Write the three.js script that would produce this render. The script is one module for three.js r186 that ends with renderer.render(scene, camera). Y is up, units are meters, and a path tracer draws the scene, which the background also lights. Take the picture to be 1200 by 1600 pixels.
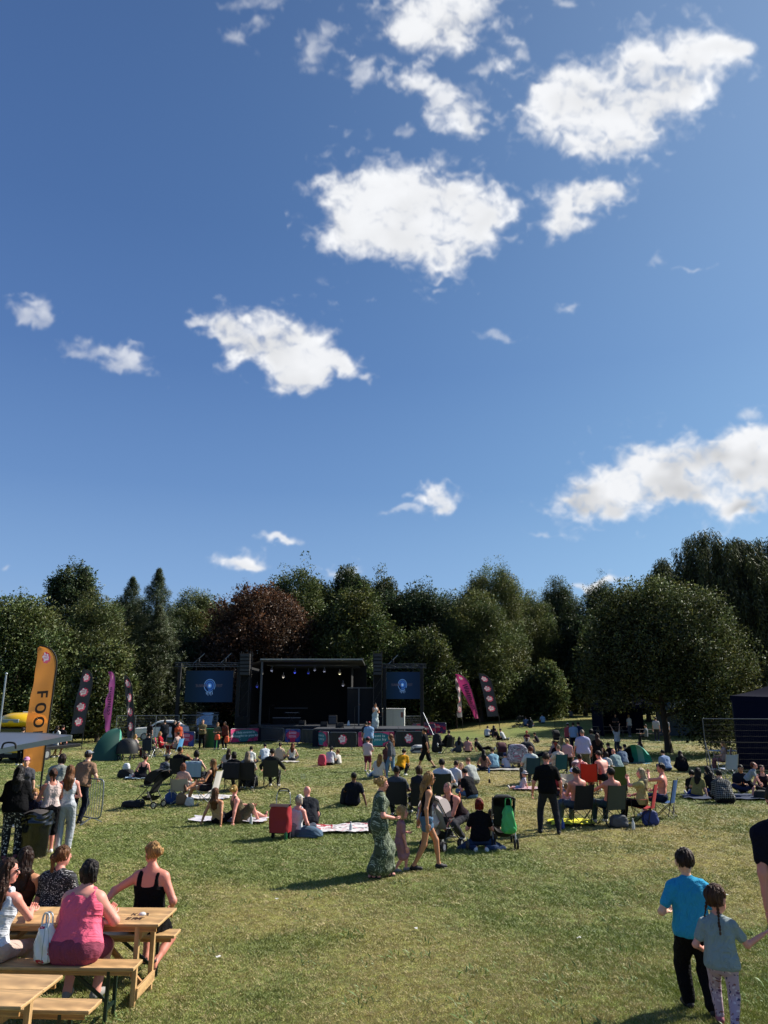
import * as THREE from 'three';
import { mergeGeometries } from 'three/addons/utils/BufferGeometryUtils.js';
import { RectAreaLightUniformsLib } from 'three/addons/lights/RectAreaLightUniformsLib.js';
import { RoundedBoxGeometry } from 'three/addons/geometries/RoundedBoxGeometry.js';

// ------------------------------------------------------------------ camera, sky, sun, exposure
const scene = new THREE.Scene();
const EYE = 3.0, PITCH = 14.5 * Math.PI / 180, FOCAL = 1150;          // eye height in metres, tilt up, focal length for a 1600 px tall frame
const camera = new THREE.PerspectiveCamera(2 * Math.atan(800 / FOCAL) * 180 / Math.PI, 0.75, 0.1, 900);
camera.position.set(0, EYE, 0);
camera.rotation.set(PITCH, 0, 0);
scene.add(camera);
const renderer = new THREE.WebGLRenderer();
renderer.toneMapping = THREE.LinearToneMapping;
const EXPOSURE = 1.62;
renderer.toneMappingExposure = EXPOSURE;
renderer.shadowMap.enabled = true;
RectAreaLightUniformsLib.init();
const SUN = new THREE.Vector3(0.70, 0.655, -0.34).normalize();
const sun = new THREE.DirectionalLight(new THREE.Color(1, 0.945, 0.85), 4.8);
sun.position.copy(SUN).multiplyScalar(150).add(new THREE.Vector3(0, 0, -40));
sun.target.position.set(0, 0, -40);
sun.castShadow = true; sun.shadow.radius = 1;
Object.assign(sun.shadow.camera, { left: -90, right: 90, top: 90, bottom: -90, near: 1, far: 400 });
sun.shadow.mapSize.set(4096, 4096);
scene.add(sun, sun.target);

// seeded random numbers and value noise
function rng(seed) { let s = seed >>> 0; return () => { s = (s + 0x6D2B79F5) >>> 0; let t = s; t = Math.imul(t ^ (t >>> 15), t | 1); t ^= t + Math.imul(t ^ (t >>> 7), t | 61); return ((t ^ (t >>> 14)) >>> 0) / 4294967296; }; }
const hashTab = (() => { const r = rng(77), a = new Float32Array(65536); for (let i = 0; i < 65536; i++) a[i] = r(); return a; })();
const h2 = (x, y) => hashTab[(Math.imul(x, 374761) + Math.imul(y, 668265) ^ (x << 7)) & 65535];
const h3 = (x, y, z) => hashTab[(Math.imul(x, 374761) + Math.imul(y, 668265) + Math.imul(z, 912271) ^ (z << 5)) & 65535];
const fade = (t) => t * t * (3 - 2 * t), lerp = (a, b, t) => a + (b - a) * t, clamp = (x, a = 0, b = 1) => x < a ? a : x > b ? b : x;
const sstep = (a, b, x) => { const t = clamp((x - a) / (b - a)); return t * t * (3 - 2 * t); };
function vn2(x, y) { const i = Math.floor(x), j = Math.floor(y), u = fade(x - i), v = fade(y - j); return lerp(lerp(h2(i, j), h2(i + 1, j), u), lerp(h2(i, j + 1), h2(i + 1, j + 1), u), v); }
function vn3(x, y, z) { const i = Math.floor(x), j = Math.floor(y), k = Math.floor(z), u = fade(x - i), v = fade(y - j), w = fade(z - k);
  return lerp(lerp(lerp(h3(i, j, k), h3(i + 1, j, k), u), lerp(h3(i, j + 1, k), h3(i + 1, j + 1, k), u), v), lerp(lerp(h3(i, j, k + 1), h3(i + 1, j, k + 1), u), lerp(h3(i, j + 1, k + 1), h3(i + 1, j + 1, k + 1), u), v), w); }
function fbm2(x, y, o = 5) { let s = 0, a = 0.5, n = 0; for (let i = 0; i < o; i++) { s += a * vn2(x, y); n += a; a *= 0.5; x = x * 2.03 + 17.3; y = y * 2.03 - 9.1; } return s / n; }

// ---- the sky: clear air and fair weather clouds, on a chart of the sky around the bearing of the stage
// cloud: [chart x, chart y (both in 1/1150 of the chart plane, y up), then puffs [dx, dy, rx, ry, weight]]; opacity, raggedness
const skyClouds = [];
const cloud = (opac, rag, puffs, grey = 0.5) => skyClouds.push({ opac, rag, puffs: puffs.map(([x, y, a, b]) => [x, y, a * 0.94, b * 0.94]), grey: grey * 0.75 });
cloud(1, 1.0, [[610, 325, 95, 75], [560, 350, 60, 55], [690, 315, 96, 70], [750, 345, 56, 40], [640, 380, 75, 42], [700, 385, 50, 48], [545, 300, 48, 30]], 0.35);
cloud(1, 1.15, [[885, 190, 80, 60], [940, 160, 95, 62], [1005, 160, 80, 60], [880, 140, 60, 50], [960, 215, 90, 42], [1060, 125, 55, 60], [1090, 90, 70, 42], [1140, 72, 50, 20], [1010, 100, 70, 45]], 0.4);
cloud(1, 1.1, [[895, 315, 50, 42], [935, 305, 52, 35], [875, 350, 34, 34], [965, 300, 34, 20]], 0.2);
cloud(0.98, 1.2, [[680, 25, 85, 50], [635, 50, 58, 40], [720, 30, 60, 55], [740, 0, 60, 50]], 0.3);
cloud(0.8, 1.5, [[690, 150, 60, 42], [740, 175, 48, 30], [660, 140, 36, 30], [735, 195, 22, 28]], 0.25);
cloud(0.95, 0.95, [[350, 512, 46, 26], [395, 528, 60, 34], [435, 520, 56, 40], [455, 548, 60, 40], [490, 566, 62, 32], [470, 585, 54, 26], [520, 572, 46, 20]], 0.55);
cloud(0.5, 1.0, [[305, 505, 20, 14], [568, 594, 14, 7]], 0.2);
cloud(0.42, 1.2, [[40, 488, 32, 20], [60, 506, 24, 12]], 0.3);
cloud(0.5, 1.2, [[125, 540, 44, 20], [192, 572, 50, 22], [158, 556, 40, 16]], 0.35);
cloud(1, 0.8, [[905, 780, 62, 32], [965, 775, 70, 42], [1010, 735, 95, 45], [1090, 715, 90, 42], [1085, 765, 95, 42], [1165, 735, 90, 55], [1200, 700, 90, 35], [1260, 730, 80, 60], [1150, 790, 50, 24], [1330, 745, 60, 40]], 1.3);
cloud(0.8, 1.1, [[690, 776, 34, 16], [705, 788, 24, 10]], 0.3);
cloud(0.85, 0.7, [[375, 868, 40, 10], [395, 877, 38, 9]], 0.35);
cloud(0.75, 0.7, [[444, 843, 24, 6]], 0.3);
cloud(0.9, 0.7, [[935, 911, 38, 11], [915, 915, 24, 8]], 0.3);
cloud(0.9, 0.8, [[540, 892, 30, 12]], 0.3);
cloud(0.5, 0.8, [[15, 882, 18, 6]], 0.3);
cloud(0.4, 1.9, [[495, 70, 42, 40], [480, 100, 40, 26], [520, 55, 24, 22]], 0);
cloud(0.36, 1.8, [[365, 55, 32, 22], [375, 0, 60, 14], [415, 4, 50, 16], [408, 30, 14, 20]], 0);
cloud(0.36, 1.8, [[565, 110, 22, 26], [560, 140, 14, 20]], 0);
cloud(0.35, 1.7, [[640, 200, 26, 16], [745, 105, 36, 14], [815, 82, 30, 18], [880, 2, 46, 8]], 0);
cloud(0.32, 1.7, [[1020, 410, 20, 11], [1085, 420, 32, 6], [880, 478, 20, 7], [690, 453, 16, 6]], 0);
cloud(0.3, 1.3, [[625, 795, 44, 8], [845, 828, 30, 6], [1170, 655, 28, 12], [790, 525, 26, 10]], 0);
// the same kind of cloud goes on outside the picture
{ const r = rng(5); for (let k = 0; k < 26; k++) { let x = -1900 + 5000 * r(), y = -300 + 1120 * r(); if (x > -450 && x < 1650 && y > -360) x += x < 600 ? -1300 : 1400; const w = 60 + 110 * r(); cloud(0.95, 1, [[x, y, w, w * 0.45], [x + w * 0.7, y + w * 0.15, w * 0.8, w * 0.4], [x - w * 0.6, y + 10, w * 0.7, w * 0.35]], 0.4); } }
{
  const W = 4096, H = 2048, data = new Float32Array(W * H * 4), cp = Math.cos(PITCH), sp = Math.sin(PITCH);
  for (const c of skyClouds) { c.x0 = Math.min(...c.puffs.map((p) => p[0] - p[2] * 2.6)); c.x1 = Math.max(...c.puffs.map((p) => p[0] + p[2] * 2.6)); c.y0 = Math.min(...c.puffs.map((p) => p[1] - p[3] * 2.6)); c.y1 = Math.max(...c.puffs.map((p) => p[1] + p[3] * 2.6)); }
  const stops = [[0, .43, .625, .82], [4, .365, .57, .80], [9, .265, .46, .735], [16, .168, .325, .60], [25, .110, .23, .485], [35, .083, .18, .40], [50, .064, .138, .32], [90, .055, .115, .27]];
  const cols = new Float32Array(W * 2); for (let i = 0; i < W; i++) { const a = ((i + 0.5) / W - 0.5) * 2 * Math.PI; cols[i * 2] = Math.cos(a); cols[i * 2 + 1] = Math.sin(a); }
  for (let j = 0; j < H; j++) {
    const el = ((j + 0.5) / H - 0.5) * Math.PI, y = Math.sin(el), ce = Math.cos(el), deg = Math.max(0, el * 180 / Math.PI);
    let k = 0; while (k < stops.length - 2 && deg > stops[k + 1][0]) k++;
    const t = clamp((deg - stops[k][0]) / (stops[k + 1][0] - stops[k][0])), base = [1, 2, 3].map((c) => lerp(stops[k][c], stops[k + 1][c], t));
    for (let i = 0; i < W; i++) {
      const x = cols[i * 2] * ce, z = cols[i * 2 + 1] * ce, o = (j * W + i) * 4;
      const toSun = Math.max(0, x * SUN.x + y * SUN.y + z * SUN.z), g = 0.86 + 0.85 * toSun * toSun * toSun, wt = 0.16 * Math.pow(toSun, 6);
      let R = base[0] * g + wt, G = base[1] * g + wt, B = base[2] * (0.93 + 0.52 * toSun * toSun * toSun) + wt;
      const zz = -(z * cp) + y * sp;                       // along the chart's bearing
      if (j > H / 2 && zz > 0.25) {
        const u = 600 + FOCAL * x / zz, v = 800 - FOCAL * (y * cp + z * sp) / zz;
        let wu, wv, first = true, f1, f2, f3;
        for (const c of skyClouds) {
          if (u < c.x0 || u > c.x1 || v < c.y0 || v > c.y1) continue;
          if (first) { first = false; f3 = fbm2(u / 70 + 11, v / 50 + 31, 3); const tu = u + 26 * (fbm2(u / 26 + 3, v / 26 + 8, 4) - 0.5), tv = v + 26 * (fbm2(u / 26 + 13, v / 26 - 8, 4) - 0.5); f1 = clamp((0.60 * fbm2(tu / 50, tv / 38, 7) + 0.40 * fbm2(tu / 14 + 40, tv / 10 + 9, 5) - 0.27) / 0.46, -0.1, 1.15); f2 = 0; wu = u + (fbm2(u / 40 + 5, v / 40, 5) - 0.5) * 90; wv = v + (fbm2(u / 40 - 7, v / 40 + 3, 5) - 0.5) * 70; }
          let keep = 1, low = 0, wsum = 0;
          for (const p of c.puffs) { const du = (lerp(u, wu, 0.55) - p[0]) / p[2], dv = (lerp(v, wv, 0.55) - p[1]) / p[3], r2 = du * du + dv * dv; if (r2 < 5) { const q = Math.exp(-1.25 * r2); keep *= 1 - q; low += q * dv; wsum += q; } }
          const d = (1 - keep - 0.01) / 0.99; if (d <= 0) continue;
          const body = d * lerp(1.30, 0.98, (c.rag - 0.7) / 1.2) - f1;                                             // billows eat into the rim, the core stays solid
          let a = sstep(-0.30, 0.72, body); a = lerp(0.6 * a + 0.4 * a * a, a * (1.15 - 0.75 * f1), clamp((0.98 - c.opac) * 2)) * Math.min(1, c.opac + 0.12);
          if (a <= 0.002) continue;
          const thick = sstep(0.55, 1.0, d), shade = 1 - c.grey * 0.42 * thick * clamp(0.35 + (wsum ? low / wsum : 0) * 0.9 + (f3 - 0.5) * 2.6);
          const w = (0.88 + 0.14 * (0.5 - f1) * (1 - thick * 0.75) + 0.05 * toSun) * shade;
          R = lerp(R, w * 0.985, a); G = lerp(G, w * 1.0, a); B = lerp(B, w * 1.03, a);
        }
      }
      data[o] = R / EXPOSURE; data[o + 1] = G / EXPOSURE; data[o + 2] = B / EXPOSURE; data[o + 3] = 1;
    }
  }
  const tex = new THREE.DataTexture(data, W, H, THREE.RGBAFormat, THREE.FloatType);
  tex.mapping = THREE.EquirectangularReflectionMapping; tex.magFilter = THREE.LinearFilter; tex.needsUpdate = true;
  scene.background = tex; scene.environment = tex;
}

// ------------------------------------------------------------------ helpers
const V = (x, y, z) => new THREE.Vector3(x, y, z);
const taken = new Map();
const numbered = (name) => { const n = taken.get(name) ?? 0; taken.set(name, n + 1); return n ? name + '_' + String(n).padStart(3, '0') : name; };
function tag(o, label, category, group, kind) { if (label) o.userData.label = label; if (category) o.userData.category = category; if (group) o.userData.group = group; if (kind) o.userData.kind = kind; return o; }
const shadowed = (m) => { m.castShadow = m.receiveShadow = true; return m; };
function thing(name, label, category, pos = [0, 0, 0], yaw = 0, group) { const o = new THREE.Group(); o.name = numbered(name); o.position.set(...pos); o.rotation.y = -yaw * Math.PI / 180; scene.add(o); return tag(o, label, category, group); }
function part(name, geo, mat, parent) { const m = shadowed(new THREE.Mesh(geo, mat)); m.name = name; parent.add(m); return m; }
const soloMesh = (name, geo, mat, label, category, group) => { const m = shadowed(new THREE.Mesh(geo, mat)); m.name = numbered(name); scene.add(m); return tag(m, label, category, group); };
const setting = (name, geo, mat) => { const m = shadowed(new THREE.Mesh(geo, mat)); m.name = name; m.userData.kind = 'structure'; scene.add(m); return m; };
const lin = (r, g, b) => new THREE.Color().setRGB(r, g, b);
const matCache = new Map();
function mat(color, rough = 0.85, extra = {}) { const key = color + '|' + rough + '|' + Object.entries(extra).map(([k, v]) => k + ':' + (v?.uuid ?? v)).join(); if (!matCache.has(key)) matCache.set(key, new THREE.MeshStandardMaterial({ color: new THREE.Color(color), roughness: rough, side: THREE.DoubleSide, ...extra })); return matCache.get(key); }
function phys(color, rough, extra) { return new THREE.MeshPhysicalMaterial({ color: new THREE.Color(color), roughness: rough, side: THREE.DoubleSide, ...extra }); }
const merge = (list) => mergeGeometries(list.map((g) => { const q = g.index ? g.toNonIndexed() : g; for (const k of Object.keys(q.attributes)) if (!['position', 'normal', 'uv'].includes(k)) q.deleteAttribute(k); return q; }), false);
const box = (w, h, d, x = 0, y = 0, z = 0, rx = 0, ry = 0, rz = 0) => { const g = new THREE.BoxGeometry(w, h, d); if (rz) g.rotateZ(rz); if (rx) g.rotateX(rx); if (ry) g.rotateY(ry); return g.translate(x, y, z); };
const rbox = (w, h, d, x = 0, y = 0, z = 0, r = 0.01) => new RoundedBoxGeometry(w, h, d, 2, Math.min(r, w / 2.1, h / 2.1, d / 2.1)).translate(x, y, z);
function rod(a, b, r, r2 = r, seg = 8) { const A = V(...a), B = V(...b), d = B.clone().sub(A), g = new THREE.CylinderGeometry(r2, r, d.length(), seg); g.translate(0, d.length() / 2, 0); g.applyQuaternion(new THREE.Quaternion().setFromUnitVectors(V(0, 1, 0), d.normalize())); return g.translate(A.x, A.y, A.z); }
function beam(a, b, w, h) { const A = V(...a), B = V(...b), d = B.clone().sub(A), L = d.length(), g = new THREE.BoxGeometry(w, h, L); const m = new THREE.Matrix4().lookAt(B, A, Math.abs(d.y) > 0.9 * L ? V(0, 0, 1) : V(0, 1, 0)); g.applyMatrix4(m); return g.translate((A.x + B.x) / 2, (A.y + B.y) / 2, (A.z + B.z) / 2); }
const tube = (pts, r, seg = 20, rad = 6, closed = false) => new THREE.TubeGeometry(new THREE.CatmullRomCurve3(pts.map((p) => V(...p)), closed), seg, r, rad, closed);
// a grid of points -> surface; f(u, v) returns [x, y, z]
function sheet(nu, nv, f, flip) { const p = [], uv = [], ix = []; for (let j = 0; j <= nv; j++) for (let i = 0; i <= nu; i++) { p.push(...f(i / nu, j / nv)); uv.push(i / nu, j / nv); }
  for (let j = 0; j < nv; j++) for (let i = 0; i < nu; i++) { const a = j * (nu + 1) + i, b = a + 1, c = a + nu + 1, d = c + 1; flip ? ix.push(a, c, b, b, c, d) : ix.push(a, b, c, b, d, c); }
  const g = new THREE.BufferGeometry(); g.setAttribute('position', new THREE.Float32BufferAttribute(p, 3)); g.setAttribute('uv', new THREE.Float32BufferAttribute(uv, 2)); g.setIndex(ix); g.computeVertexNormals(); return g; }
function canvasTex(w, h, draw) { const c = document.createElement('canvas'); c.width = w; c.height = h; draw(c.getContext('2d'), w, h); const t = new THREE.CanvasTexture(c); t.colorSpace = THREE.SRGBColorSpace; t.magFilter = THREE.LinearFilter; t.wrapS = t.wrapT = THREE.RepeatWrapping; return t; }
function dataTex(w, h, f, srgb = true) { const d = new Uint8Array(w * h * 4); for (let j = 0; j < h; j++) for (let i = 0; i < w; i++) { const c = f(i / w, j / h, i, j), o = (j * w + i) * 4; d[o] = clamp(c[0]) * 255; d[o + 1] = clamp(c[1]) * 255; d[o + 2] = clamp(c[2]) * 255; d[o + 3] = 255; }
  const t = new THREE.DataTexture(d, w, h); t.magFilter = THREE.LinearFilter; t.wrapS = t.wrapT = THREE.RepeatWrapping; if (srgb) t.colorSpace = THREE.SRGBColorSpace; t.needsUpdate = true; return t; }
// periodic noise for tiles
function pn(u, v, n, s = 0) { const x = u * n, y = v * n, i = Math.floor(x), j = Math.floor(y), a = fade(x - i), b = fade(y - j), m = (k) => ((k % n) + n) % n; return lerp(lerp(h2(m(i) + s, m(j)), h2(m(i + 1) + s, m(j)), a), lerp(h2(m(i) + s, m(j + 1)), h2(m(i + 1) + s, m(j + 1)), a), b); }

// ------------------------------------------------------------------ the lie of the land
// a gentle knoll under the viewer, higher on the right, and a slow rise far off on the right
function gh(x, z) { const d = Math.hypot(x * 0.55, z); return sstep(12.5, 5, d) * (0.22 + 0.38 * sstep(-2.5, 3, x)) + 1.45 * sstep(50, 96, -z) * sstep(0, 16, x) + 0.05 * (vn2(x / 7 + 3, z / 7) - 0.5) * sstep(8, 20, -z); }
// the point of the ground seen at a place in the photograph (1200 x 1600), h metres above it
function spot(px, py, h = 0) {
  const dx = (px - 600) / FOCAL, dy = -(py - 800) / FOCAL, cp = Math.cos(PITCH), sp = Math.sin(PITCH), d = V(dx, dy * cp + sp, dy * sp - cp);
  let t = 1; for (let k = 0; k < 4000; k++) { const x = d.x * t, y = EYE + d.y * t, z = d.z * t; if (y - h <= gh(x, z)) break; t += 0.004 * Math.max(4, t); }
  for (let k = 0; k < 8; k++) { const x = d.x * t, y = EYE + d.y * t, z = d.z * t; t += (y - h - gh(x, z)) / Math.max(0.02, -d.y) * 0.9; }
  return [d.x * t, gh(d.x * t, d.z * t), d.z * t];
}
// the point at a given distance along -z seen at a place in the photograph
function ahead(px, py, D) { const dx = (px - 600) / FOCAL, dy = -(py - 800) / FOCAL, cp = Math.cos(PITCH), sp = Math.sin(PITCH), k = D / (cp - dy * sp); return [dx * k, EYE + (dy * cp + sp) * k, -D]; }
// ------------------------------------------------------------------ ground and grass
{
  const xs = [], zs = [];
  for (let x = -420; x <= 420;) { xs.push(x); const a = Math.abs(x); x += a < 24 ? 1 : a < 60 ? 3 : a < 160 ? 12 : 40; }
  for (let z = 60; z >= -640;) { zs.push(z); const a = Math.abs(z); z -= a < 24 ? 0.6 : a < 60 ? 1.5 : a < 130 ? 4 : 40; }
  const p = [], uv = [], col = [], ix = [];
  for (const z of zs) for (const x of xs) {
    p.push(x, gh(x, z), z); uv.push(x / 5.3, z / 5.3);
    // dry, straw coloured patches in the turf on the right and in the foreground; green where it is moist
    const n = fbm2(x / 3.1 + 20, z / 4.2, 5), n2 = fbm2(x / 9 - 4, z / 13 + 8, 4);
    let dry = clamp((n - 0.47) * 2.6 + (n2 - 0.5) * 1.6 + 0.30 * sstep(-4, 6, x) - 0.12 + 0.2 * sstep(16, 7, -z) * sstep(-2, 3, x) + 0.5 * sstep(14, 22, x) * sstep(22, 34, -z) * sstep(56, 44, -z));
    col.push(lerp(0.80, 1.42, dry), lerp(0.96, 1.10, dry), lerp(0.72, 1.0, dry));
  }
  const nx = xs.length; for (let j = 0; j < zs.length - 1; j++) for (let i = 0; i < nx - 1; i++) { const a = j * nx + i; ix.push(a, a + 1, a + nx, a + 1, a + nx + 1, a + nx); }
  const g = new THREE.BufferGeometry(); g.setAttribute('position', new THREE.Float32BufferAttribute(p, 3)); g.setAttribute('uv', new THREE.Float32BufferAttribute(uv, 2)); g.setAttribute('color', new THREE.Float32BufferAttribute(col, 3)); g.setIndex(ix); g.computeVertexNormals();
  const n = 1024, r = rng(3), lum = new Float32Array(n * n).fill(0.5), straw = new Float32Array(n * n);
  for (let k = 0; k < 90000; k++) { let x = r() * n, y = r() * n; const a = r() * 6.283, L = 4 + r() * 9, v = r(), s = r() < 0.16 ? 1 : 0; for (let q = 0; q < L; q++) { const i = ((x | 0) & 1023) + ((y | 0) & 1023) * n; lum[i] = v; straw[i] = s * v; x += Math.cos(a); y += Math.sin(a); } }
  const grassMap = dataTex(n, n, (u, v, i, j) => { const l = lum[i + j * n], s = straw[i + j * n], b = pn(u, v, 24, 5) * 0.5 + pn(u, v, 60, 9) * 0.5, k = (0.72 + 0.5 * l) * (0.85 + 0.3 * b); return [lerp(0.435, 0.61, s) * k, lerp(0.45, 0.555, s) * k, lerp(0.205, 0.34, s) * k]; });
  const bump = dataTex(n, n, (u, v, i, j) => { const l = lum[i + j * n]; return [l, l, l]; }, false);
  setting('ground', g, new THREE.MeshStandardMaterial({ map: grassMap, bumpMap: bump, bumpScale: 0.02, roughness: 0.95, vertexColors: true }));

  // tufts of mown grass standing on the near field: far too many to count
  const blade = (a, L, w, lean, x, z, P, I) => { const c = Math.cos(a), s = Math.sin(a), o = P.length / 3; P.push(x - s * w, 0, z + c * w, x + s * w, 0, z - c * w, x + c * lean * 0.4 - s * w * 0.7, L * 0.6, z + s * lean * 0.4 + c * w * 0.7, x + c * lean, L, z + s * lean); I.push(o, o + 1, o + 2, o + 1, o + 3, o + 2); };
  const tuft = (seed, n_, spread, H, w) => { const q = rng(seed), P = [], I = []; for (let k = 0; k < n_; k++) blade(q() * 6.283, H * (0.5 + 0.7 * q()), w * (0.7 + 0.6 * q()), H * (0.2 + 1.0 * q()), (q() - 0.5) * spread, (q() - 0.5) * spread, P, I); const t = new THREE.BufferGeometry(); t.setAttribute('position', new THREE.Float32BufferAttribute(P, 3)); t.setIndex(I); t.computeVertexNormals(); return t; };
  const gmat = new THREE.MeshPhysicalMaterial({ roughness: 0.75, transmission: 0.25, thickness: 0, side: THREE.DoubleSide, color: 0xffffff });
  const m4 = new THREE.Matrix4(), q4 = new THREE.Quaternion(), sc = new THREE.Vector3(), po = new THREE.Vector3(), c = new THREE.Color();
  // tufts stand thinner and broader the farther off they are
  const strew = (name, geo, count, d0, d1, seed, label) => {
    const q = rng(seed), im = new THREE.InstancedMesh(geo, gmat, count); im.name = name; tag(im, label, 'grass', null, 'stuff'); shadowed(im);
    for (let k = 0; k < count; k++) {
      const d = d0 * Math.pow(d1 / d0, q()), x = (q() - 0.5) * (1.22 * d + 1.2), z = -d, far = d / 8;
      const dn = fbm2(x / 1.1 + 20, z / 1.3, 4), dry = clamp((fbm2(x / 3.1 + 20, z / 4.2, 5) - 0.47) * 2.6 + (dn - 0.5) * 2.2 + 0.34 * sstep(-4, 6, x) - 0.10 + 0.22 * sstep(18, 8, d) * sstep(-2.5, 2, x));
      const straw = q() < 0.06 + 0.42 * dry, v = 0.75 + 0.5 * q(), s = (0.6 + 0.8 * q()) * lerp(1.1, 0.8, dry);
      straw ? c.setRGB(0.47 * v, 0.375 * v, 0.175 * v) : c.setRGB(lerp(0.182, 0.375, dry) * v, lerp(0.222, 0.312, dry) * v, lerp(0.036, 0.088, dry) * v);
      po.set(x, gh(x, z) - 0.003, z); q4.setFromAxisAngle(V(0, 1, 0), q() * 6.283); sc.set(s * far, s * (0.7 + 0.6 * q()) * Math.pow(far, 0.25), s * far);
      im.setMatrixAt(k, m4.compose(po, q4, sc)); im.setColorAt(k, c);
    }
    scene.add(im);
  };
  strew('lawn_grass', tuft(1, 12, 0.11, 0.026, 0.0018), 170000, 4.6, 64, 11, 'short mown grass with straw bits all over the field');
  const clover = tuft(6, 16, 0.16, 0.05, 0.004); { const q = rng(8), n = 420, im = new THREE.InstancedMesh(clover, gmat, n); im.name = 'weed_tufts'; tag(im, 'scattered greener weed tufts in the turf', 'weeds', null, 'stuff'); shadowed(im); for (let k = 0; k < n; k++) { const d = 4.8 * Math.pow(30 / 4.8, q()), x = (q() - 0.5) * (1.22 * d + 1), z = -d, s = 0.5 + 1.1 * q(), v = 0.7 + 0.5 * q(); q4.setFromAxisAngle(V(0, 1, 0), q() * 6.283); im.setMatrixAt(k, m4.compose(po.set(x, gh(x, z), z), q4, sc.set(s * 1.3, s * 0.8, s * 1.3))); im.setColorAt(k, c.setRGB(0.12 * v, 0.20 * v, 0.035 * v)); } scene.add(im); }
}

// ------------------------------------------------------------------ trees
const leafMat = (rough = 0.55, tr = 0.42) => new THREE.MeshPhysicalMaterial({ color: 0xffffff, roughness: rough, transmission: tr, thickness: 0, side: THREE.DoubleSide, specularIntensity: 0.3 });
const M_LEAF = leafMat(0.66), M_BARK = mat('#3a3128', 0.95);
// a sprig: n leaves of length L round a point, within a radius R
function sprig(seed, n, R, L, W, droop = 0, flat = 0.8) {
  const q = rng(seed), P = [], I = [];
  for (let k = 0; k < n; k++) {
    const d = V(q() - 0.5, (q() - 0.5) * flat, q() - 0.5).normalize(), c = d.clone().multiplyScalar(R * Math.cbrt(q())), dir = V(d.x + (q() - 0.5) * 0.9, d.y - droop + (q() - 0.5) * 0.9, d.z + (q() - 0.5) * 0.9).normalize();
    const side = V(q() - 0.5, q() - 0.5, q() - 0.5).cross(dir).normalize().multiplyScalar(W * (0.7 + 0.6 * q())), l = L * (0.7 + 0.6 * q()), o = P.length / 3, up = dir.clone().cross(side).normalize().multiplyScalar(l * 0.12);
    P.push(c.x, c.y, c.z, c.x + dir.x * l * 0.45 + side.x + up.x, c.y + dir.y * l * 0.45 + side.y + up.y, c.z + dir.z * l * 0.45 + side.z + up.z, c.x + dir.x * l, c.y + dir.y * l, c.z + dir.z * l, c.x + dir.x * l * 0.45 - side.x + up.x, c.y + dir.y * l * 0.45 - side.y + up.y, c.z + dir.z * l * 0.45 - side.z + up.z);
    I.push(o, o + 1, o + 2, o, o + 2, o + 3);
  }
  const g = new THREE.BufferGeometry(); g.setAttribute('position', new THREE.Float32BufferAttribute(P, 3)); g.setIndex(I); g.computeVertexNormals(); const nn = g.attributes.normal, pp = g.attributes.position; for (let i = 0; i < nn.count; i++) { const a = V(nn.getX(i), nn.getY(i), nn.getZ(i)), b = V(pp.getX(i), pp.getY(i), pp.getZ(i)).normalize(); if (a.dot(b) < 0) a.negate(); a.lerp(b, 0.45).normalize(); nn.setXYZ(i, a.x, a.y, a.z); } return g;
}
const SPRIGS = { broad: [sprig(1, 34, 0.55, 0.21, 0.066), sprig(2, 34, 0.52, 0.19, 0.062)], fine: [sprig(3, 40, 0.52, 0.19, 0.036), sprig(4, 40, 0.5, 0.17, 0.036)], needle: [sprig(5, 34, 0.5, 0.32, 0.022, 0.35, 0.5)], willow: [sprig(6, 24, 0.34, 0.36, 0.03, 1.6, 1.6)], near: [sprig(7, 34, 0.44, 0.15, 0.046), sprig(8, 34, 0.44, 0.14, 0.043)] };
// limbs: trunk with tapered boughs reaching into the crown
function limbs(H, r, seed, boughs, lift = 0.3) {
  const q = rng(seed), L = [], bend = (q() - 0.5) * 0.06 * H; const pts = [[0, -0.15, 0], [bend * 0.4, H * 0.25, bend * 0.3], [bend, H * 0.55, 0], [bend * 1.2, H * 0.88, bend * 0.4]];
  const curve = new THREE.CatmullRomCurve3(pts.map((p) => V(...p))), tp = (c, n, r0, r1) => { const g = new THREE.TubeGeometry(c, n, 1, 7), a = g.attributes.position; for (let i = 0; i <= n; i++) { const c0 = c.getPointAt(i / n), rr = lerp(r0, r1, i / n) * (i === 0 ? 1.35 : 1); for (let j = 0; j <= 7; j++) { const k = i * 8 + j; a.setXYZ(k, c0.x + (a.getX(k) - c0.x) * rr, c0.y + (a.getY(k) - c0.y) * rr, c0.z + (a.getZ(k) - c0.z) * rr); } } g.computeVertexNormals(); return g; };
  L.push(tp(curve, 10, r, r * 0.18));
  for (let k = 0; k < boughs; k++) { const t = lift + (0.85 - lift) * (k / boughs), p = curve.getPointAt(t), a = k * 2.4 + q(), len = H * (0.16 + 0.22 * (1 - t)) * (0.8 + 0.5 * q()); const b = V(Math.cos(a) * len, len * (0.35 + 0.5 * q()), Math.sin(a) * len); L.push(tp(new THREE.CatmullRomCurve3([p, p.clone().addScaledVector(b, 0.5).add(V(0, -len * 0.06, 0)), p.clone().add(b)]), 5, r * (0.5 - 0.3 * t), r * 0.06)); }
  return merge(L);
}
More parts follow.
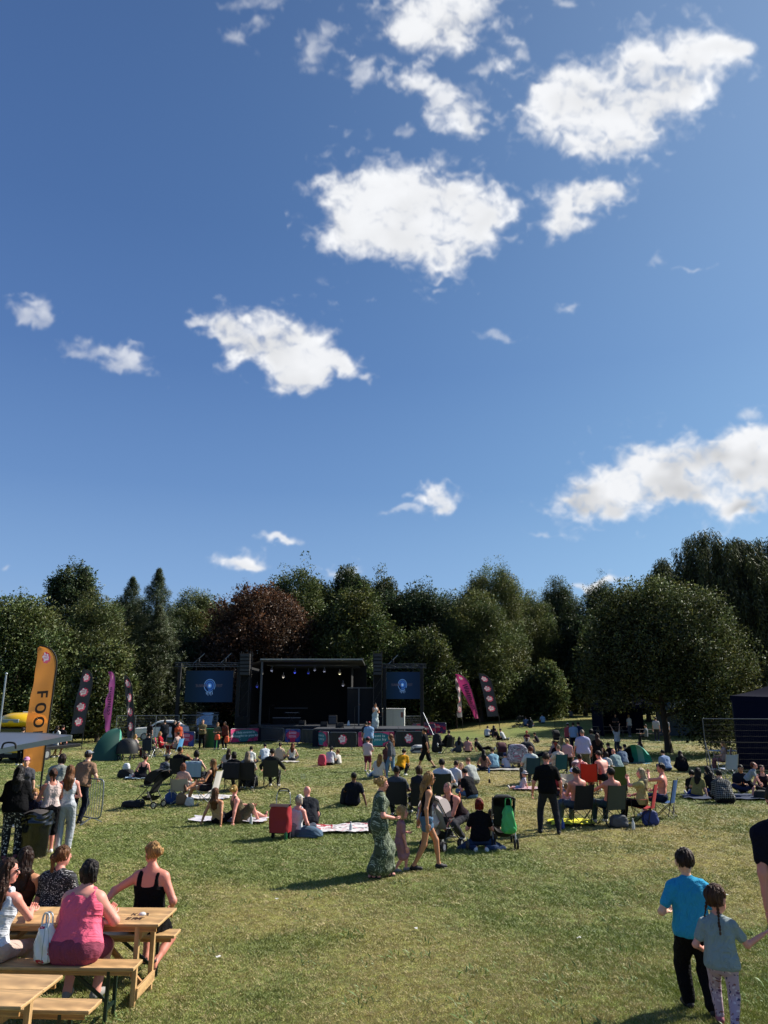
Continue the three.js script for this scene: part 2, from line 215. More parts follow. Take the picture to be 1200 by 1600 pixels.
// crown: sprigs over overlapping lobes; rgb is the leaf colour (linear)
function crown(parent, lobes, kind, count, rgb, seed, opt = {}) {
  const q = rng(seed), geo = SPRIGS[kind][seed % SPRIGS[kind].length], im = new THREE.InstancedMesh(geo, opt.mat ?? M_LEAF, count), m4 = new THREE.Matrix4(), Q = new THREE.Quaternion(), e = new THREE.Euler(), c = new THREE.Color();
  const w = lobes.map((l) => Math.pow(l[3] * l[4] * l[5], 0.667)), tot = w.reduce((a, b) => a + b, 0);
  for (let k = 0; k < count; k++) {
    let t = q() * tot, i = 0, coneS = 1; while (i < w.length - 1 && t > w[i]) t -= w[i++];
    const l = lobes[i], th = q() * 6.283, y = q() * 2 - 1, rr = Math.sqrt(1 - y * y), rad = (q() < 0.05 ? 1.05 + 0.35 * q() : 0.60 + 0.42 * Math.sqrt(q())) * (0.82 + 0.36 * vn3(l[0] + Math.cos(th) * rr * 2.3 + seed, y * 2.3 + i, Math.sin(th) * rr * 2.3));
    let x = l[0] + l[3] * rr * Math.cos(th) * rad, yy = l[1] + l[4] * y * rad, z = l[2] + l[5] * rr * Math.sin(th) * rad;
    if (opt.cone) { const hy = Math.pow(q(), 1.25); const R = opt.cone[1] * Math.pow(1 - hy, 0.92) * (0.5 + 0.55 * Math.sqrt(q())) * (0.78 + 0.34 * Math.sin(hy * 70 + th * 2)); coneS = 0.35 + 0.65 * Math.pow(1 - hy, 0.6); x = Math.cos(th) * R; z = Math.sin(th) * R; yy = opt.cone[2] + hy * (opt.cone[0] - 0.6) - R * 0.25; }
    const s = coneS * (opt.size ?? 1) * (0.7 + 0.7 * q()); e.set((q() - 0.5) * (opt.hang ? 0.3 : 3), q() * 6.283, (q() - 0.5) * (opt.hang ? 0.3 : 3)); Q.setFromEuler(e);
    im.setMatrixAt(k, m4.compose(V(x, yy, z), Q, V(s, s * (opt.tall ?? 1), s)));
    const lv = 0.8 + 0.4 * h2(i * 7 + seed, seed), v = lv * (0.65 + 0.7 * q()), hue = (q() - 0.5) * 0.3 + (h2(i * 3, seed) - 0.5) * 0.25; im.setColorAt(k, c.setRGB(rgb[0] * v * (1 + hue), rgb[1] * v, rgb[2] * v * (1 - hue * 0.6)));
  }
  im.name = 'crown'; im.userData.kind = 'stuff'; shadowed(im); parent.add(im); return im;
}
// tree seen at px between tops; D metres off: W wide, H tall
let treeSeed = 100;
function tree(name, label, px, topPy, D, wpx, opt = {}) {
  treeSeed += 7; const s = treeSeed, q = rng(s), top = ahead(px, topPy, D), W = wpx / FOCAL * D, x = top[0], y0 = gh(x, -D), H = top[1] - y0;
  const t = thing(name, label, opt.category ?? 'tree', [x, y0, -D], opt.extra ? 0 * q() : q() * 360, opt.group ?? 'trees around the field');
  const base = opt.base ?? 0.12, R = W / 2, lobes = [];
  const n = opt.lobes ?? 34, crownH = H * (1 - base);
  for (let k = 0; k < n; k++) { const f = (k + 0.5) / n, hy = base * H + crownH * (0.1 + 0.78 * f), prof = opt.profile === 'tall' ? Math.pow(Math.sin(Math.PI * clamp(0.12 + 0.8 * f)), 0.6) : Math.sqrt(clamp(1 - Math.pow((f - 0.42) / 0.62, 2))), a = k * 2.399 + q(), rr = R * prof * (0.60 + 0.18 * q()), lr = R * (0.24 + 0.17 * q()) * (0.65 + 0.35 * prof); lobes.push([Math.cos(a) * rr, hy, Math.sin(a) * rr, lr, Math.min(lr * 0.85, crownH * 0.2), lr]); }
  for (let k = 0; k < 9; k++) { const a = q() * 6.283, e = 0.35 + 0.9 * q(), c = Math.cos(e) * R * 0.72, l = R * (0.10 + 0.10 * q()); lobes.push([Math.cos(a) * c, base * H + crownH * (0.45 + 0.5 * Math.sin(e)), Math.sin(a) * c, l, l * 1.7, l]); }
  lobes.push([0, base * H + crownH * 0.52, 0, R * 0.62, crownH * 0.4, R * 0.62], [0, H - crownH * 0.16, 0, R * 0.4, crownH * 0.16, R * 0.4]);
  for (const e of opt.extra ?? []) lobes.push(e.map((v, i) => i === 1 || i === 4 ? v * H : v * R));
  part('trunk', limbs(H * 0.95, Math.max(0.12, H * 0.022), s, opt.kind === 'needle' ? 0 : 7, Math.max(0.12, base)), opt.bark ?? M_BARK, t);
  if (opt.cone) opt.cone[0] = H; const area = W * H; crown(t, lobes, opt.kind ?? 'broad', Math.round(area * (opt.dense ?? 16)), opt.rgb ?? [0.045, 0.062, 0.022], s, opt);
  return t;
}
const G1 = [0.098, 0.128, 0.038], G2 = [0.128, 0.160, 0.046], G3 = [0.080, 0.112, 0.042], G4 = [0.146, 0.180, 0.056], COPPER = [0.160, 0.084, 0.048], DARK = [0.068, 0.098, 0.036];
{
  const T = tree;
  T('broadleaf_tree', 'grey green tree filling the left edge behind yellow truck', 35, 932, 62, 175, { rgb: G2, base: 0.04 });
  T('broadleaf_tree', 'tall dark round tree rising above its neighbours behind black flags', 117, 880, 84, 112, { rgb: G3, dense: 14 });
  T('conifer_tree', 'light green conical tree behind the magenta flag', 152, 928, 68, 120, { rgb: G4, kind: 'fine', profile: 'tall', base: 0.04 });
  T('broadleaf_tree', 'low leafy tree with pale leaves behind the two black feather flags', 165, 1005, 60, 95, { rgb: G4, base: 0.03 });
  T('conifer_tree', 'dark pointed conifer next to the spire conifer', 208, 903, 80, 95, { rgb: DARK, kind: 'needle', dense: 22, cone: [0, 7.6, 0.6] });
  T('conifer_tree', 'dark slim spire conifer tallest of the conifers', 249, 890, 78, 90, { rgb: DARK, kind: 'needle', dense: 24, cone: [0, 7.0, 0.6] });
  T('conifer_tree', 'soft green spreading conifer below the spire', 250, 945, 72, 120, { rgb: [0.075, 0.098, 0.035], kind: 'needle', dense: 24, cone: [0, 6.2, 0.4] });
  T('broadleaf_tree', 'yellowish green loose tree behind the screen with scaffolding', 305, 925, 88, 120, { rgb: G4, kind: 'fine' });
  T('broadleaf_tree', 'dark filler tree between spire conifer and copper tree', 285, 985, 80, 110, { rgb: DARK, base: 0.02 });
  T('copper_beech', 'big copper leaved tree behind the stage roof', 405, 918, 79, 185, { rgb: COPPER, dense: 16, base: 0.05 });
  T('broadleaf_tree', 'broad green tree behind the copper tree', 465, 890, 90, 150, { rgb: G2, dense: 14 });
  T('broadleaf_tree', 'dark topped tree peeking above the stage centre', 548, 886, 92, 95, { rgb: G3 });
  T('broadleaf_tree', 'dark tree with a ragged top behind the right loudspeaker tower', 600, 897, 90, 95, { rgb: DARK });
  T('broadleaf_tree', 'sunlit green tree leaning over the stage right side', 553, 920, 80, 150, { rgb: G2, base: 0.05 });
  T('broadleaf_tree', 'dark green tree behind the right hand screen', 655, 915, 90, 120, { rgb: DARK });
  T('broadleaf_tree', 'mid green tree beside the right hand screen', 665, 985, 78, 105, { rgb: G1, base: 0.03 });
  T('poplar_tree', 'tall pale tree with feathery top behind the pink flag', 770, 884, 90, 130, { rgb: G4, kind: 'fine', profile: 'tall', dense: 15 });
  T('broadleaf_tree', 'rounded grey green tree behind the right feather flags', 745, 925, 84, 130, { rgb: G2, kind: 'fine', base: 0.04, dense: 16 });
  T('broadleaf_tree', 'low dark tree behind the black emblem flag', 785, 1000, 86, 95, { rgb: G1, base: 0.02 });
  T('poplar_tree', 'tall airy poplar with gaps of sky', 868, 905, 100, 92, { rgb: G3, kind: 'fine', profile: 'tall', dense: 12 });
  T('poplar_tree', 'slimmer poplar left of the airy poplar', 832, 925, 96, 80, { rgb: G4, kind: 'fine', profile: 'tall', dense: 13 });
  T('broadleaf_tree', 'dark mass of tree left of the big field tree', 905, 970, 92, 95, { rgb: DARK });
  T('broadleaf_tree', 'small rounded tree behind the crown of the field tree', 935, 908, 95, 85, { rgb: G3, kind: 'fine' });
  T('garden_bush', 'leafy upright bush standing alone on the far lawn', 850, 1040, 84, 62, { rgb: G4, kind: 'near', base: 0.01, category: 'bush', size: 1.3, dense: 24 });
  T('garden_bush', 'dark round bush behind the black emblem flag', 787, 1030, 85, 72, { rgb: G1, base: 0.01, category: 'bush' });
  T('young_tree', 'thin young tree between the right hand flags and the fence', 712, 1065, 78, 34, { rgb: G2, kind: 'near', base: 0.35, dense: 8, lobes: 6 });
  // the big field tree
  T('field_tree', 'big rounded shady tree standing on the field by navy gazebos', 1022, 916, 47, 252, { rgb: [0.112, 0.138, 0.046], kind: 'near', base: 0.27, dense: 40, lobes: 52, size: 0.95, extra: [[0.62, 0.24, 0.1, 0.34, 0.17, 0.34], [0.8, 0.3, 0.3, 0.24, 0.2, 0.24], [0.45, 0.14, 0.5, 0.26, 0.12, 0.26], [0.34, 0.17, 0.45, 0.30, 0.13, 0.30], [0.55, 0.10, 0.42, 0.32, 0.10, 0.30], [0.80, 0.12, 0.30, 0.26, 0.12, 0.26], [0.25, 0.24, 0.5, 0.3, 0.12, 0.3], [0.72, 0.13, -0.1, 0.24, 0.11, 0.24], [-0.72, 0.34, 0.2, 0.24, 0.12, 0.26], [-0.9, 0.42, 0, 0.2, 0.14, 0.2], [0.9, 0.44, 0, 0.2, 0.16, 0.22]] });
  // undergrowth that closes the wood below the crowns
  const hedge = [[20, 1050, 70], [90, 1060, 66], [150, 1070, 68], [215, 1065, 72], [270, 1060, 76], [330, 1050, 78], [385, 1060, 78], [440, 1060, 80], [500, 1055, 80], [560, 1050, 80], [620, 1050, 80], [680, 1060, 84], [735, 1060, 88], [800, 1068, 88], [835, 1075, 92], [890, 1068, 100], [925, 1062, 104], [960, 1060, 104], [1000, 1050, 100], [1100, 1040, 90], [1170, 1040, 85]];
  const where = ['at the left picture edge behind the truck', 'behind the orange banner', 'behind the left pair of black flags', 'behind the magenta flag', 'left of the scaffold screen', 'behind the left screen', 'behind the left loudspeaker tower', 'behind the stage left half', 'behind the stage centre', 'behind the stage right half', 'behind the right screen', 'right of the right screen', 'behind the pink flag', 'left of the lone bush', 'behind the lone bush', 'right of the lone bush at the wood edge', 'on the wood edge beyond the far lawn', 'beyond the far navy gazebo', 'behind the field tree trunk', 'below the willow', 'behind the near navy marquee'];
  hedge.forEach(([px, py, D], i) => T('undergrowth_bush', 'dark undergrowth bush ' + where[i], px, py, D, 92, { rgb: i % 3 ? DARK : G1, base: 0.005, category: 'bush', dense: 15, lobes: 14, group: 'undergrowth along the wood' }));
  // back rows of the wood
  [[-30, 935, 74, 'at the far left'], [60, 960, 90, 'left of the dark round tree'], [200, 935, 96, 'behind the dark conifers'], [350, 945, 92, 'between yellowish tree and copper tree'], [510, 915, 100, 'behind the stage centre'], [630, 930, 100, 'behind the right tower'], [700, 925, 104, 'in the gap left of the pale poplar'], [810, 935, 110, 'in the gap right of the pale poplar'], [890, 955, 114, 'right of the airy poplar'], [1000, 960, 80, 'behind the field tree left side'], [1110, 950, 82, 'behind the field tree right side'], [1230, 900, 78, 'past the right picture edge']].forEach(([px, py, D, w]) => T('wood_tree', 'dark wood tree in the back row ' + w, px, py, D, 120, { rgb: DARK, base: 0.03, dense: 11 }));
}
// willows: boughs with hanging streamers
function willow(label, px, topPy, D, wpx) {
  treeSeed += 7; const s = treeSeed, q = rng(s), top = ahead(px, topPy, D), W = wpx / FOCAL * D, x = top[0], y0 = gh(x, -D), H = top[1] - y0, t = thing('weeping_willow', label, 'tree', [x, y0, -D], 0, 'trees around the field');
  part('trunk', limbs(H * 0.9, 0.5, s, 8, 0.25), M_BARK, t);
  const n = Math.round(W * H * 17), im = new THREE.InstancedMesh(SPRIGS.willow[0], M_LEAF, n), m4 = new THREE.Matrix4(), Q = new THREE.Quaternion(), c = new THREE.Color(); let k = 0;
  while (k < n) { const a = q() * 6.283, rr = W / 2 * Math.sqrt(q()), hump = 0.80 + 0.20 * vn2(Math.cos(a) * rr / 2.2 + s, Math.sin(a) * rr / 2.2), yt = H * hump * Math.sqrt(Math.max(0.05, 1 - Math.pow(rr / (W * 0.56), 2.6))), len = (0.25 + 0.6 * q()) * yt, v0 = 0.7 + 0.6 * q(); let px_ = Math.cos(a) * rr, pz = Math.sin(a) * rr;
    for (let y = yt; y > yt - len && k < n; y -= 0.42) { px_ += (q() - 0.5) * 0.12; pz += (q() - 0.5) * 0.12; Q.setFromAxisAngle(V(0, 1, 0), q() * 6.283); im.setMatrixAt(k, m4.compose(V(px_, y, pz), Q, V(1, 1.2, 1).multiplyScalar(0.8 + 0.5 * q()))); const v = v0 * (0.75 + 0.5 * q()); im.setColorAt(k++, c.setRGB(0.078 * v, 0.094 * v, 0.036 * v)); } }
  im.name = 'crown'; im.userData.kind = 'stuff'; shadowed(im); t.add(im);
}
willow('huge weeping willow towering behind the field tree on the right', 1130, 812, 74, 235);
willow('smaller willow crown left of the huge willow', 1032, 865, 84, 90);
// ------------------------------------------------------------------ figures: a skeleton, a field round its bones, and a mesh of that field
// prims: {a,b,ra,rb,n?,f?,k?} tapered capsules, flattened by f along n; {c,r,m?,k?} ellipsoids with axes m
function fieldMesh(prims, cell, opt = {}) {
  let lo = V(1e9, 1e9, 1e9), hi = V(-1e9, -1e9, -1e9);
  for (const p of prims) { const R = p.c ? Math.max(p.r.x, p.r.y, p.r.z) : Math.max(p.ra, p.rb) * Math.max(1, p.f ?? 1); const A = p.c ?? p.a, B = p.c ?? p.b; p.lo = V(Math.min(A.x, B.x) - R, Math.min(A.y, B.y) - R, Math.min(A.z, B.z) - R); p.hi = V(Math.max(A.x, B.x) + R, Math.max(A.y, B.y) + R, Math.max(A.z, B.z) + R); lo.min(p.lo); hi.max(p.hi); }
  const pad = cell * 3 + 0.02; lo.addScalar(-pad); hi.addScalar(pad);
  const nx = Math.ceil((hi.x - lo.x) / cell) + 1, ny = Math.ceil((hi.y - lo.y) / cell) + 1, nz = Math.ceil((hi.z - lo.z) / cell) + 1, F = new Float32Array(nx * ny * nz).fill(0.5), sx = 1, sy = nx, sz = nx * ny;
  for (const p of prims) {
    const k = p.k ?? opt.k ?? 0.03, m = k + cell * 2, neg = p.cut;
    const i0 = Math.max(0, Math.floor((p.lo.x - m - lo.x) / cell)), i1 = Math.min(nx - 1, Math.ceil((p.hi.x + m - lo.x) / cell)), j0 = Math.max(0, Math.floor((p.lo.y - m - lo.y) / cell)), j1 = Math.min(ny - 1, Math.ceil((p.hi.y + m - lo.y) / cell)), k0 = Math.max(0, Math.floor((p.lo.z - m - lo.z) / cell)), k1 = Math.min(nz - 1, Math.ceil((p.hi.z + m - lo.z) / cell));
    let bx, by, bz, bb; if (!p.c) { bx = p.b.x - p.a.x; by = p.b.y - p.a.y; bz = p.b.z - p.a.z; bb = 1 / Math.max(1e-9, bx * bx + by * by + bz * bz); }
    const mx = p.m?.[0], my = p.m?.[1], mz = p.m?.[2], fk = p.n ? 1 / p.f - 1 : 0;
    for (let z = k0; z <= k1; z++) for (let y = j0; y <= j1; y++) for (let x = i0; x <= i1; x++) {
      const X = lo.x + x * cell, Y = lo.y + y * cell, Z = lo.z + z * cell; let d;
      if (p.c) { let qx = X - p.c.x, qy = Y - p.c.y, qz = Z - p.c.z; if (mx) { const a = qx * mx.x + qy * mx.y + qz * mx.z, b = qx * my.x + qy * my.y + qz * my.z, c = qx * mz.x + qy * mz.y + qz * mz.z; qx = a; qy = b; qz = c; }
        const ux = qx / p.r.x, uy = qy / p.r.y, uz = qz / p.r.z, g0 = Math.sqrt(ux * ux + uy * uy + uz * uz), wx = ux / p.r.x, wy = uy / p.r.y, wz = uz / p.r.z, g1 = Math.sqrt(wx * wx + wy * wy + wz * wz); d = g1 > 1e-6 ? g0 * (g0 - 1) / g1 : -Math.min(p.r.x, p.r.y, p.r.z); }
      else { const ax = X - p.a.x, ay = Y - p.a.y, az = Z - p.a.z; let t = (ax * bx + ay * by + az * bz) * bb; t = t < 0 ? 0 : t > 1 ? 1 : t; let qx = ax - t * bx, qy = ay - t * by, qz = az - t * bz; if (p.n) { const c = (qx * p.n.x + qy * p.n.y + qz * p.n.z) * fk; qx += p.n.x * c; qy += p.n.y * c; qz += p.n.z * c; } d = Math.sqrt(qx * qx + qy * qy + qz * qz) - (p.ra + (p.rb - p.ra) * t); }
      const o = x + y * sy + z * sz, f = F[o];
      if (neg) { const h = clamp(0.5 - 0.5 * (f + d) / k); F[o] = f + (-d - f) * h + k * h * (1 - h); }
      else { const h = clamp(0.5 + 0.5 * (f - d) / k); F[o] = f + (d - f) * h - k * h * (1 - h); }
    }
  }
  if (opt.clip) for (let z = 0; z < nz; z++) for (let y = 0; y < ny; y++) for (let x = 0; x < nx; x++) { const o = x + y * sy + z * sz, c = opt.clip(lo.x + x * cell, lo.y + y * cell, lo.z + z * cell); if (c > F[o]) F[o] = c; }
  // surface nets
  const vid = new Int32Array(nx * ny * nz).fill(-1), P = [], I = [];
  for (let z = 0; z < nz - 1; z++) for (let y = 0; y < ny - 1; y++) for (let x = 0; x < nx - 1; x++) {
    const o = x + y * sy + z * sz; let s = 0; const v = [F[o], F[o + 1], F[o + sy], F[o + sy + 1], F[o + sz], F[o + sz + 1], F[o + sz + sy], F[o + sz + sy + 1]]; for (let i = 0; i < 8; i++) if (v[i] < 0) s++;
    if (!s || s === 8) continue; let cx = 0, cy = 0, cz = 0, n = 0;
    const E = fieldMesh.E; for (let i = 0; i < 24; i += 2) { const a = E[i], b = E[i + 1]; if ((v[a] < 0) !== (v[b] < 0)) { const t = v[a] / (v[a] - v[b]); cx += (a & 1) + t * ((b & 1) - (a & 1)); cy += ((a >> 1) & 1) + t * (((b >> 1) & 1) - ((a >> 1) & 1)); cz += ((a >> 2) & 1) + t * (((b >> 2) & 1) - ((a >> 2) & 1)); n++; } }
    vid[o] = P.length / 3; P.push(lo.x + (x + cx / n) * cell, lo.y + (y + cy / n) * cell, lo.z + (z + cz / n) * cell);
  }
  const quad = (a, b, c, d, flip) => { if (a < 0 || b < 0 || c < 0 || d < 0) return; flip ? I.push(a, b, c, a, c, d) : I.push(a, c, b, a, d, c); };
  for (let z = 1; z < nz - 1; z++) for (let y = 1; y < ny - 1; y++) for (let x = 1; x < nx - 1; x++) { const o = x + y * sy + z * sz, f = F[o] < 0;
    if (f !== F[o + 1] < 0) quad(vid[o - sy - sz], vid[o - sz], vid[o], vid[o - sy], f);
    if (f !== F[o + sy] < 0) quad(vid[o - 1 - sz], vid[o - 1], vid[o], vid[o - sz], f);
    if (f !== F[o + sz] < 0) quad(vid[o - 1 - sy], vid[o - sy], vid[o], vid[o - 1], f); }
  const g = new THREE.BufferGeometry(); g.setAttribute('position', new THREE.Float32BufferAttribute(P, 3)); g.setIndex(I); g.computeVertexNormals();
  if (opt.rough) { const a = g.attributes.position, nn = g.attributes.normal, [amp, fx, fy, sd] = opt.rough; for (let i = 0; i < a.count; i++) { const x = a.getX(i), y = a.getY(i), z = a.getZ(i), w = (vn3(x * fx + sd, y * fy, z * fx) - 0.5 + 0.5 * (vn3(x * fx * 2.1, y * fy * 2.1 + sd, z * fx * 2.1) - 0.5)) * amp; a.setXYZ(i, x + nn.getX(i) * w, y + nn.getY(i) * w, z + nn.getZ(i) * w); } g.computeVertexNormals(); }
  const a = g.attributes.position, uv = new Float32Array(a.count * 2); for (let i = 0; i < a.count; i++) { uv[i * 2] = a.getX(i) + a.getZ(i) * 0.8; uv[i * 2 + 1] = a.getY(i) - a.getZ(i) * 0.3; } g.setAttribute('uv', new THREE.BufferAttribute(uv, 2));
  return g;
}
fieldMesh.E = [0, 1, 2, 3, 4, 5, 6, 7, 0, 2, 1, 3, 4, 6, 5, 7, 0, 4, 1, 5, 2, 6, 3, 7];
const cap = (a, b, ra, rb = ra, k, n, f) => ({ a, b, ra, rb, k, n, f }), ell = (c, x, y, z, m, k) => ({ c, r: V(x, y, z), m, k });
const mix = (a, b, t) => a.clone().lerp(b, t);
// two bones from A to B with lengths p and q bending towards pole
function bend(A, B, p, q, pole) { const d = B.clone().sub(A); let L = d.length(); const max = (p + q) * 0.998; if (L > max) { d.multiplyScalar(max / L); L = max; B = A.clone().add(d); } L = Math.max(L, Math.abs(p - q) + 0.02); d.normalize(); const x = (p * p - q * q + L * L) / (2 * L), h = Math.sqrt(Math.max(0, p * p - x * x)), w = pole.clone().addScaledVector(d, -pole.dot(d)); if (w.lengthSq() < 1e-6) w.set(0.3, 0.2, 1); w.normalize(); return [A.clone().addScaledVector(d, x).addScaledVector(w, h), B]; }
// poses in (side, up, forward); L is the figure's own left (-x), R its right. head = [yaw, pitch, roll]
const POSES = {
  stand: { p: [0, .93, 0], lean: 2, fL: [-.10, .075, -.02], fR: [.11, .075, .05], hL: [-.27, .80, .06], hR: [.27, .80, .04] },
  relaxed: { p: [.03, .925, 0], lean: 1, side: 3, fL: [-.13, .075, .05], fR: [.12, .075, -.03], hL: [-.29, .82, .06], hR: [.26, .84, .1] },
  wide: { p: [0, .905, 0], lean: 1, fL: [-.19, .075, .1], fR: [.2, .075, -.05], hL: [-.33, .86, .12], hR: [.32, .86, .1], head: [-20, 8, 0] },
  hold: { p: [0, .93, 0], lean: 3, fL: [-.10, .075, 0], fR: [.11, .075, .03], hL: [-.12, 1.12, .32], hR: [.12, 1.12, .32], head: [0, 15, 0] },
  cross: { p: [.02, .93, 0], lean: 0, fL: [-.12, .075, 0], fR: [.13, .075, .03], hL: [.1, 1.16, .21], hR: [-.1, 1.13, .22] },
  hipbag: { p: [0, .93, 0], lean: 2, fL: [-.1, .075, 0], fR: [.1, .075, .04], hL: [-.24, .95, .14], hR: [.12, 1.08, .26] },
  lean: { p: [0, .92, -.04], lean: 26, fL: [-.12, .075, -.12], fR: [.13, .075, -.05], hL: [-.25, .98, .42], hR: [.25, .98, .42], head: [0, -8, 0] },
  walk: { p: [0, .905, 0], lean: 4, fL: [-.08, .085, .33], fR: [.08, .13, -.36], hL: [-.27, .84, -.14], hR: [.26, .85, .2] },
  stroll: { p: [0, .915, 0], lean: 3, fL: [-.08, .08, .2], fR: [.08, .09, -.2], hL: [-.28, .83, -.06], hR: [.27, .84, .12] },
  bend: { p: [0, .86, -.15], lean: 72, fL: [-.12, .075, 0], fR: [.13, .075, .03], hL: [-.18, .45, .5], hR: [.18, .45, .5], head: [0, -30, 0] },
  armsup: { p: [0, .93, 0], lean: 0, fL: [-.1, .075, 0], fR: [.1, .075, .04], hL: [-.36, 1.9, .1], hR: [.3, 1.95, .05], head: [0, -15, 0] },
  chair: { p: [0, .50, 0], lean: -12, fL: [-.14, .075, .50], fR: [.15, .075, .46], hL: [-.26, .66, .22], hR: [.26, .66, .22] },
  chairlap: { p: [0, .50, 0], lean: -6, fL: [-.12, .075, .52], fR: [.13, .075, .44], hL: [-.1, .66, .3], hR: [.1, .66, .3], head: [0, 10, 0] },
  chairsip: { p: [0, .50, 0], lean: -4, fL: [-.15, .075, .48], fR: [.15, .075, .5], hL: [-.06, 1.06, .3], hR: [.2, .64, .28], head: [-10, 0, 0], eL: [-1, -.6, .2] },
  chaircross: { p: [0, .50, 0], lean: -14, fL: [-.06, .075, .58], fR: [-.2, .42, .62], hL: [-.22, .68, .2], hR: [.2, .68, .2] },
  bench: { p: [0, .56, 0], lean: 14, fL: [-.15, .075, .25], fR: [.15, .075, .28], hL: [-.2, .79, .46], hR: [.2, .79, .46], head: [0, 6, 0] },
  benchdown: { p: [0, .56, 0], lean: 4, fL: [-.13, .075, .36], fR: [.13, .075, .32], hL: [-.16, .68, .28], hR: [.16, .68, .28] },
  knees: { p: [0, .13, 0], lean: 10, fL: [-.12, .075, .50], fR: [.13, .075, .46], hL: [-.1, .42, .44], hR: [.1, .42, .44] },
  cross_leg: { p: [0, .13, 0], lean: 12, fL: [.14, .07, .24], fR: [-.13, .1, .32], hL: [-.2, .26, .28], hR: [.2, .26, .28], kL: [-1, .35, .5], kR: [1, .35, .5] },
  slump: { p: [0, .13, 0], lean: 26, fL: [.12, .07, .26], fR: [-.12, .1, .34], hL: [-.1, .3, .4], hR: [.1, .3, .4], kL: [-1, .4, .5], kR: [1, .4, .5], head: [0, 12, 0] },
  legsout: { p: [0, .13, 0], lean: -22, fL: [-.1, .075, .84], fR: [.1, .075, .80], hL: [-.30, .04, -.36], hR: [.30, .04, -.36], eL: [-1, 0, -1], eR: [1, 0, -1] },
  oneknee: { p: [0, .13, 0], lean: -16, fL: [-.16, .075, .78], fR: [.14, .075, .48], hL: [-.12, .4, .36], hR: [.36, .04, -.28], eR: [1, 0, -1] },
  sidesit: { p: [0, .14, 0], lean: 4, side: 8, fL: [-.42, .07, .10], fR: [-.34, .07, .28], hL: [-.16, .3, .3], hR: [.36, .04, -.02], kL: [.3, .4, 1], kR: [.2, .4, 1] },
  kneel: { p: [0, .28, -.02], lean: 8, fL: [-.12, .06, -.24], fR: [.12, .06, -.26], hL: [-.14, .45, .3], hR: [.14, .45, .3], tip: 1 },
  crouch: { p: [0, .36, -.12], lean: 38, fL: [-.14, .075, 0], fR: [.15, .075, .05], hL: [-.12, .35, .42], hR: [.12, .35, .42], head: [0, -10, 0] },
  lie: { p: [0, .14, 0], lean: -58, side: 10, fL: [-.1, .08, .84], fR: [.1, .12, .80], hL: [-.28, .04, -.3], hR: [.3, .04, -.3], eL: [-1, -.2, -1], eR: [1, -.2, -1], head: [0, 40, 0] },
};
function skeleton(poseName, H, b) {
  const o = { ...POSES[poseName], ...(b.pose ?? {}) }, LF = b.kid === 2 ? .80 : b.kid ? .90 : 1;
  if (LF < 1 && o.p[1] > .8) { const drop = o.p[1] * (1 - LF); o.p = [o.p[0], o.p[1] - drop, o.p[2]]; for (const k of ['hL', 'hR']) o[k] = [o[k][0], o[k][1] - drop, o[k][2]]; for (const k of ['fL', 'fR']) o[k] = [o[k][0], o[k][1], o[k][2] * LF]; } else if (LF < 1 && /chair|bench/.test(poseName)) for (const k of ['fL', 'fR']) o[k] = [o[k][0], o[k][1] + .05, o[k][2] * LF];
  const unused = 0, w = (v) => V(v[0], v[1], -v[2]), R = Math.PI / 180, J = {};
  const ln = o.lean * R, sd = (o.side ?? 0) * R; J.P = w(o.p); const tw = (o.twist ?? 0) * R;
  J.up = V(Math.sin(sd), Math.cos(ln) * Math.cos(sd), -Math.sin(ln) * Math.cos(sd)).normalize();
  J.hr = V(1, 0, 0); J.r = V(Math.cos(tw), -Math.sin(sd), Math.sin(tw)).addScaledVector(J.up, 0); J.r.addScaledVector(J.up, -J.r.dot(J.up)).normalize(); J.f = J.up.clone().cross(J.r).normalize();
  const hipW = b.fem ? .095 : .088, shW = (b.fem ? .165 : .19) * (b.sh ?? 1);
  J.waist = J.P.clone().addScaledVector(J.up, .16); J.ribs = J.P.clone().addScaledVector(J.up, .32); J.N = J.P.clone().addScaledVector(J.up, .535).addScaledVector(J.f, .0); J.chest = J.P.clone().addScaledVector(J.up, .43);
  for (const s of [-1, 1]) { const k = s < 0 ? 'L' : 'R';
    J['hip' + k] = J.P.clone().addScaledVector(J.hr, s * hipW).add(V(0, -.02, 0)); J['sh' + k] = J.N.clone().addScaledVector(J.up, -.078).addScaledVector(J.r, s * shW);
    const pole = o['k' + k] ? w(o['k' + k]) : V(s * .18, .35, -1); [J['kn' + k], J['an' + k]] = bend(J['hip' + k], w(o['f' + k]), .435 * LF, .42 * LF, pole);
    const ep = o['e' + k] ? w(o['e' + k]) : V(s * .8, -.5, .9); [J['el' + k], J['ha' + k]] = bend(J['sh' + k], w(o['h' + k]), .29, .255, ep); }
  const [hy, hp, hr] = (b.head ?? o.head ?? [0, 0, 0]), q = new THREE.Quaternion().setFromEuler(new THREE.Euler(-hp * R, -hy * R, -hr * R, 'YXZ'));
  const fw = J.f.clone(); fw.y = 0; fw.lengthSq() < .01 ? fw.set(0, 0, -1) : fw.normalize(); const ry = Math.atan2(-fw.x, -fw.z), qb = new THREE.Quaternion().setFromAxisAngle(V(0, 1, 0), ry).multiply(q);
  J.hR = V(1, 0, 0).applyQuaternion(qb); J.hU = V(0, 1, 0).applyQuaternion(qb).lerp(J.up, .12).normalize(); J.hF = J.hU.clone().cross(J.hR).normalize().multiplyScalar(1); J.hR = J.hF.clone().cross(J.hU).normalize();
  J.skull = J.N.clone().addScaledVector(J.up, .07).addScaledVector(J.hU, .12 * (b.kid === 2 ? 1.3 : b.kid ? 1.15 : 1)).addScaledVector(J.hF, .025);
  J.tip = o.tip; return J;
}
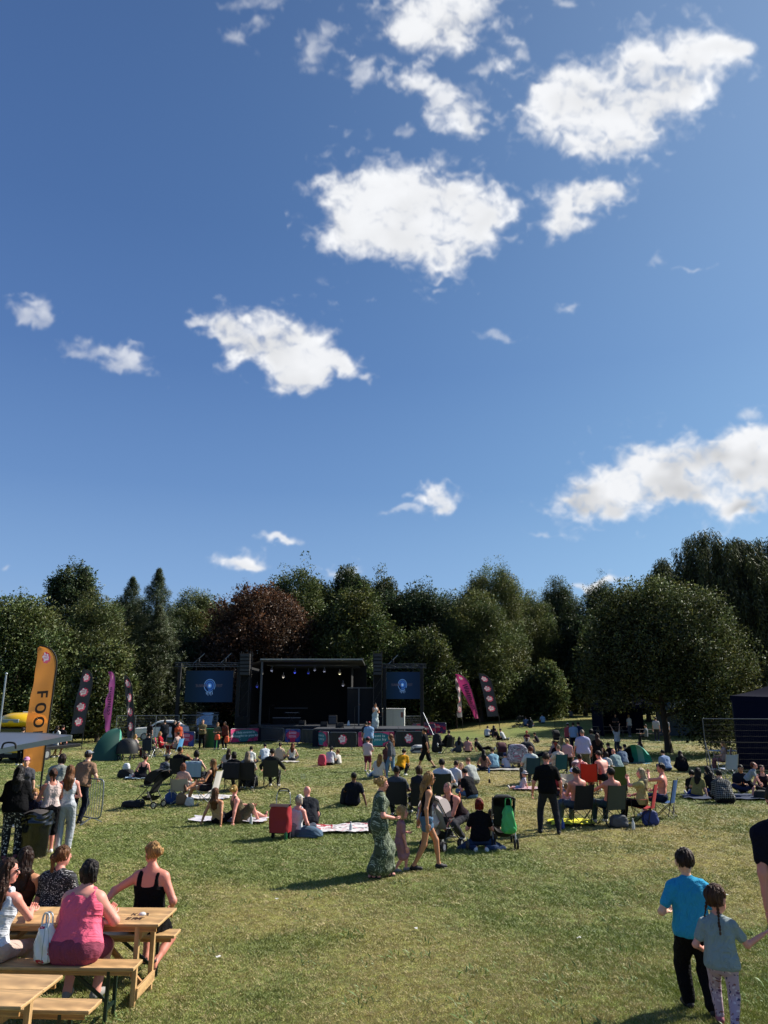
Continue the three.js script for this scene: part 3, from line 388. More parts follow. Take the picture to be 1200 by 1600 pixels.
function handGeo(J, k, hs, fine) {                                         // palm and five bent fingers
  const s = k === 'L' ? -1 : 1, W = J['ha' + k], d = W.clone().sub(J['el' + k]).normalize(), side = J.f.clone().addScaledVector(d, -J.f.dot(d)).normalize(), nrm = side.clone().cross(d).normalize().multiplyScalar(-s), L = [], seg = fine ? 7 : 4;
  const at = (a, b, c) => W.clone().addScaledVector(d, a * hs).addScaledVector(side, b * hs).addScaledVector(nrm, -c * hs), t = (pts, r) => L.push(new THREE.TubeGeometry(new THREE.CatmullRomCurve3(pts), fine ? 6 : 2, r * hs, seg), ...(fine ? [new THREE.SphereGeometry(r * hs, seg, 5).translate(...pts[pts.length - 1].toArray())] : []));
  const palm = new THREE.SphereGeometry(1, fine ? 12 : 7, fine ? 8 : 5); palm.applyMatrix4(new THREE.Matrix4().makeBasis(d.clone().multiplyScalar(.052 * hs), side.clone().multiplyScalar(.042 * hs), nrm.clone().multiplyScalar(.017 * hs * s)).setPosition(at(.045, 0, 0))); L.push(palm);
  [[.028, .068, .0088], [.010, .078, .0092], [-.010, .072, .0088], [-.029, .056, .0078]].forEach(([o, l, r]) => t([at(.06, o * .9, 0), at(.085 + l * .25, o, .004), at(.085 + l * .6, o, .022), at(.085 + l * .72, o, .045)], r));
  t([at(.015, .03, .004), at(.04, .052, .012), at(.068, .056, .026), at(.085, .050, .036)], .0100);
  return merge(L);
}
const geoCache = new Map();
const cached = (key, make) => { if (!geoCache.has(key)) geoCache.set(key, make()); return geoCache.get(key); };
const foldMap = dataTex(512, 512, (u, v) => { const a = pn(u, v, 7, 3), b = pn((u + 0.08 * a) % 1, (v * 0.5) % 1, 22, 6), c = pn(u, v, 90, 2), k = 0.5 * a + 0.36 * (1 - Math.abs(b * 2 - 1)) + 0.14 * c; return [k, k, k]; }, false); foldMap.repeat.set(1.5, 1.5);
const clothMat = (col, rough = .9) => cached('cloth' + col, () => new THREE.MeshPhysicalMaterial({ color: col, roughness: rough, specularIntensity: .25, bumpMap: foldMap, bumpScale: .022, side: THREE.DoubleSide }));
const strandMap = dataTex(256, 256, (u, v) => { const a = pn(u, v * 0.03125, 128, 3), b = pn(u, v * 0.0625, 48, 8), c = pn(u, v, 6, 5), k = 0.45 + 0.55 * (0.5 * a + 0.5 * b) + 0.25 * (c - 0.5); return [k, k * 0.97, k * 0.93]; }), strandBump = dataTex(256, 256, (u, v) => { const a = pn(u, v * 0.03125, 128, 3) * 0.6 + pn(u, v * 0.0625, 48, 8) * 0.4; return [a, a, a]; }, false); strandMap.repeat.set(3, 3); strandBump.repeat.set(3, 3);
const hairMat = (col) => cached('hairm' + col, () => new THREE.MeshPhysicalMaterial({ color: new THREE.Color(col).multiplyScalar(1.35), map: strandMap, bumpMap: strandBump, bumpScale: .012, roughness: .5, specularIntensity: .5, side: THREE.DoubleSide }));
const skinMats = { fair: '#d9a58a', pale: '#e2b59d', tan: '#b9805c', pink: '#dd9583', brown: '#6f4630', red: '#cf8470' };
const skinMat = (s) => cached('skin' + s, () => new THREE.MeshPhysicalMaterial({ color: skinMats[s], roughness: 0.55, sheen: 0.15, sheenColor: new THREE.Color('#ffb090'), sheenRoughness: 0.5, side: THREE.DoubleSide }));
const scaleGeo = (g, s) => g.scale(s, s, s);
// b: fem, fat, kid, sh, pose, head ; wear: top, bottom, dress, shoes ; hair
function person(label, at, yaw, H, pose, o) {
  const b = { fem: o.fem, fat: o.fat ?? 1, kid: o.kid, sh: o.sh, pose: o.pose, head: o.head }, cell = o.cell ?? .034, key = JSON.stringify([pose, b, cell]), s = H / (b.kid === 2 ? 1.64 : b.kid ? 1.68 : 1.72), J = cached('J' + key, () => skeleton(pose, H, b)), fat = b.fat, lt = fat > 1 ? 1 + (fat - 1) * .6 : fat, hs = b.kid === 2 ? 1.46 : b.kid ? 1.28 : 1, t = new THREE.Group();
  t.name = numbered('person'); t.position.set(at[0], at[1] + (o.lift ?? 0), at[2]); t.rotation.y = -yaw * Math.PI / 180; t.scale.setScalar(s); scene.add(t); tag(t, label, 'person', o.group ?? 'people at the festival');
  const torso = (e, k = .07) => { const A = []; const lat = (c, w, r, f) => A.push(cap(c.clone().addScaledVector(J.r, -w), c.clone().addScaledVector(J.r, w), r + e, r + e, k, J.f, f)); const fem = b.fem;
    const hc = J.P.clone().addScaledVector(J.up, .015); A.push(cap(hc.clone().addScaledVector(J.hr, -.075 * fat), hc.clone().addScaledVector(J.hr, .075 * fat), .105 * fat + e, .105 * fat + e, k)); lat(J.waist, .05 * fat, (fem ? .088 : .098) * fat, 1.0); lat(J.ribs, .07 * Math.sqrt(fat), (fem ? .098 : .112) * Math.sqrt(fat), .98); lat(J.chest, (fem ? .082 : .105) * Math.sqrt(fat), (fem ? .088 : .1) * Math.sqrt(fat), .95);
    if (fem && !b.kid) for (const q of [-1, 1]) A.push(ell(J.ribs.clone().addScaledVector(J.up, .055).addScaledVector(J.r, q * .07).addScaledVector(J.f, .085 * Math.sqrt(fat)), .062 * fat + e, .062 * fat + e, .055 * fat + e, null, .05));
    if (fat > 1.12) A.push(ell(J.waist.clone().addScaledVector(J.f, .07 * fat), .13 * fat + e, .13 * fat + e, .1 * fat + e, null, .08)); return A; };
  const trap = (e) => [-1, 1].map((q) => cap(J.N.clone().addScaledVector(J.up, .005).addScaledVector(J.r, q * .03), J[q < 0 ? 'shL' : 'shR'].clone().addScaledVector(J.r, -q * .03).addScaledVector(J.up, .012), .045 * lt + e, .040 * lt + e, .05));
  const sh = (e) => [...trap(e), cap(J.shL, J.shR, .052 * lt + e, .052 * lt + e, .06), cap(J.N.clone().addScaledVector(J.up, -.03), J.N.clone().addScaledVector(J.up, .03), .066 * lt + e, .05 + e, .05)];
  const arm = (k, e, t1 = 1, t2 = 0) => { const A = [cap(J['sh' + k], mix(J['sh' + k], J['el' + k], Math.min(1, t1)), .052 * lt + e, (.052 - .014 * Math.min(1, t1)) * lt + e, .03)]; if (t2 > 0) A.push(cap(J['el' + k], mix(J['el' + k], J['ha' + k], t2), .039 * lt + e, (.039 - .012 * t2) * lt + e, .03)); return A; };
  const leg = (k, e, t1 = 1, t2 = 0, flare = 0) => { const A = [cap(J['hip' + k], mix(J['hip' + k], J['kn' + k], Math.min(1, t1)), .083 * fat + e, (.083 - .029 * Math.min(1, t1)) * lt + e + flare * t1, .035)]; if (t2 > 0) { const m = mix(J['kn' + k], J['an' + k], .3); const back = J['kn' + k].clone().sub(J['an' + k]).cross(J.hr).normalize(); A.push(cap(J['kn' + k], mix(J['kn' + k], J['an' + k], t2), .053 * lt + e + flare, (.053 - .019 * t2) * lt + e + flare * 1.4, .03)); if (t2 > .5) A.push(cap(mix(J['kn' + k], J['an' + k], .12), mix(J['kn' + k], J['an' + k], .5), .045 * lt + e, .04 * lt + e, .03)); } return A; };
  const footDir = (k) => { const sh_ = J['an' + k].clone().sub(J['kn' + k]).normalize(); let d = V((k === 'L' ? -1 : 1) * .18, -.05, -1); if (J.tip) d = V(0, -.25, 1); const hor = V(sh_.x, 0, sh_.z); if (sh_.y > -.55 && !J.tip) { d = V(hor.x * .3 + (k === 'L' ? -.15 : .15), .85, hor.z * .45); } return d.normalize(); };
  const foot = (k, e) => { const d = footDir(k), A = J['an' + k], lowd = Math.abs(d.y) > .5 ? V(0, 0, 0) : V(0, -.038, 0); return [cap(A.clone().addScaledVector(d, -.035).add(lowd), A.clone().addScaledVector(d, .135).add(lowd), .036 + e, .03 + e, .03), cap(A, A.clone().addScaledVector(d, .07).add(lowd), .038 + e * .6, .034 + e, .03)]; };
  const HM = [J.hR, J.hU, J.hF], hp = (x, y, z) => J.skull.clone().addScaledVector(J.hR, x * hs).addScaledVector(J.hU, y * hs).addScaledVector(J.hF, z * hs);
  const headP = () => [ell(hp(0, .015, -.012), .076 * hs, .098 * hs, .094 * hs, HM, .02), ell(hp(0, -.055, .022), .056 * hs, .062 * hs, .064 * hs, HM, .03), cap(hp(0, -.1, .06), hp(0, -.102, .052), .017 * hs, .017 * hs, .025), cap(hp(0, .012, .082), hp(0, -.022, .100), .009 * hs, .0135 * hs, .014), cap(hp(0, -.048, .083), hp(0, -.062, .083), .014 * hs, .013 * hs, .01), ...[-1, 1].flatMap((q) => [ell(hp(q * .077, -.008, -.006), .011 * hs, .031 * hs, .02 * hs, HM, .008), ell(hp(q * .03, .01, .083), .013, .009, .009, HM, .01)])];
  const neck = () => [cap(J.N.clone().addScaledVector(J.up, -.02), J.skull.clone().addScaledVector(J.hU, -.05 * hs).addScaledVector(J.hF, -.015), .056 * lt * (b.fem || b.kid ? .88 : 1.06), .049 * (b.fem || b.kid ? .88 : 1.06), .03)];
  // the body: one continuous surface, eyes, brows and lips as its own colouring
  const bodyGeo = () => { const g0 = fieldMesh([...torso(0), ...sh(0), ...neck(), ...['L', 'R'].flatMap((k) => [...arm(k, 0, 1, 1), ...leg(k, 0, 1, 1), ...foot(k, 0)])], cell, { k: .03 }), hc = Math.min(cell, o.cell && o.cell < .02 ? .0065 : .017), g1 = fieldMesh([...headP(), ...neck()], hc, { k: .02 });
    const all = mergeGeometries([g0, g1, handGeo(J, 'L', b.kid ? 1.08 : 1, cell < .02), handGeo(J, 'R', b.kid ? 1.08 : 1, cell < .02)].map((g) => { const q = g.index ? g.toNonIndexed() : g; for (const k of Object.keys(q.attributes)) if (!['position', 'normal', 'uv'].includes(k)) q.deleteAttribute(k); return q; }), false);
    const a = all.attributes.position, col = new Float32Array(a.count * 3).fill(1), v = V(0, 0, 0); for (let i = 0; i < a.count; i++) { v.fromBufferAttribute(a, i).sub(J.skull); const x = v.dot(J.hR) / hs, y = v.dot(J.hU) / hs, z = v.dot(J.hF) / hs; if (z < .05 || z > .12 || Math.abs(x) > .07) continue; const ex = Math.abs(Math.abs(x) - .031), c = (r, g, bb) => { col[i * 3] = r; col[i * 3 + 1] = g; col[i * 3 + 2] = bb; }; if (ex < .014 && Math.abs(y - .009) < .006) ex < .006 ? c(.06, .05, .05) : c(.9, 1, 1.1); else if (ex < .02 && Math.abs(y - .030) < .005) c(.25, .2, .2); else if (Math.abs(x) < .024 && Math.abs(y + .055) < .009 && z > .07) c(.75, .45, .45); }
    all.setAttribute('color', new THREE.BufferAttribute(col, 3)); return all; };
  const sm = cached('skinv' + (o.skin ?? 'fair'), () => { const m = skinMat(o.skin ?? 'fair').clone(); m.vertexColors = true; return m; });
  part('body', cached('body' + key, bodyGeo), sm, t);
  const cloth = (name, kk, prims, color, opt = {}) => part(name, cached(kk + key + JSON.stringify(opt.key ?? ''), () => fieldMesh(prims(), cell, { k: .03, rough: [opt.fold ?? .02, 13, 8, 3], ...opt })), color.isMaterial ? color : clothMat(color), t);
  const top = o.top ?? 'tee', slv = { tee: [.62, 0], tank: [0, 0], strap: [0, 0], long: [1, .93], vest: [0, 0], crop: [0, 0], polo: [.7, 0] }[top];
  const e0 = .013 + (cell > .03 ? .006 : 0);
  if (!o.bareTop && top !== 'none') cloth(o.topName ?? (top === 'long' ? 'sweater' : top === 'tee' || top === 'polo' ? 'tshirt' : 'vest_top'), 'top' + top, () => { const A = [...torso(e0 + (top === 'tee' || top === 'long' ? .006 : 0))]; if (top === 'tee' || top === 'polo' || top === 'long') { A.push(...trap(e0), cap(J.shL, J.shR, .052 * lt + e0, .052 * lt + e0, .06), cap(J.N.clone().addScaledVector(J.up, -.05), J.N.clone().addScaledVector(J.up, -.012), .07 * lt + e0, .06 * lt + e0 * .6, .04), cap(J.waist.clone().addScaledVector(J.r, -.055 * fat), J.waist.clone().addScaledVector(J.r, .055 * fat), .112 * fat + e0, .112 * fat + e0, .08, J.f, .95), cap(J.P.clone().addScaledVector(J.up, .02).addScaledVector(J.r, -.07 * fat), J.P.clone().addScaledVector(J.up, .02).addScaledVector(J.r, .07 * fat), .118 * fat + e0, .118 * fat + e0, .08)); for (const k of ['L', 'R']) A.push(...arm(k, e0 + .004, slv[0], slv[1])); } else if (top === 'tank' || top === 'vest') for (const q of [-1, 1]) A.push(cap(J.chest.clone().addScaledVector(J.r, q * .085), J.N.clone().addScaledVector(J.r, q * .085).addScaledVector(J.up, .005), .05 * lt + e0 * .6, .034 + e0 * .6, .03)); else if (top === 'strap') for (const q of [-1, 1]) { A.push(cap(J.chest.clone().addScaledVector(J.r, q * .10).addScaledVector(J.f, -.09), J.N.clone().addScaledVector(J.r, q * .095).addScaledVector(J.up, .012), .016, .014, .012), cap(J.N.clone().addScaledVector(J.r, q * .095).addScaledVector(J.up, .012), J.chest.clone().addScaledVector(J.r, q * .08).addScaledVector(J.f, .09), .014, .016, .012)); } return A; }, o.topMat ?? o.topCol ?? '#222222', { clip: top === 'crop' || top === 'tank' || top === 'strap' || top === 'vest' ? (x, y, z) => { const d = (x - J.P.x) * J.up.x + (y - J.P.y) * J.up.y + (z - J.P.z) * J.up.z, lat = Math.abs((x - J.N.x) * J.r.x + (y - J.N.y) * J.r.y + (z - J.N.z) * J.r.z), low = top === 'crop' ? .2 : .0, thin = top === 'strap' || top === 'crop'; return Math.max(low - d, lat < .135 && lat > (thin ? .075 : .055) && !(top === 'crop') ? -1 : d - (top === 'crop' ? .47 : top === 'strap' ? (o.lowBack ? .36 : .45) : .49)); } : top === 'none' ? null : (x, y, z) => { const d = (x - J.P.x) * J.up.x + (y - J.P.y) * J.up.y + (z - J.P.z) * J.up.z; return -.05 - d; }, key: [top, o.lowBack] });
  if (o.bra) cloth('vest_top', 'bra', () => torso(e0), o.bra, { clip: (x, y, z) => { const d = (x - J.P.x) * J.up.x + (y - J.P.y) * J.up.y + (z - J.P.z) * J.up.z; return Math.max(.28 - d, d - .41); } });
  const bot = o.bottom ?? 'trousers', ln = { trousers: [1, .95], shorts: [.78, 0], hotpants: [.34, 0], leggings: [1, .93], jogger: [1, .94], knee: [1, .12] }[bot];
  if (ln && bot !== 'none') cloth(/shorts|hotpants|knee/.test(bot) ? 'shorts' : 'trousers', 'bot' + bot, () => { const e = bot === 'leggings' ? .007 : bot === 'jogger' ? .026 : .014, A = [cap(J.P.clone().addScaledVector(J.hr, -.075 * fat), J.P.clone().addScaledVector(J.hr, .075 * fat), .108 * fat + e0, .108 * fat + e0, .05), cap(J.P, J.P.clone().addScaledVector(J.up, .085), .1 * fat + e0, .098 * fat + e0, .05, J.f, .9)]; for (const k of ['L', 'R']) A.push(...leg(k, e + .004, ln[0], ln[1], bot === 'shorts' || bot === 'knee' ? .02 : bot === 'jogger' ? .008 : .004)); return A; }, o.botMat ?? o.botCol ?? '#23262e', { key: bot, fold: bot === 'leggings' ? .005 : .016 });
  if (bot === 'skirt' || o.dress) cloth(o.dress ? 'dress' : 'skirt', 'skirt' + (o.skirtLen ?? 'mid'), () => { const A = [cap(J.P.clone().addScaledVector(J.hr, -.075 * fat), J.P.clone().addScaledVector(J.hr, .075 * fat), .112 * fat + e0, .112 * fat + e0, .06)], f = { mini: .45, mid: .9, long: 1 }[o.skirtLen ?? 'mid']; for (const k of ['L', 'R']) A.push(cap(J['hip' + k], mix(J['hip' + k], J['kn' + k], Math.min(1, f)), .1 * fat + e0, .1 + e0, .1)); if (f === 1) for (const k of ['L', 'R']) A.push(cap(J['kn' + k], mix(J['kn' + k], J['an' + k], .72), .1 + e0, .135 + e0, .14)); A.push(cap(mix(J.hipL, J.hipR, .5), mix(mix(J.hipL, J.knL, f), mix(J.hipR, J.knR, f), .5), .12 * fat, .13, .08)); if (f === 1) A.push(cap(mix(J.knL, J.knR, .5), mix(mix(J.knL, J.anL, .68), mix(J.knR, J.anR, .68), .5), .13, .17, .1)); return A; }, o.botMat ?? o.botCol ?? o.topMat ?? o.topCol, { key: [o.skirtLen, 's'], fold: .03 });
  if (o.shoes !== 'none') for (const k of ['L', 'R']) part('shoe', cached('shoe' + k + key + (o.sandal ? 's' : ''), () => fieldMesh(foot(k, .007), Math.min(cell, .02), { k: .02, clip: o.sandal ? (x, y, z) => { const a = J['an' + k], d = footDir(k), q = (x - a.x) * d.x + (y - a.y) * d.y + (z - a.z) * d.z; return Math.min(y - (a.y - .052), Math.abs(q - .085) - .02, Math.abs(q + .01) - .014); } : null })), mat(o.shoes ?? '#d8d4cc', .7), t);
  // hair and hats
  const hc = o.hair ?? 'short', hcol = hairMat(o.hairCol ?? '#2a1d14'), hk = o.cell && o.cell < .02 ? .0085 : .018, strand = [hk < .01 ? .022 : .02, 55, 9, 5];
  const scalp = (e, front = .06) => [ell(hp(0, .022, -.02), .081 * hs + e, .102 * hs + e, .094 * hs + e, HM, .02)], faceCut = (lo = -.04) => (x, y, z) => { const v = V(x, y, z).sub(J.skull), fx = v.dot(J.hF) / hs, fy = v.dot(J.hU) / hs; return Math.min(.02 + .0, Math.max(-1, Math.max((fx - (.035 + .55 * Math.max(0, fy - .02)) - .02 * (vn3(x * 70, y * 20, z * 70) - .5)) * .8, lo + .28 * Math.max(0, Math.abs(v.dot(J.hR) / hs) - .05) + (lo > -.2 ? .03 * (vn3(x * 90, y * 6, z * 90) - .5) : 0) - fy))); };
  if (hc !== 'bald' && hc !== 'none') { const lo = { short: -.045, crop: -.04, bob: -.115, long: -1, pony: -.06, bun: -.06, topbun: -.06, pigtails: -.06, curly: -.1, half: -1 }[hc] ?? -.05, back = (d, f, x = 0) => J.N.clone().addScaledVector(J.up, d).addScaledVector(J.f, f).addScaledVector(J.r, x);
    part('hair', cached('hair' + hc + key, () => { const A = scalp(hc === 'crop' ? 0 : hc === 'curly' ? .022 : .007);
      if (hc === 'bob' || hc === 'curly') A.push(...[-1, 1].map((q) => cap(hp(q * .055, .0, -.03), hp(q * .065, -.09, -.02), .042 * hs, .034 * hs, .04)), cap(hp(0, 0, -.06), hp(0, -.1, -.05), .05, .045, .04));
      if (hc === 'long') A.push(cap(hp(0, 0, -.055), back(.02, -.095), .06 * hs, .062, .04), cap(back(.02, -.1), back(-.20, -.125), .062, .035, .05, J.f, .6), ...[-1, 1].flatMap((q) => [cap(hp(q * .06, -.02, -.03), back(.0, -.07, q * .075), .036 * hs, .04, .04), cap(back(0, -.08, q * .075), back(-.17, -.115, q * .06), .042, .024, .04)]));
      const T = [];
      if (hc === 'pony') T.push(cap(hp(0, .04, -.095), hp(0, -.02, -.135), .034, .034, .03), cap(hp(0, -.02, -.135), hp(0, -.17, -.125), .036, .018, .03));
      if (hc === 'bun') T.push(ell(hp(0, .02, -.135), .05, .05, .045, HM, .02)); if (hc === 'topbun') T.push(ell(hp(0, .105, -.06), .042, .04, .042, HM, .02));
      if (hc === 'pigtails') for (const q of [-1, 1]) for (let n = 0; n < 9; n++) T.push(ell(hp(q * (.058 + .004 * n), -.045 - .026 * n, -.07 - .004 * n), .021 - .0012 * n, .02, .021 - .0012 * n, HM, .004));
      const g = fieldMesh(A, hk, { k: .02, rough: strand, clip: faceCut(lo) }); return T.length ? merge([g, fieldMesh(T, hk, { k: .015, rough: strand })]) : g; }), hcol, t); }
  if (o.hat === 'cap') { const m = mat(o.hatCol, .8); const g = cached('cap' + key, () => fieldMesh([ell(hp(0, .045, -.012), .085 * hs, .088 * hs, .1 * hs, HM, .02)], hk, { clip: (x, y, z) => { const v = V(x, y, z).sub(J.skull); return .035 * hs - v.dot(J.hU) - v.dot(J.hF) * .12; } })), h = part('cap', g, m, t); part('cap_peak', cached('peak' + key, () => fieldMesh([ell(hp(0, .052, .10), .068 * hs, .009, .075 * hs, HM, .01)], .01)), m, h); }
  if (o.hat === 'bucket') part('sun_hat', cached('bucket' + key, () => fieldMesh([ell(hp(0, .055, -.008), .086 * hs, .085 * hs, .094 * hs, HM, .02), ell(hp(0, .03, 0), .135 * hs, .018, .14 * hs, HM, .04)], hk, { clip: (x, y, z) => { const v = V(x, y, z).sub(J.skull); return .012 - v.dot(J.hU); } })), mat(o.hatCol, .85), t);
  if (o.shades) part('sunglasses', cached('shades' + key, () => fieldMesh([...[-1, 1].flatMap((q) => [ell(hp(q * .034, .006, .092), .029 * hs, .021 * hs, .009, HM, .006), cap(hp(q * .06, .012, .08), hp(q * .08, .008, .0), .004, .004, .004)]), cap(hp(-.01, .012, .097), hp(.01, .012, .097), .004, .004, .004)], .007)), mat('#0c0c10', .15), t);
  t.userData.J = undefined; return { t, J, s, hp };
}
// ------------------------------------------------------------------ materials shared by the things
const woodMap = dataTex(512, 512, (u, v) => { const g = pn(u, v * 0.25, 64, 3) * 0.35 + pn(u, v * 0.125, 128, 8) * 0.3, ring = 0.5 + 0.5 * Math.sin((u * 22 + pn(u, v, 6, 2) * 3.2) * 6.283), k = 0.80 + 0.18 * g + 0.10 * ring, s = pn(u, v, 9, 4) * 0.08; const st = Math.max(0, pn(u, v, 5, 7) - 0.62) * 0.5, kn = Math.max(0, 1 - Math.hypot((u * 3 % 1) - 0.5, ((v * 2 + 0.3) % 1 - 0.5) * 2.4) * 14) * 0.35; return [(0.80 * k + s) * (1 - st - kn), (0.645 * k + s * 0.8) * (1 - st * 1.1 - kn * 1.2), (0.445 * k + s * 0.5) * (1 - st * 1.2 - kn * 1.3)]; });
const woodMat = (rx = 1, ry = 1, tint = '#ffffff') => { const m = woodMap.clone(); m.repeat.set(rx, ry); m.needsUpdate = true; return new THREE.MeshPhysicalMaterial({ map: m, color: tint, roughness: 0.55, clearcoat: 0.12, clearcoatRoughness: 0.4 }); };
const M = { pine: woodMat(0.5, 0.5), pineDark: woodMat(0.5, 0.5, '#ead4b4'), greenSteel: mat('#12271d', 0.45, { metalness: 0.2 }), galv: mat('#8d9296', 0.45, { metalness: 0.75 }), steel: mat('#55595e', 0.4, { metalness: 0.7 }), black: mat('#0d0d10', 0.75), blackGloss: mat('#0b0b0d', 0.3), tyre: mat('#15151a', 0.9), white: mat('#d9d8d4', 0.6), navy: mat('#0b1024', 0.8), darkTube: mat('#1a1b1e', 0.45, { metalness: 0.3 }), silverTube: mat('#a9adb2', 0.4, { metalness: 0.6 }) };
const ground = (x, z) => [x, gh(x, z), z];

// ------------------------------------------------------------------ beer tables and benches
function beerTable(label, x, z, yaw, len, w, print) {
  const y = gh(x, z), t = thing('beer_table', label, 'table', [x, y, z], yaw, 'festival beer tables'), h = 0.745;
  const g = rbox(len, 0.028, w / 2 - 0.002, 0, h, 0, 0.008);
  for (const s of [-1, 1]) part('plank', g.clone().translate(0, 0, s * w / 4), M.pine, t);
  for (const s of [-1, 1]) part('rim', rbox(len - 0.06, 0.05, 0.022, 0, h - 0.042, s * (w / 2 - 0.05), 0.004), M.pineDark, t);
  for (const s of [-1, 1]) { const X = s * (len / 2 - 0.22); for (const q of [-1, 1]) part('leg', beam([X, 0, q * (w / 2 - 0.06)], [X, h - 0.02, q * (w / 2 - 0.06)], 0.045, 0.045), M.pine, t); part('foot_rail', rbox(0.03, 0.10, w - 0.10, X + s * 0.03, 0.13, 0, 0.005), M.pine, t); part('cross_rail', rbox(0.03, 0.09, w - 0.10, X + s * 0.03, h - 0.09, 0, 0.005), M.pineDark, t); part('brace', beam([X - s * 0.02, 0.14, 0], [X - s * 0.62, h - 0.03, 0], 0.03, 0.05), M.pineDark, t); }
  if (print) { const tx = canvasTex(512, 256, (c) => { c.clearRect(0, 0, 512, 256); c.fillStyle = '#3a2412'; c.font = 'bold 92px sans-serif'; c.fillText('WAT', 30, 228); c.fillText('III', 70, 118); c.font = 'bold 76px sans-serif'; c.fillText('KEA', 285, 120); c.fillText('ERT', 285, 215); }); const m = new THREE.MeshStandardMaterial({ map: tx, transparent: true, roughness: 0.7 }); part('print', new THREE.PlaneGeometry(0.72, 0.42).rotateX(-Math.PI / 2).translate(len / 2 - 0.44, h + 0.0165, 0.02), m, t); }
  return t;
}
function beerBench(label, x, z, yaw, len) {
  const t = thing('beer_bench', label, 'bench', ground(x, z), yaw, 'festival beer benches'), h = 0.455;
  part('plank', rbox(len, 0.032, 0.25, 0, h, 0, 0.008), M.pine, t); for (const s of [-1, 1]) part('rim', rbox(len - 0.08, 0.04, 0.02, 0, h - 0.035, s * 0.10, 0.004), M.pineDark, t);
  for (const s of [-1, 1]) { const X = s * (len / 2 - 0.24); for (const q of [-1, 1]) part('leg', beam([X, 0, q * 0.105], [X, h - 0.02, q * 0.095], 0.03, 0.03), M.greenSteel, t); part('leg_rail', beam([X, 0.12, -0.1], [X, 0.12, 0.1], 0.02, 0.03), M.greenSteel, t); part('brace', beam([X - s * 0.01, 0.13, 0], [X - s * 0.42, h - 0.03, 0], 0.018, 0.03), M.greenSteel, t); }
  return t;
}
beerTable('pine beer table with dark printing where five women sit', -3.32, -8.40, 1.5, 2.2, 0.62, true);
beerBench('pine bench with green legs under the woman in pink', -3.42, -7.83, 1.5, 2.2);
beerBench('pine bench on the stage side of the printed table', -3.36, -8.99, 1.5, 2.2);
beerTable('pale empty pine table cut off by the bottom left corner', -3.60, -6.17, 3, 2.2, 0.62, false);
beerBench('empty pine bench beside the pale corner table', -3.36, -6.76, 3, 2.1);
{ const p = [-3.83 + 0.83, 0.13 + 0.76, -8.30], t = thing('plastic_cup', 'clear plastic cup of pale drink with a straw on the table', 'cup', p, 0);
  part('cup_wall', new THREE.LatheGeometry([[0.028, 0], [0.030, 0.002], [0.040, 0.12], [0.0395, 0.12], [0.0292, 0.004], [0, 0.004]].map((a) => new THREE.Vector2(...a)), 20), new THREE.MeshPhysicalMaterial({ color: '#f2f4f2', roughness: 0.12, transmission: 1, thickness: 0, side: THREE.DoubleSide }), t);
  part('drink', new THREE.CylinderGeometry(0.0325, 0.0288, 0.04, 18).translate(0, 0.025, 0), new THREE.MeshPhysicalMaterial({ color: '#d8b84a', roughness: 0.05, transmission: 0.6, thickness: 0.04, attenuationColor: new THREE.Color('#c89820'), attenuationDistance: 0.05 }), t);
  part('straw', rod([0.0, 0.02, 0], [0.075, 0.20, -0.02], 0.004), mat('#e8c9a8', 0.6), t); }
{ const g = new THREE.SphereGeometry(0.035, 14, 9).scale(1, 0.6, 0.8), a = g.attributes.position; for (let i = 0; i < a.count; i++) { const k = 1 + 0.35 * (vn3(a.getX(i) * 60, a.getY(i) * 60, a.getZ(i) * 60) - 0.5); a.setXYZ(i, a.getX(i) * k, a.getY(i) * k, a.getZ(i) * k); } g.computeVertexNormals(); soloMesh('crumpled_napkin', g.translate(-2.46, 0.13 + 0.78, -8.28), M.white, 'small crumpled white napkin on the printed table end', 'napkin'); }
// a soft bag: crumpled pillow shape
function softBag(name, label, pos, yaw, w, h, d, material, seed = 1, category = 'bag', opt = {}) {
  const g = new THREE.SphereGeometry(0.5, 40, 30), a = g.attributes.position; for (let i = 0; i < a.count; i++) { let x = a.getX(i) * 2, y = a.getY(i) * 2, z = a.getZ(i) * 2; const sg = (v, p) => Math.sign(v) * Math.pow(Math.abs(v), p); x = sg(x, 0.55); y = sg(y, 0.55); z = sg(z, 0.65); const n = 1 + (opt.crumple ?? 0.22) * (vn3(x * 2.2 + seed, y * 2.2, z * 2.2) - 0.5) + 0.16 * (vn3(x * 5 + seed, y * 5, z * 5) - 0.5) + 0.07 * (vn3(x * 13 + seed, y * 13, z * 13) - 0.5), tp = 1 - (opt.taper ?? 0.25) * (y * 0.5 + 0.5); a.setXYZ(i, x * w / 2 * n * tp, (y * 0.5 + 0.5) * h, z * d / 2 * n * tp); } g.computeVertexNormals();
  const t = thing(name, label, category, pos, yaw, opt.group); part('body', g, material, t); if (opt.handles) for (const s of [-1, 1]) part('handle', tube([[-w * 0.18, h * 0.9, s * d * 0.15], [-w * 0.12, h * (1.15 + 0.1 * opt.handles), s * d * 0.1], [w * 0.12, h * (1.15 + 0.1 * opt.handles), s * d * 0.1], [w * 0.18, h * 0.9, s * d * 0.15]], 0.009, 14, 5), opt.handleMat ?? material, t); return t;
}
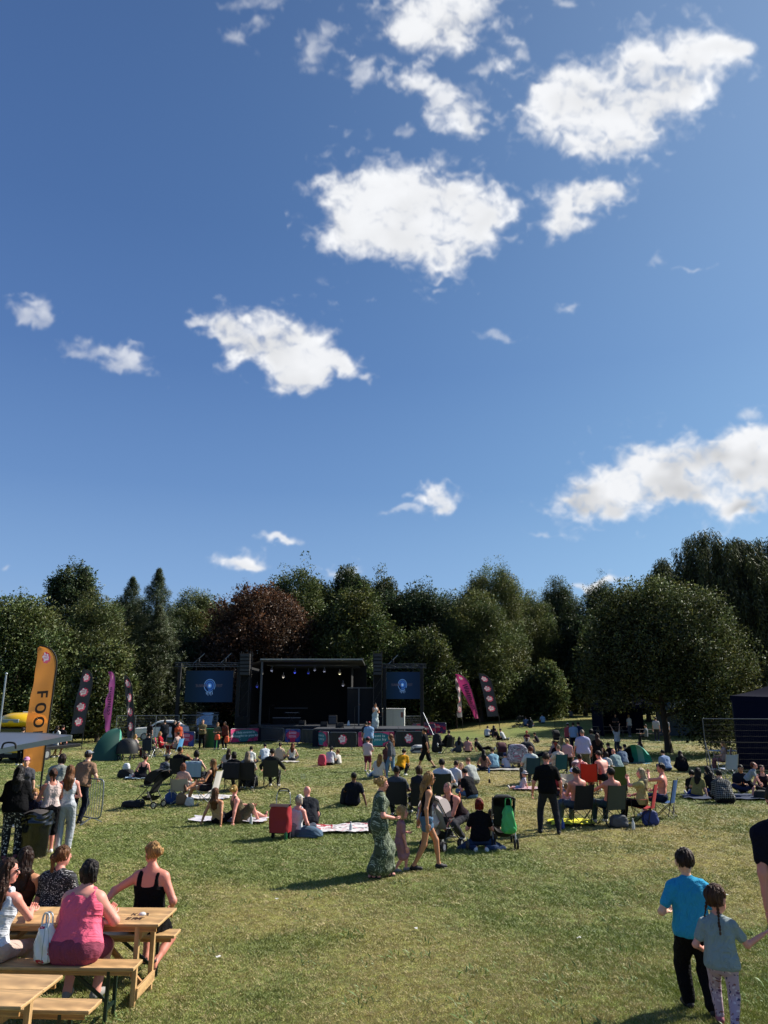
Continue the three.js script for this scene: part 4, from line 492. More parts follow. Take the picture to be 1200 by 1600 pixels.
const carrier = canvasTex(256, 256, (c) => { c.fillStyle = '#dfe0de'; c.fillRect(0, 0, 256, 256); c.fillStyle = '#b51f3c'; for (const [x, y, r] of [[70, 190, 20], [120, 140, 15], [165, 70, 18], [60, 60, 12], [210, 180, 14]]) { for (let k = 0; k < 7; k++) { c.beginPath(); c.ellipse(x + Math.cos(k * 0.9) * r * 0.6, y + Math.sin(k * 0.9) * r * 0.6, r * 0.45, r * 0.3, k * 0.9, 0, 7); c.fill(); } } c.strokeStyle = '#7d8a80'; c.lineWidth = 3; for (let k = 0; k < 6; k++) { c.beginPath(); c.moveTo(20 + 40 * k, 10); c.quadraticCurveTo(60 + 30 * k, 120, 30 + 38 * k, 250); c.stroke(); } });
softBag('carrier_bag', 'shiny white carrier bag with red flowers on the near bench', [-3.22, 0.14 + 0.475, -7.80], 20, 0.22, 0.34, 0.2, new THREE.MeshPhysicalMaterial({ map: carrier, roughness: 0.25, clearcoat: 0.4 }), 3, 'bag', { handles: 1, crumple: 0.5, taper: 0.4 });
softBag('red_bag', 'red and white shopping bag on the far bench', [-2.68, 0.12 + 0.475, -8.97], 5, 0.2, 0.16, 0.15, mat('#b3232b', 0.5), 5);
softBag('floral_bag', 'small black and white floral bag on the far bench', [-2.86, 0.12 + 0.475, -8.97], 5, 0.1, 0.17, 0.12, new THREE.MeshStandardMaterial({ map: canvasTex(128, 128, (c) => { const r = rng(4); c.fillStyle = '#1a1a1c'; c.fillRect(0, 0, 128, 128); c.fillStyle = '#e6e2dc'; for (let k = 0; k < 60; k++) { c.beginPath(); c.arc(r() * 128, r() * 128, 3 + r() * 5, 0, 7); c.fill(); } }), roughness: 0.7 }), 7);

// ------------------------------------------------------------------ folding chairs
function campChair(label, x, z, yaw, col, opt = {}) {
  const t = thing('camping_chair', label, 'chair', ground(x, z), yaw, 'camping chairs on the grass'), fm = opt.frame ?? M.darkTube, w = 0.27, cm = mat(col, 0.85);
  part('seat', sheet(8, 8, (u, v) => [(u - 0.5) * 2 * w, 0.43 - 0.055 * Math.sin(u * Math.PI) * Math.sin(v * Math.PI) - 0.03 * v + 0.0, -0.26 + v * 0.46]), cm, t);
  const bh = opt.low ? 0.74 : 0.97; part('backrest', sheet(8, 10, (u, v) => [(u - 0.5) * 2 * w, lerp(0.40, bh, v) + 0.02 * Math.abs(u - 0.5) * v * 2, 0.21 + v * 0.13 + 0.045 * Math.sin(u * Math.PI)]), cm, t);
  for (const s of [-1, 1]) { part('back_post', rod([s * w, 0.06, 0.13], [s * w, bh + 0.02, 0.345], 0.011), fm, t); part('arm_post', rod([s * w, 0.43, -0.25], [s * w, 0.62, -0.25], 0.010), fm, t); part('armrest', sheet(2, 6, (u, v) => [s * (w + (u - 0.5) * 0.06), 0.615 - 0.02 * Math.sin(v * Math.PI) + 0.03 * v, -0.26 + 0.50 * v]), cm, t); part('leg', rod([s * w, 0.0, -0.25], [-s * w, 0.43, -0.25], 0.009), fm, t); part('leg', rod([s * w, 0.0, 0.26], [-s * w, 0.42, 0.2], 0.009), fm, t); part('leg', rod([s * w, 0.01, 0.25], [s * w, 0.43, -0.25], 0.009), fm, t); part('leg', rod([s * w, 0.01, -0.25], [s * w, 0.42, 0.2], 0.009), fm, t); }
  if (opt.throwOver) part('throw', sheet(10, 10, (u, v) => { const q = v * 1.15 - 0.15; return [(u - 0.5) * 0.60, q < 0 ? bh + 0.02 : bh + 0.02 - q * 0.52, 0.36 + (q < 0 ? q * 0.3 : 0.04 + q * 0.03) + 0.012 * Math.sin(u * 19)]; }), mat(opt.throwOver, 0.9), t);
  return t;
}
// ------------------------------------------------------------------ pushchairs
function pushchair(label, x, z, yaw, o = {}) {
  const t = thing('pushchair', label, 'pushchair', ground(x, z), yaw, 'pushchairs on the grass'), fm = o.frame ?? M.darkTube, sm = mat(o.seat ?? '#17181b', 0.85), hm = mat(o.hood ?? '#121316', 0.85), w = 0.24;
  for (const s of [-1, 1]) { part('frame_tube', tube([[s * w, 0.14, -0.38], [s * w, 0.42, -0.05], [s * w, 0.86, 0.34], [s * w, 1.0, 0.48]], 0.012, 16), fm, t); part('rear_leg', rod([s * w, 0.55, 0.05], [s * w, 0.12, 0.32], 0.012), fm, t);
    for (const [zz, r] of [[-0.40, 0.085], [0.34, 0.105]]) for (const q of o.twin ? [-1, 1] : [0]) { const wh = part('wheel', new THREE.TorusGeometry(r - 0.018, 0.02, 7, 20).rotateY(Math.PI / 2).translate(s * w + q * 0.03, r, zz), M.tyre, t); part('hub', new THREE.CylinderGeometry(r * 0.55, r * 0.55, 0.02, 12).rotateZ(Math.PI / 2).translate(s * w + q * 0.03, r, zz), M.silverTube, wh); } }
  part('handle', tube([[-w, 1.0, 0.48], [-w * 0.9, 1.04, 0.54], [w * 0.9, 1.04, 0.54], [w, 1.0, 0.48]], 0.017, 12), M.black, t);
  part('seat', sheet(6, 12, (u, v) => { const q = v < 0.4 ? [0.42, -0.20 + v * 0.8] : [0.42 + (v - 0.4) * 0.75, 0.12 + (v - 0.4) * 0.42]; return [(u - 0.5) * 0.42, q[0] - 0.03 * Math.sin(u * Math.PI), q[1]]; }), sm, t);
  part('footrest', rbox(0.36, 0.02, 0.12, 0, 0.2, -0.34, 0.008), M.black, t); part('bumper', tube([[-w, 0.58, 0.05], [-w * 0.8, 0.6, -0.22], [w * 0.8, 0.6, -0.22], [w, 0.58, 0.05]], 0.014, 14), M.black, t);
  if (o.hood !== 'none') { const hg = (nu, nv) => sheet(nu, nv, (u, v) => { const a = -0.35 + v * 2.1, R = 0.36; return [(u - 0.5) * 0.48 * (1 - 0.12 * Math.pow(Math.abs(u - 0.5) * 2, 3)), 0.72 + R * Math.sin(Math.PI - a - 0.1) * (1 - 0.25 * Math.pow(Math.abs(u - 0.5) * 2, 4)) + 0.005 * Math.sin(v * 25), 0.18 + R * Math.cos(Math.PI - a - 0.1) * -1 * -1 + 0.10]; }); part('hood', hg(10, 14), hm, t); for (const s of [-1, 1]) part('hood_side', new THREE.CircleGeometry(0.33, 16, 0.2, 2.4).rotateY(Math.PI / 2).translate(s * 0.225, 0.72, 0.28), hm, t); }
  part('basket', sheet(8, 8, (u, v) => [(u - 0.5) * 0.42, 0.20 + 0.14 * (Math.pow(Math.abs(u - 0.5) * 2, 4) + Math.pow(Math.abs(v - 0.5) * 2, 4)) * 0.8, -0.18 + v * 0.48]), M.black, t);
  return t;
}
// ------------------------------------------------------------------ crowd barriers, fence panels, banners
function barrierParts(t, len, opt = {}) {
  const r = 0.019, H = 1.08, y0 = 0.18, x0 = -len / 2 + 0.04, x1 = len / 2 - 0.04;
  part('frame', tube([[x0, y0 + 0.1, 0], [x0, H - 0.12, 0], [x0 + 0.03, H - 0.02, 0], [x0 + 0.12, H, 0], [0, H, 0], [x1 - 0.12, H, 0], [x1 - 0.03, H - 0.02, 0], [x1, H - 0.12, 0], [x1, y0 + 0.1, 0], [x1 - 0.05, y0, 0], [0, y0, 0], [x0 + 0.05, y0, 0]], r, 90, 6, true), opt.mat ?? M.galv, t);
  const n = opt.bars ?? Math.round(len / 0.12), bg = new THREE.CylinderGeometry(0.0075, 0.0075, H - y0, 5).translate(0, (H + y0) / 2, 0); for (let k = 1; k < n; k++) part('bar', bg.clone().translate(lerp(x0, x1, k / n), 0, 0), opt.mat ?? M.galv, t);
  for (const s of [-1, 1]) part('foot', merge([beam([s * len * 0.32, 0.02, -0.33], [s * len * 0.32, 0.16, 0], 0.04, 0.02), beam([s * len * 0.32, 0.02, 0.33], [s * len * 0.32, 0.16, 0], 0.04, 0.02)]), opt.mat ?? M.galv, t);
}
function barrier(label, A, B, opt = {}) { const x = (A[0] + B[0]) / 2, z = (A[2] + B[2]) / 2, len = opt.len ?? Math.hypot(A[0] - B[0], A[2] - B[2]) - 0.06, yaw = Math.atan2(B[2] - A[2], B[0] - A[0]) * 180 / Math.PI, t = thing('crowd_barrier', label, 'barrier', ground(x, z), yaw, 'steel crowd barriers'); barrierParts(t, len, opt); t.userData.len = undefined; return { x, z, len, yaw }; }
function banner(label, b, tex, opt = {}) { const t = thing('barrier_banner', label, 'banner', ground(b.x, b.z), b.yaw, 'printed banners on the barriers'), m = new THREE.MeshStandardMaterial({ map: tex, roughness: 0.6, side: THREE.DoubleSide }), L = (opt.len ?? b.len - 0.06), s = b.yaw > 90 || b.yaw < -90 ? -1 : 1; part('cloth', sheet(24, 10, (u, v) => [(u - 0.5) * L * s, 0.14 + v * 0.92, (0.045 + 0.014 * Math.sin(u * 17 + v * 3) * (opt.sag ?? 1) + 0.01 * vn2(u * 9, v * 4)) * s]), m, t); for (const q of [-1, 1]) for (const y of [0.2, 1.03]) part('cable_tie', box(0.03, 0.03, 0.03, q * L * 0.49, y, 0.025), M.white, t); return t; }
function meshFence(label, A, B, H = 2.0, opt = {}) {
  const x = (A[0] + B[0]) / 2, z = (A[2] + B[2]) / 2, len = Math.hypot(A[0] - B[0], A[2] - B[2]), yaw = Math.atan2(B[2] - A[2], B[0] - A[0]) * 180 / Math.PI, t = thing('mesh_fence_panel', label, 'fence', ground(x, z), yaw, 'temporary mesh fence panels'), r = opt.r ?? 0.021, m = opt.mat ?? M.galv;
  for (const s of [-1, 1]) part('post', rod([s * len / 2, 0.02, 0], [s * len / 2, H, 0], r), m, t); part('top_tube', rod([-len / 2, H - r, 0], [len / 2, H - r, 0], r), m, t); part('bottom_tube', rod([-len / 2, 0.22, 0], [len / 2, 0.22, 0], r), opt.wire ?? m, t); part('middle_tube', rod([-len / 2, H * 0.58, 0], [len / 2, H * 0.58, 0], r * 0.6), opt.wire ?? m, t);
  const hw = new THREE.CylinderGeometry(0.004, 0.004, len, 4).rotateZ(Math.PI / 2); for (let k = 1; k < 9; k++) part('wire', hw.clone().translate(0, 0.22 + (H - 0.25) * k / 9, 0), opt.wire ?? m, t);
  const vw = []; for (let k = 1; k < len / 0.075; k++) vw.push(new THREE.CylinderGeometry(0.0022, 0.0022, H - 0.24, 3).translate(-len / 2 + k * 0.075, 0.22 + (H - 0.24) / 2, 0)); const w = part('wire_mesh', merge(vw), opt.wire ?? m, t); w.userData.kind = 'stuff';
  for (const s of [-1, 1]) part('foot_block', rbox(0.24, 0.12, 0.6, s * len / 2, 0.06, 0, 0.02), mat('#3b3a38', 0.95), t);
  if (opt.brace) { part('brace', rod([opt.brace * len / 2, H * 0.62, 0], [opt.brace * len / 2, 0.03, 1.1 * (opt.braceDir ?? 1)], 0.018), m, t); }
  return t;
}
// the festival's flower-like emblem
function emblem(c, x, y, r, light = '#f7eef0') { c.save(); c.translate(x, y); for (let k = 0; k < 9; k++) { c.fillStyle = k < 4 ? '#f06a86' : '#d42350'; c.beginPath(); c.ellipse(Math.cos(k * 0.7) * r * 0.55, Math.sin(k * 0.7) * r * 0.62, r * 0.36, r * 0.30, k * 0.7, 0, 7); c.fill(); } c.fillStyle = light; c.beginPath(); c.ellipse(-r * 0.12, -r * 0.08, r * 0.62, r * 0.55, 0.2, 0, 7); c.fill(); for (let k = 0; k < 5; k++) { c.beginPath(); c.ellipse(-r * 0.15 + Math.cos(k * 1.25 + 2) * r * 0.55, -r * 0.1 + Math.sin(k * 1.25 + 2) * r * 0.6, r * 0.2, r * 0.18, 0, 0, 7); c.fill(); } c.fillStyle = '#c41f4a'; c.font = 'bold ' + Math.round(r * 0.42) + 'px sans-serif'; c.textAlign = 'center'; c.fillText('THE', -r * 0.12, -r * 0.2); c.fillText('FEST', -r * 0.12, r * 0.18); c.restore(); }
const blobs = (c, w, h, cols, seed, n = 26) => { const r = rng(seed); for (let k = 0; k < n; k++) { c.fillStyle = cols[k % cols.length]; c.beginPath(); c.ellipse(r() * w, r() * h, w * (0.05 + 0.1 * r()), h * (0.08 + 0.14 * r()), r() * 3, 0, 7); c.fill(); } };
const TX = {
  event: canvasTex(512, 256, (c) => { c.fillStyle = '#8c2450'; c.fillRect(0, 0, 512, 256); blobs(c, 512, 256, ['#b52a62', '#7a1f4c', '#c23a6e'], 3); c.fillStyle = '#1f6a72'; c.beginPath(); c.ellipse(270, 110, 235, 95, 0, 0, 7); c.fill(); c.beginPath(); c.ellipse(240, 215, 90, 50, 0, 0, 7); c.fill(); c.fillStyle = '#cfe3e4'; c.font = 'bold 58px sans-serif'; c.textAlign = 'center'; c.fillText('This event is', 270, 92); c.fillText('brought to you by', 262, 158); c.font = '30px sans-serif'; c.fillText('A', 180, 220); }),
  pinkBlue: canvasTex(512, 256, (c) => { c.fillStyle = '#28408c'; c.fillRect(0, 0, 512, 256); blobs(c, 512, 256, ['#35509c', '#1f2f70', '#8c2a6a'], 9); c.fillStyle = '#c22a5c'; c.beginPath(); c.ellipse(256, 110, 220, 85, 0, 0, 7); c.fill(); c.fillStyle = '#d81e54'; c.fillRect(170, 120, 170, 130); c.fillStyle = '#dfc6e0'; c.font = 'bold 60px sans-serif'; c.textAlign = 'center'; c.fillText('SUMMER', 256, 90); c.fillText('FESTIVAL', 256, 160); }),
  tealPink: canvasTex(512, 256, (c) => { c.fillStyle = '#a8285c'; c.fillRect(0, 0, 512, 256); blobs(c, 512, 256, ['#d02c68', '#84204e', '#e04a80'], 5, 34); c.fillStyle = '#1d7684'; c.beginPath(); c.ellipse(270, 110, 190, 100, 0, 0, 7); c.fill(); c.fillStyle = '#2a8d96'; c.fillRect(200, 150, 150, 95); c.fillStyle = '#d5e8ea'; c.font = 'bold 56px sans-serif'; c.textAlign = 'center'; c.fillText('event is', 275, 90); c.fillText('to you by', 275, 152); }),
  blackLogo: canvasTex(512, 256, (c) => { c.fillStyle = '#17181c'; c.fillRect(0, 0, 512, 256); c.strokeStyle = '#26282e'; c.lineWidth = 5; for (let k = 0; k < 8; k++) { c.beginPath(); c.moveTo(40 + k * 60, 0); c.quadraticCurveTo(20 + k * 50, 140, 110 + k * 45, 256); c.stroke(); } emblem(c, 256, 120, 92); }),
  magenta: canvasTex(512, 256, (c) => { c.fillStyle = '#2b2a5e'; c.fillRect(0, 0, 512, 256); blobs(c, 512, 256, ['#c0265c', '#e03a6c', '#41306e', '#a5204f'], 15, 40); c.fillStyle = '#e6d4e4'; c.font = 'bold 64px sans-serif'; c.textAlign = 'center'; c.fillText('FESTIVAL', 256, 120); }),
};
// feather flags: a bent pole and a sail of cloth
function featherFlag(label, base, H, w, tex, opt = {}) {
  const t = thing('feather_flag', label, 'flag', base, opt.yaw ?? 0, 'feather flags on poles'), lean = opt.lean ?? 0, side = opt.side ?? 1, h0 = opt.h0 ?? 0.9, k0 = opt.tip ?? 0.8, kq = (v) => Math.max(0, (v - k0) / (1 - k0)), curve = (v) => [lean * Math.pow(v, 1.5) - side * w * 0.93 * (1 - Math.sqrt(Math.max(0, 1 - Math.pow(kq(v), 2)))), v * H - 0.012 * H * Math.pow(kq(v), 3), 0];
  part('pole', tube([0, 0.2, 0.4, 0.6, 0.8, 0.86, 0.9, 0.94, 0.97, 0.985, 0.995, 1].map(curve), 0.02, 40, 6), M.black, t);
  const m = new THREE.MeshPhysicalMaterial({ map: tex, roughness: 0.7, side: THREE.DoubleSide, transmission: opt.glow ?? 0.5, thickness: 0 });
  part('sail', sheet(10, 50, (u, v) => { const q = lerp(h0 / H, 1, v), c = curve(q), W = w * (opt.taper ? lerp(1 - opt.taper, 1, Math.min(1, v * 1.4)) : 1) * Math.max(0.02, 0.05 + 0.95 * Math.sqrt(Math.max(0, 1 - Math.pow(kq(q), 2)))), fold = opt.fold ?? 0.06, tw = (opt.twist ?? 0) * Math.pow(1 - v, 2), dx = -side * u * W * Math.cos(tw); return [c[0] + dx, c[1] - u * 0.05, u * W * Math.sin(tw) + fold * u * Math.sin(v * 9 + u * 4) + fold * 0.4 * u * Math.sin(v * 31 + u * 2)]; }), m, t);
  part('ground_spike', rod([0, 0, 0], [0, h0, 0], 0.024), M.black, t);
  return t;
}
const flagTex = (bg, draw) => canvasTex(128, 640, (c) => { c.fillStyle = bg; c.fillRect(0, 0, 128, 640); draw(c); });
const TXF = {
  food: flagTex('#ffa64c', (c) => { emblem(c, 64, 66, 34, '#e9dff0'); c.fillStyle = '#33261c'; c.save(); c.translate(38, 232); c.rotate(Math.PI / 2); c.font = 'bold 84px sans-serif'; 'FOOD'.split('').forEach((l, i) => c.fillText(l, i * 70 - (i ? 8 : 0), 0)); c.restore(); }),
  emblems: flagTex('#2d2f38', (c) => { for (let k = 0; k < 4; k++) emblem(c, 64, 90 + k * 145, 46); }),
  magenta: flagTex('#b0559c', (c) => { emblem(c, 64, 60, 28); c.fillStyle = '#3a1440'; c.save(); c.translate(44, 150); c.rotate(Math.PI / 2); c.font = 'bold 56px sans-serif'; c.fillText('BUSINESS', 0, 0); c.restore(); }),
  pink: flagTex('#cf3f86', (c) => { emblem(c, 64, 66, 30); c.fillStyle = '#3c1038'; c.save(); c.translate(40, 150); c.rotate(Math.PI / 2); c.font = 'bold 84px sans-serif'; c.fillText('Waltham', 0, 0); c.restore(); }),
};
const UX = (p) => p;
{ const flip = (t) => { const c = t.clone(); c.repeat.x = -1; c.offset.x = 1; c.needsUpdate = true; return c; };
  // u runs from the pole outwards; with the pole on the right the print is mirrored back
  for (const k of Object.keys(TXF)) TXF[k + 'R'] = flip(TXF[k]); }
{
  const at = (px, py) => spot(px, py), hAt = (p, topPy, px) => ahead(px, topPy, -p[2])[1] - p[1];
  let p = [-10.15, 0, -21.0]; featherFlag('tall orange feather flag with dark FOOD lettering at the left', [ahead(72, 1150, 21)[0], 0, -21], 4.60, 0.60, TXF.foodR, { lean: 0.10, side: 1, h0: 1.2, fold: 0.05, tip: 0.86 });
  p = at(122, 1172); featherFlag('black feather flag with four emblems nearest the orange flag', [ahead(128, 1160, 50)[0], 0, -50], hAt([0, 0, -50], 1044, 132), 0.86, TXF.emblemsR, { lean: 0.42, h0: 1.05, fold: 0.09 });
  featherFlag('narrow magenta feather flag with vertical lettering', [ahead(170, 1160, 52)[0], 0, -52], hAt([0, 0, -52], 1047, 174), 0.62, TXF.magentaR, { lean: 0.14, h0: 0.5, fold: 0.16, yaw: 20, taper: 0.3 });
  featherFlag('black emblem feather flag leaning left beside mesh fence', [ahead(210, 1165, 52)[0], 0, -52], hAt([0, 0, -52], 1054, 196), 0.46, TXF.emblemsR, { lean: -0.62, h0: 0.7, fold: 0.12, yaw: -25 });
  p = at(723, 1140); featherFlag('thin black feather flag seen almost edge on', p, hAt(p, 1053, 716), 0.85, TXF.emblemsR, { lean: -0.35, h0: 1.2, yaw: -58, fold: 0.12 });
  p = at(750, 1139); featherFlag('pink feather flag with dark lettering leaning left', p, hAt(p, 1052, 722), 1.05, TXF.pinkR, { lean: -1.25, h0: 1.0, fold: 0.12, taper: 0.62, twist: 0.5 });
  p = at(781, 1139); featherFlag('broad black feather flag with four emblems right of the pink one', p, hAt(p, 1051, 760), 1.05, TXF.emblemsR, { lean: -0.85, h0: 1.15, fold: 0.06 });
}
// barrier row before the stage
{
  const S = (px, py) => spot(px, py), rows = [
    [[276, 1168], [304, 1170], 'barrier under the blue and pink banner left of the marshals', 'pinkBlue', 'blue and pink banner left of the standing marshals'],
    [[358, 1163], [403, 1160], 'barrier carrying the banner beginning This event is', 'event', 'purple and teal banner reading This event is brought to you by'],
    [[404, 1159], [444, 1161], 'bare steel barrier with thin bars left of stage centre', null],
    [[444, 1163], [470, 1163], 'barrier under the small pink and blue banner', 'pinkBlue', 'small pink and blue banner next to the bare barrier'],
    [[470, 1163], [491, 1164], 'barrier backed with plain dark cloth', 'plain', 'plain dark cloth on a barrier between two colourful banners'],
    [[491, 1166], [513, 1170], 'barrier under the narrow pink and teal banner', 'tealPink', 'narrow pink and teal banner left of the black emblem banner'],
    [[513, 1171], [558, 1171], 'barrier under the creased black emblem banner', 'blackLogo', 'black banner with pink emblem before the stage centre'],
    [[558, 1170], [617, 1169], 'barrier behind the man in the red cap', 'tealPink', 'wide pink and teal banner behind the man in the red cap'],
    [[617, 1169], [661, 1169], 'barrier under the black emblem banner at the row end', 'blackLogo', 'black emblem banner at the right end of the row'],
    [[644, 1151], [681, 1151], 'barrier further back under a magenta banner', 'magenta', 'magenta banner standing behind the right end of the row'],
    [[662, 1148], [698, 1148], 'rearmost barrier with a blue and pink banner', 'magenta', 'rearmost blue and pink banner right of the stage'],
  ];
  TX.plain = canvasTex(16, 16, (c) => { c.fillStyle = '#2c3330'; c.fillRect(0, 0, 16, 16); });
  for (const [a, b, l, tx, bl] of rows) { const r = barrier('steel ' + l, S(...a), S(...b), tx ? { bars: 8 } : {}); if (tx) banner(bl, r, TX[tx]); }
  barrier('steel barrier lying askew by the queue of women', [-8.95, 0, -20.9], [-7.05, 0, -19.8], { len: 2.1, bars: 22 });
  const far = [[866, 1142, 880, 1142], [881, 1142, 905, 1143], [906, 1144, 930, 1145]]; far.forEach(([a, b, c, d], i) => barrier(['dark barrier farthest from the field tree', 'dark barrier in the middle of the far three', 'dark barrier nearest the picnic table'][i], S(a, b), S(c, d), { bars: 12, mat: M.darkTube }));
  // mesh fences by the stage
  const D = 60, X = (px, D) => [ahead(px, 1150, D)[0], 0, -D];
  [[180, 210, 57], [210, 242, 57.5], [242, 278, 58], [283, 310, 59], [310, 338, 59.5]].forEach(([a, b, d], i) => meshFence('mesh fence panel ' + ['left of the black leaning flag', 'across the front of the white car', 'beside the white car bonnet', 'below the left screen', 'before the dark van'][i], X(a, d), X(b, d + 0.4), 2.05));
  meshFence('mesh fence panel between white trailer and screen post', X(633, 64), X(658, 64), 1.9); meshFence('mesh fence panel right of the right screen post', X(661, 66), X(672, 66), 1.7, { mat: M.darkTube });
  meshFence('mesh fence panel in front of the near navy marquee', [13.75, 0, -33], [18.0, 0, -32.2], 2.35, { r: 0.022, brace: -1, braceDir: 1, wire: M.black, mat: M.steel });
}
// ------------------------------------------------------------------ the stage and its towers
{
  const D = 62, X = (px, d = D, py = 1100) => ahead(px, py, d)[0], Y = (py, d = D) => ahead(500, py, d)[1];
  const blk = mat('#08080a', 0.95), blk2 = mat('#0d0e11', 0.9), alu = mat('#4c4f54', 0.5, { metalness: 0.5 }), t = thing('concert_stage', 'black covered concert stage at the far end of the field', 'stage', [0, 0, 0], 0);
  const xl = X(386), xr = X(566), deck = 1.22, top = Y(1033), zb = -68.5, zf = -60.5;
  // deck with a thrust on the right, each deck plate a piece
  const plate = mat('#3a3c40', 0.6), nP = 7, w = (xr + 1.6 - xl) / nP; for (let i = 0; i < nP; i++) for (let j = 0; j < 4; j++) part('deck_plate', rbox(w - 0.015, 0.09, 1.98, xl + w * (i + 0.5), deck - 0.045, zf - 1 - j * 2, 0.01), plate, t);
  for (let i = 0; i < 4; i++) for (let j = 0; j < 3; j++) part('deck_plate', rbox(1.98, 0.09, 1.98, X(505) + 1 + i * 2, deck - 0.047, -55.5 - j * 2 + 0.9, 0.01), plate, t);
  part('front_skirt', box(xr + 1.4 - xl, deck - 0.12, 0.05, (xl + xr + 1.4) / 2, (deck - 0.1) / 2, zf + 0.06), mat('#0d1120', 0.9), t); part('thrust_skirt', box(8, deck - 0.12, 0.05, X(505) + 4, (deck - 0.1) / 2, -53.55), mat('#0d1120', 0.9), t); part('thrust_skirt', box(0.05, deck - 0.12, 6.4, X(505) + 0.0, (deck - 0.1) / 2, -56.8), mat('#0d1120', 0.9), t);
  part('back_wall', box(xr - xl + 0.4, top - deck, 0.08, (xl + xr) / 2, (top + deck) / 2, zb), blk, t);
  part('side_wall', box(0.08, top - deck - 0.3, 6.2, xl - 0.2, (top + deck) / 2 - 0.1, zb + 3.2), blk, t); part('side_wall', box(0.08, top - deck - 0.6, 4.0, X(546), (top + deck) / 2 - 0.1, zb + 2.1), blk, t);
  const roof = part('roof', rbox(X(567) - X(410), 0.16, 8.6, (X(410) + X(567)) / 2, top, -64.4, 0.03), blk2, t); part('roof_edge', rbox(X(568) - X(410), 0.12, 0.06, (X(410) + X(568)) / 2, top + 0.03, -60.03, 0.01), mat('#8a8b86', 0.5, { metalness: 0.4 }), roof);
  part('roof_wing', sheet(1, 1, (u, v) => [lerp(X(386), X(410), u), lerp(top - 0.42, top - 0.05, u), lerp(-60.2, zb, v)]), blk2, t);
  for (const [px, y1] of [[412, top - 0.1]]) part('roof_post', rbox(0.16, y1 - deck, 0.16, X(px), (y1 + deck) / 2, -60.4, 0.02), alu, t);
  for (let k = 0; k < 3; k++) part('lighting_bar', rod([X(415), top - 0.35, -61.5 - k * 2.4], [X(560), top - 0.35, -61.5 - k * 2.4], 0.03), alu, t);
  part('backdrop_trim', box(3.0, 0.08, 0.05, X(440), 2.5, zb + 0.1), mat('#53565c', 0.6), t); part('rear_riser', rbox(2.4, 0.5, 1.6, X(440), deck + 0.25, -66.4, 0.02), blk2, t); part('riser_edge', box(2.42, 0.06, 0.03, X(440), deck + 0.5, -65.58), mat('#8a8d92', 0.5), t);
  // side wing panels
  const wing = thing('stage_side_wing', 'dark side wing of the stage with a silver edge', 'stage wing', [0, 0, 0], 0); part('panel', box(X(597) - X(543), Y(1076) - Y(1131), 0.06, (X(543) + X(597)) / 2, (Y(1076) + Y(1131)) / 2, -61.6), blk2, wing); part('edge', rbox(X(597) - X(543), 0.09, 0.1, (X(543) + X(597)) / 2, Y(1075), -61.55, 0.01), alu, wing); part('post', rbox(0.12, Y(1076) - deck, 0.12, X(561), (Y(1076) + deck) / 2, -61.5, 0.01), alu, wing); part('post', rbox(0.2, Y(1076) - 0.1, 0.2, X(594), (Y(1076)) / 2, -61.5, 0.01), mat('#565b66', 0.5), wing);
  // loudspeaker towers
  const tower = (label, px, d, w) => { const x = X(px, d), h = ahead(px, 1018, d)[1], s = thing('speaker_tower', label, 'speaker', [x, 0, -d], 0, 'loudspeaker towers'); for (const q of [-1, 1]) for (const z of [-0.4, 0.4]) part('truss_leg', rod([q * w / 2, 0, z], [q * w / 2, h, z], 0.03), M.darkTube, s); for (let k = 0; k < 7; k++) part('truss_brace', rod([-w / 2, k * h / 7, 0.4], [w / 2, (k + 1) * h / 7, 0.4], 0.015), M.darkTube, s); const n = 6; for (let k = 0; k < n; k++) { const b = part('line_array_cabinet', rbox(w * 1.1, 0.27, 0.6, 0, h - 0.35 - k * 0.28, 0.55 - k * 0.02, 0.03), blk, s); part('grille', box(w * 0.98, 0.2, 0.01, 0, h - 0.35 - k * 0.28, 0.86 - k * 0.02), mat('#1b1d22', 0.5), b); } for (let k = 0; k < 3; k++) part('bass_cabinet', rbox(w * 1.2, 0.62, 0.8, 0, 0.33 + k * 0.64, 0.4, 0.03), blk, s); part('back_cloth', box(w * 1.05, h - 3.8, 0.04, 0, 1.95 + (h - 3.8) / 2, -0.1), blk, s); part('cap_light', rbox(0.14, 0.1, 0.14, 0, h + 0.05, 0, 0.02), M.darkTube, s); };
  tower('black loudspeaker tower on the left of the stage roof', 382, 60, 0.72); tower('black loudspeaker tower on the right by the white trailer', 590, 60.4, 0.66);
  // screens on truss frames
  const glow = (seed) => canvasTex(512, 288, (c) => { const g = c.createLinearGradient(0, 0, 512, 0); g.addColorStop(0, '#10202f'); g.addColorStop(0.5, '#142a4a'); g.addColorStop(1, '#112038'); c.fillStyle = g; c.fillRect(0, 0, 512, 288); c.strokeStyle = '#5f8fd0'; c.lineWidth = 7; c.beginPath(); c.arc(262, 138, 58, 0.9, 6.9); c.stroke(); c.strokeStyle = '#3766b8'; c.lineWidth = 12; c.beginPath(); c.arc(262, 138, 42, 3, 8.2); c.stroke(); const r = c.createRadialGradient(262, 138, 2, 262, 138, 44); r.addColorStop(0, '#cfe6ff'); r.addColorStop(0.35, '#4f8fe8'); r.addColorStop(1, 'rgba(40,80,180,0)'); c.fillStyle = r; c.fillRect(200, 80, 130, 120); c.strokeStyle = '#86b0e8'; c.lineWidth = 5; for (let k = 0; k < 5; k++) { c.beginPath(); c.moveTo(228 + k * 16, 196); c.lineTo(234 + k * 16, 218 + (k % 2) * 10); c.stroke(); } c.fillStyle = '#5a5560'; c.font = '34px sans-serif'; c.fillText('SUMMER', 110, 150); c.fillText('FEST', 330, 150); });
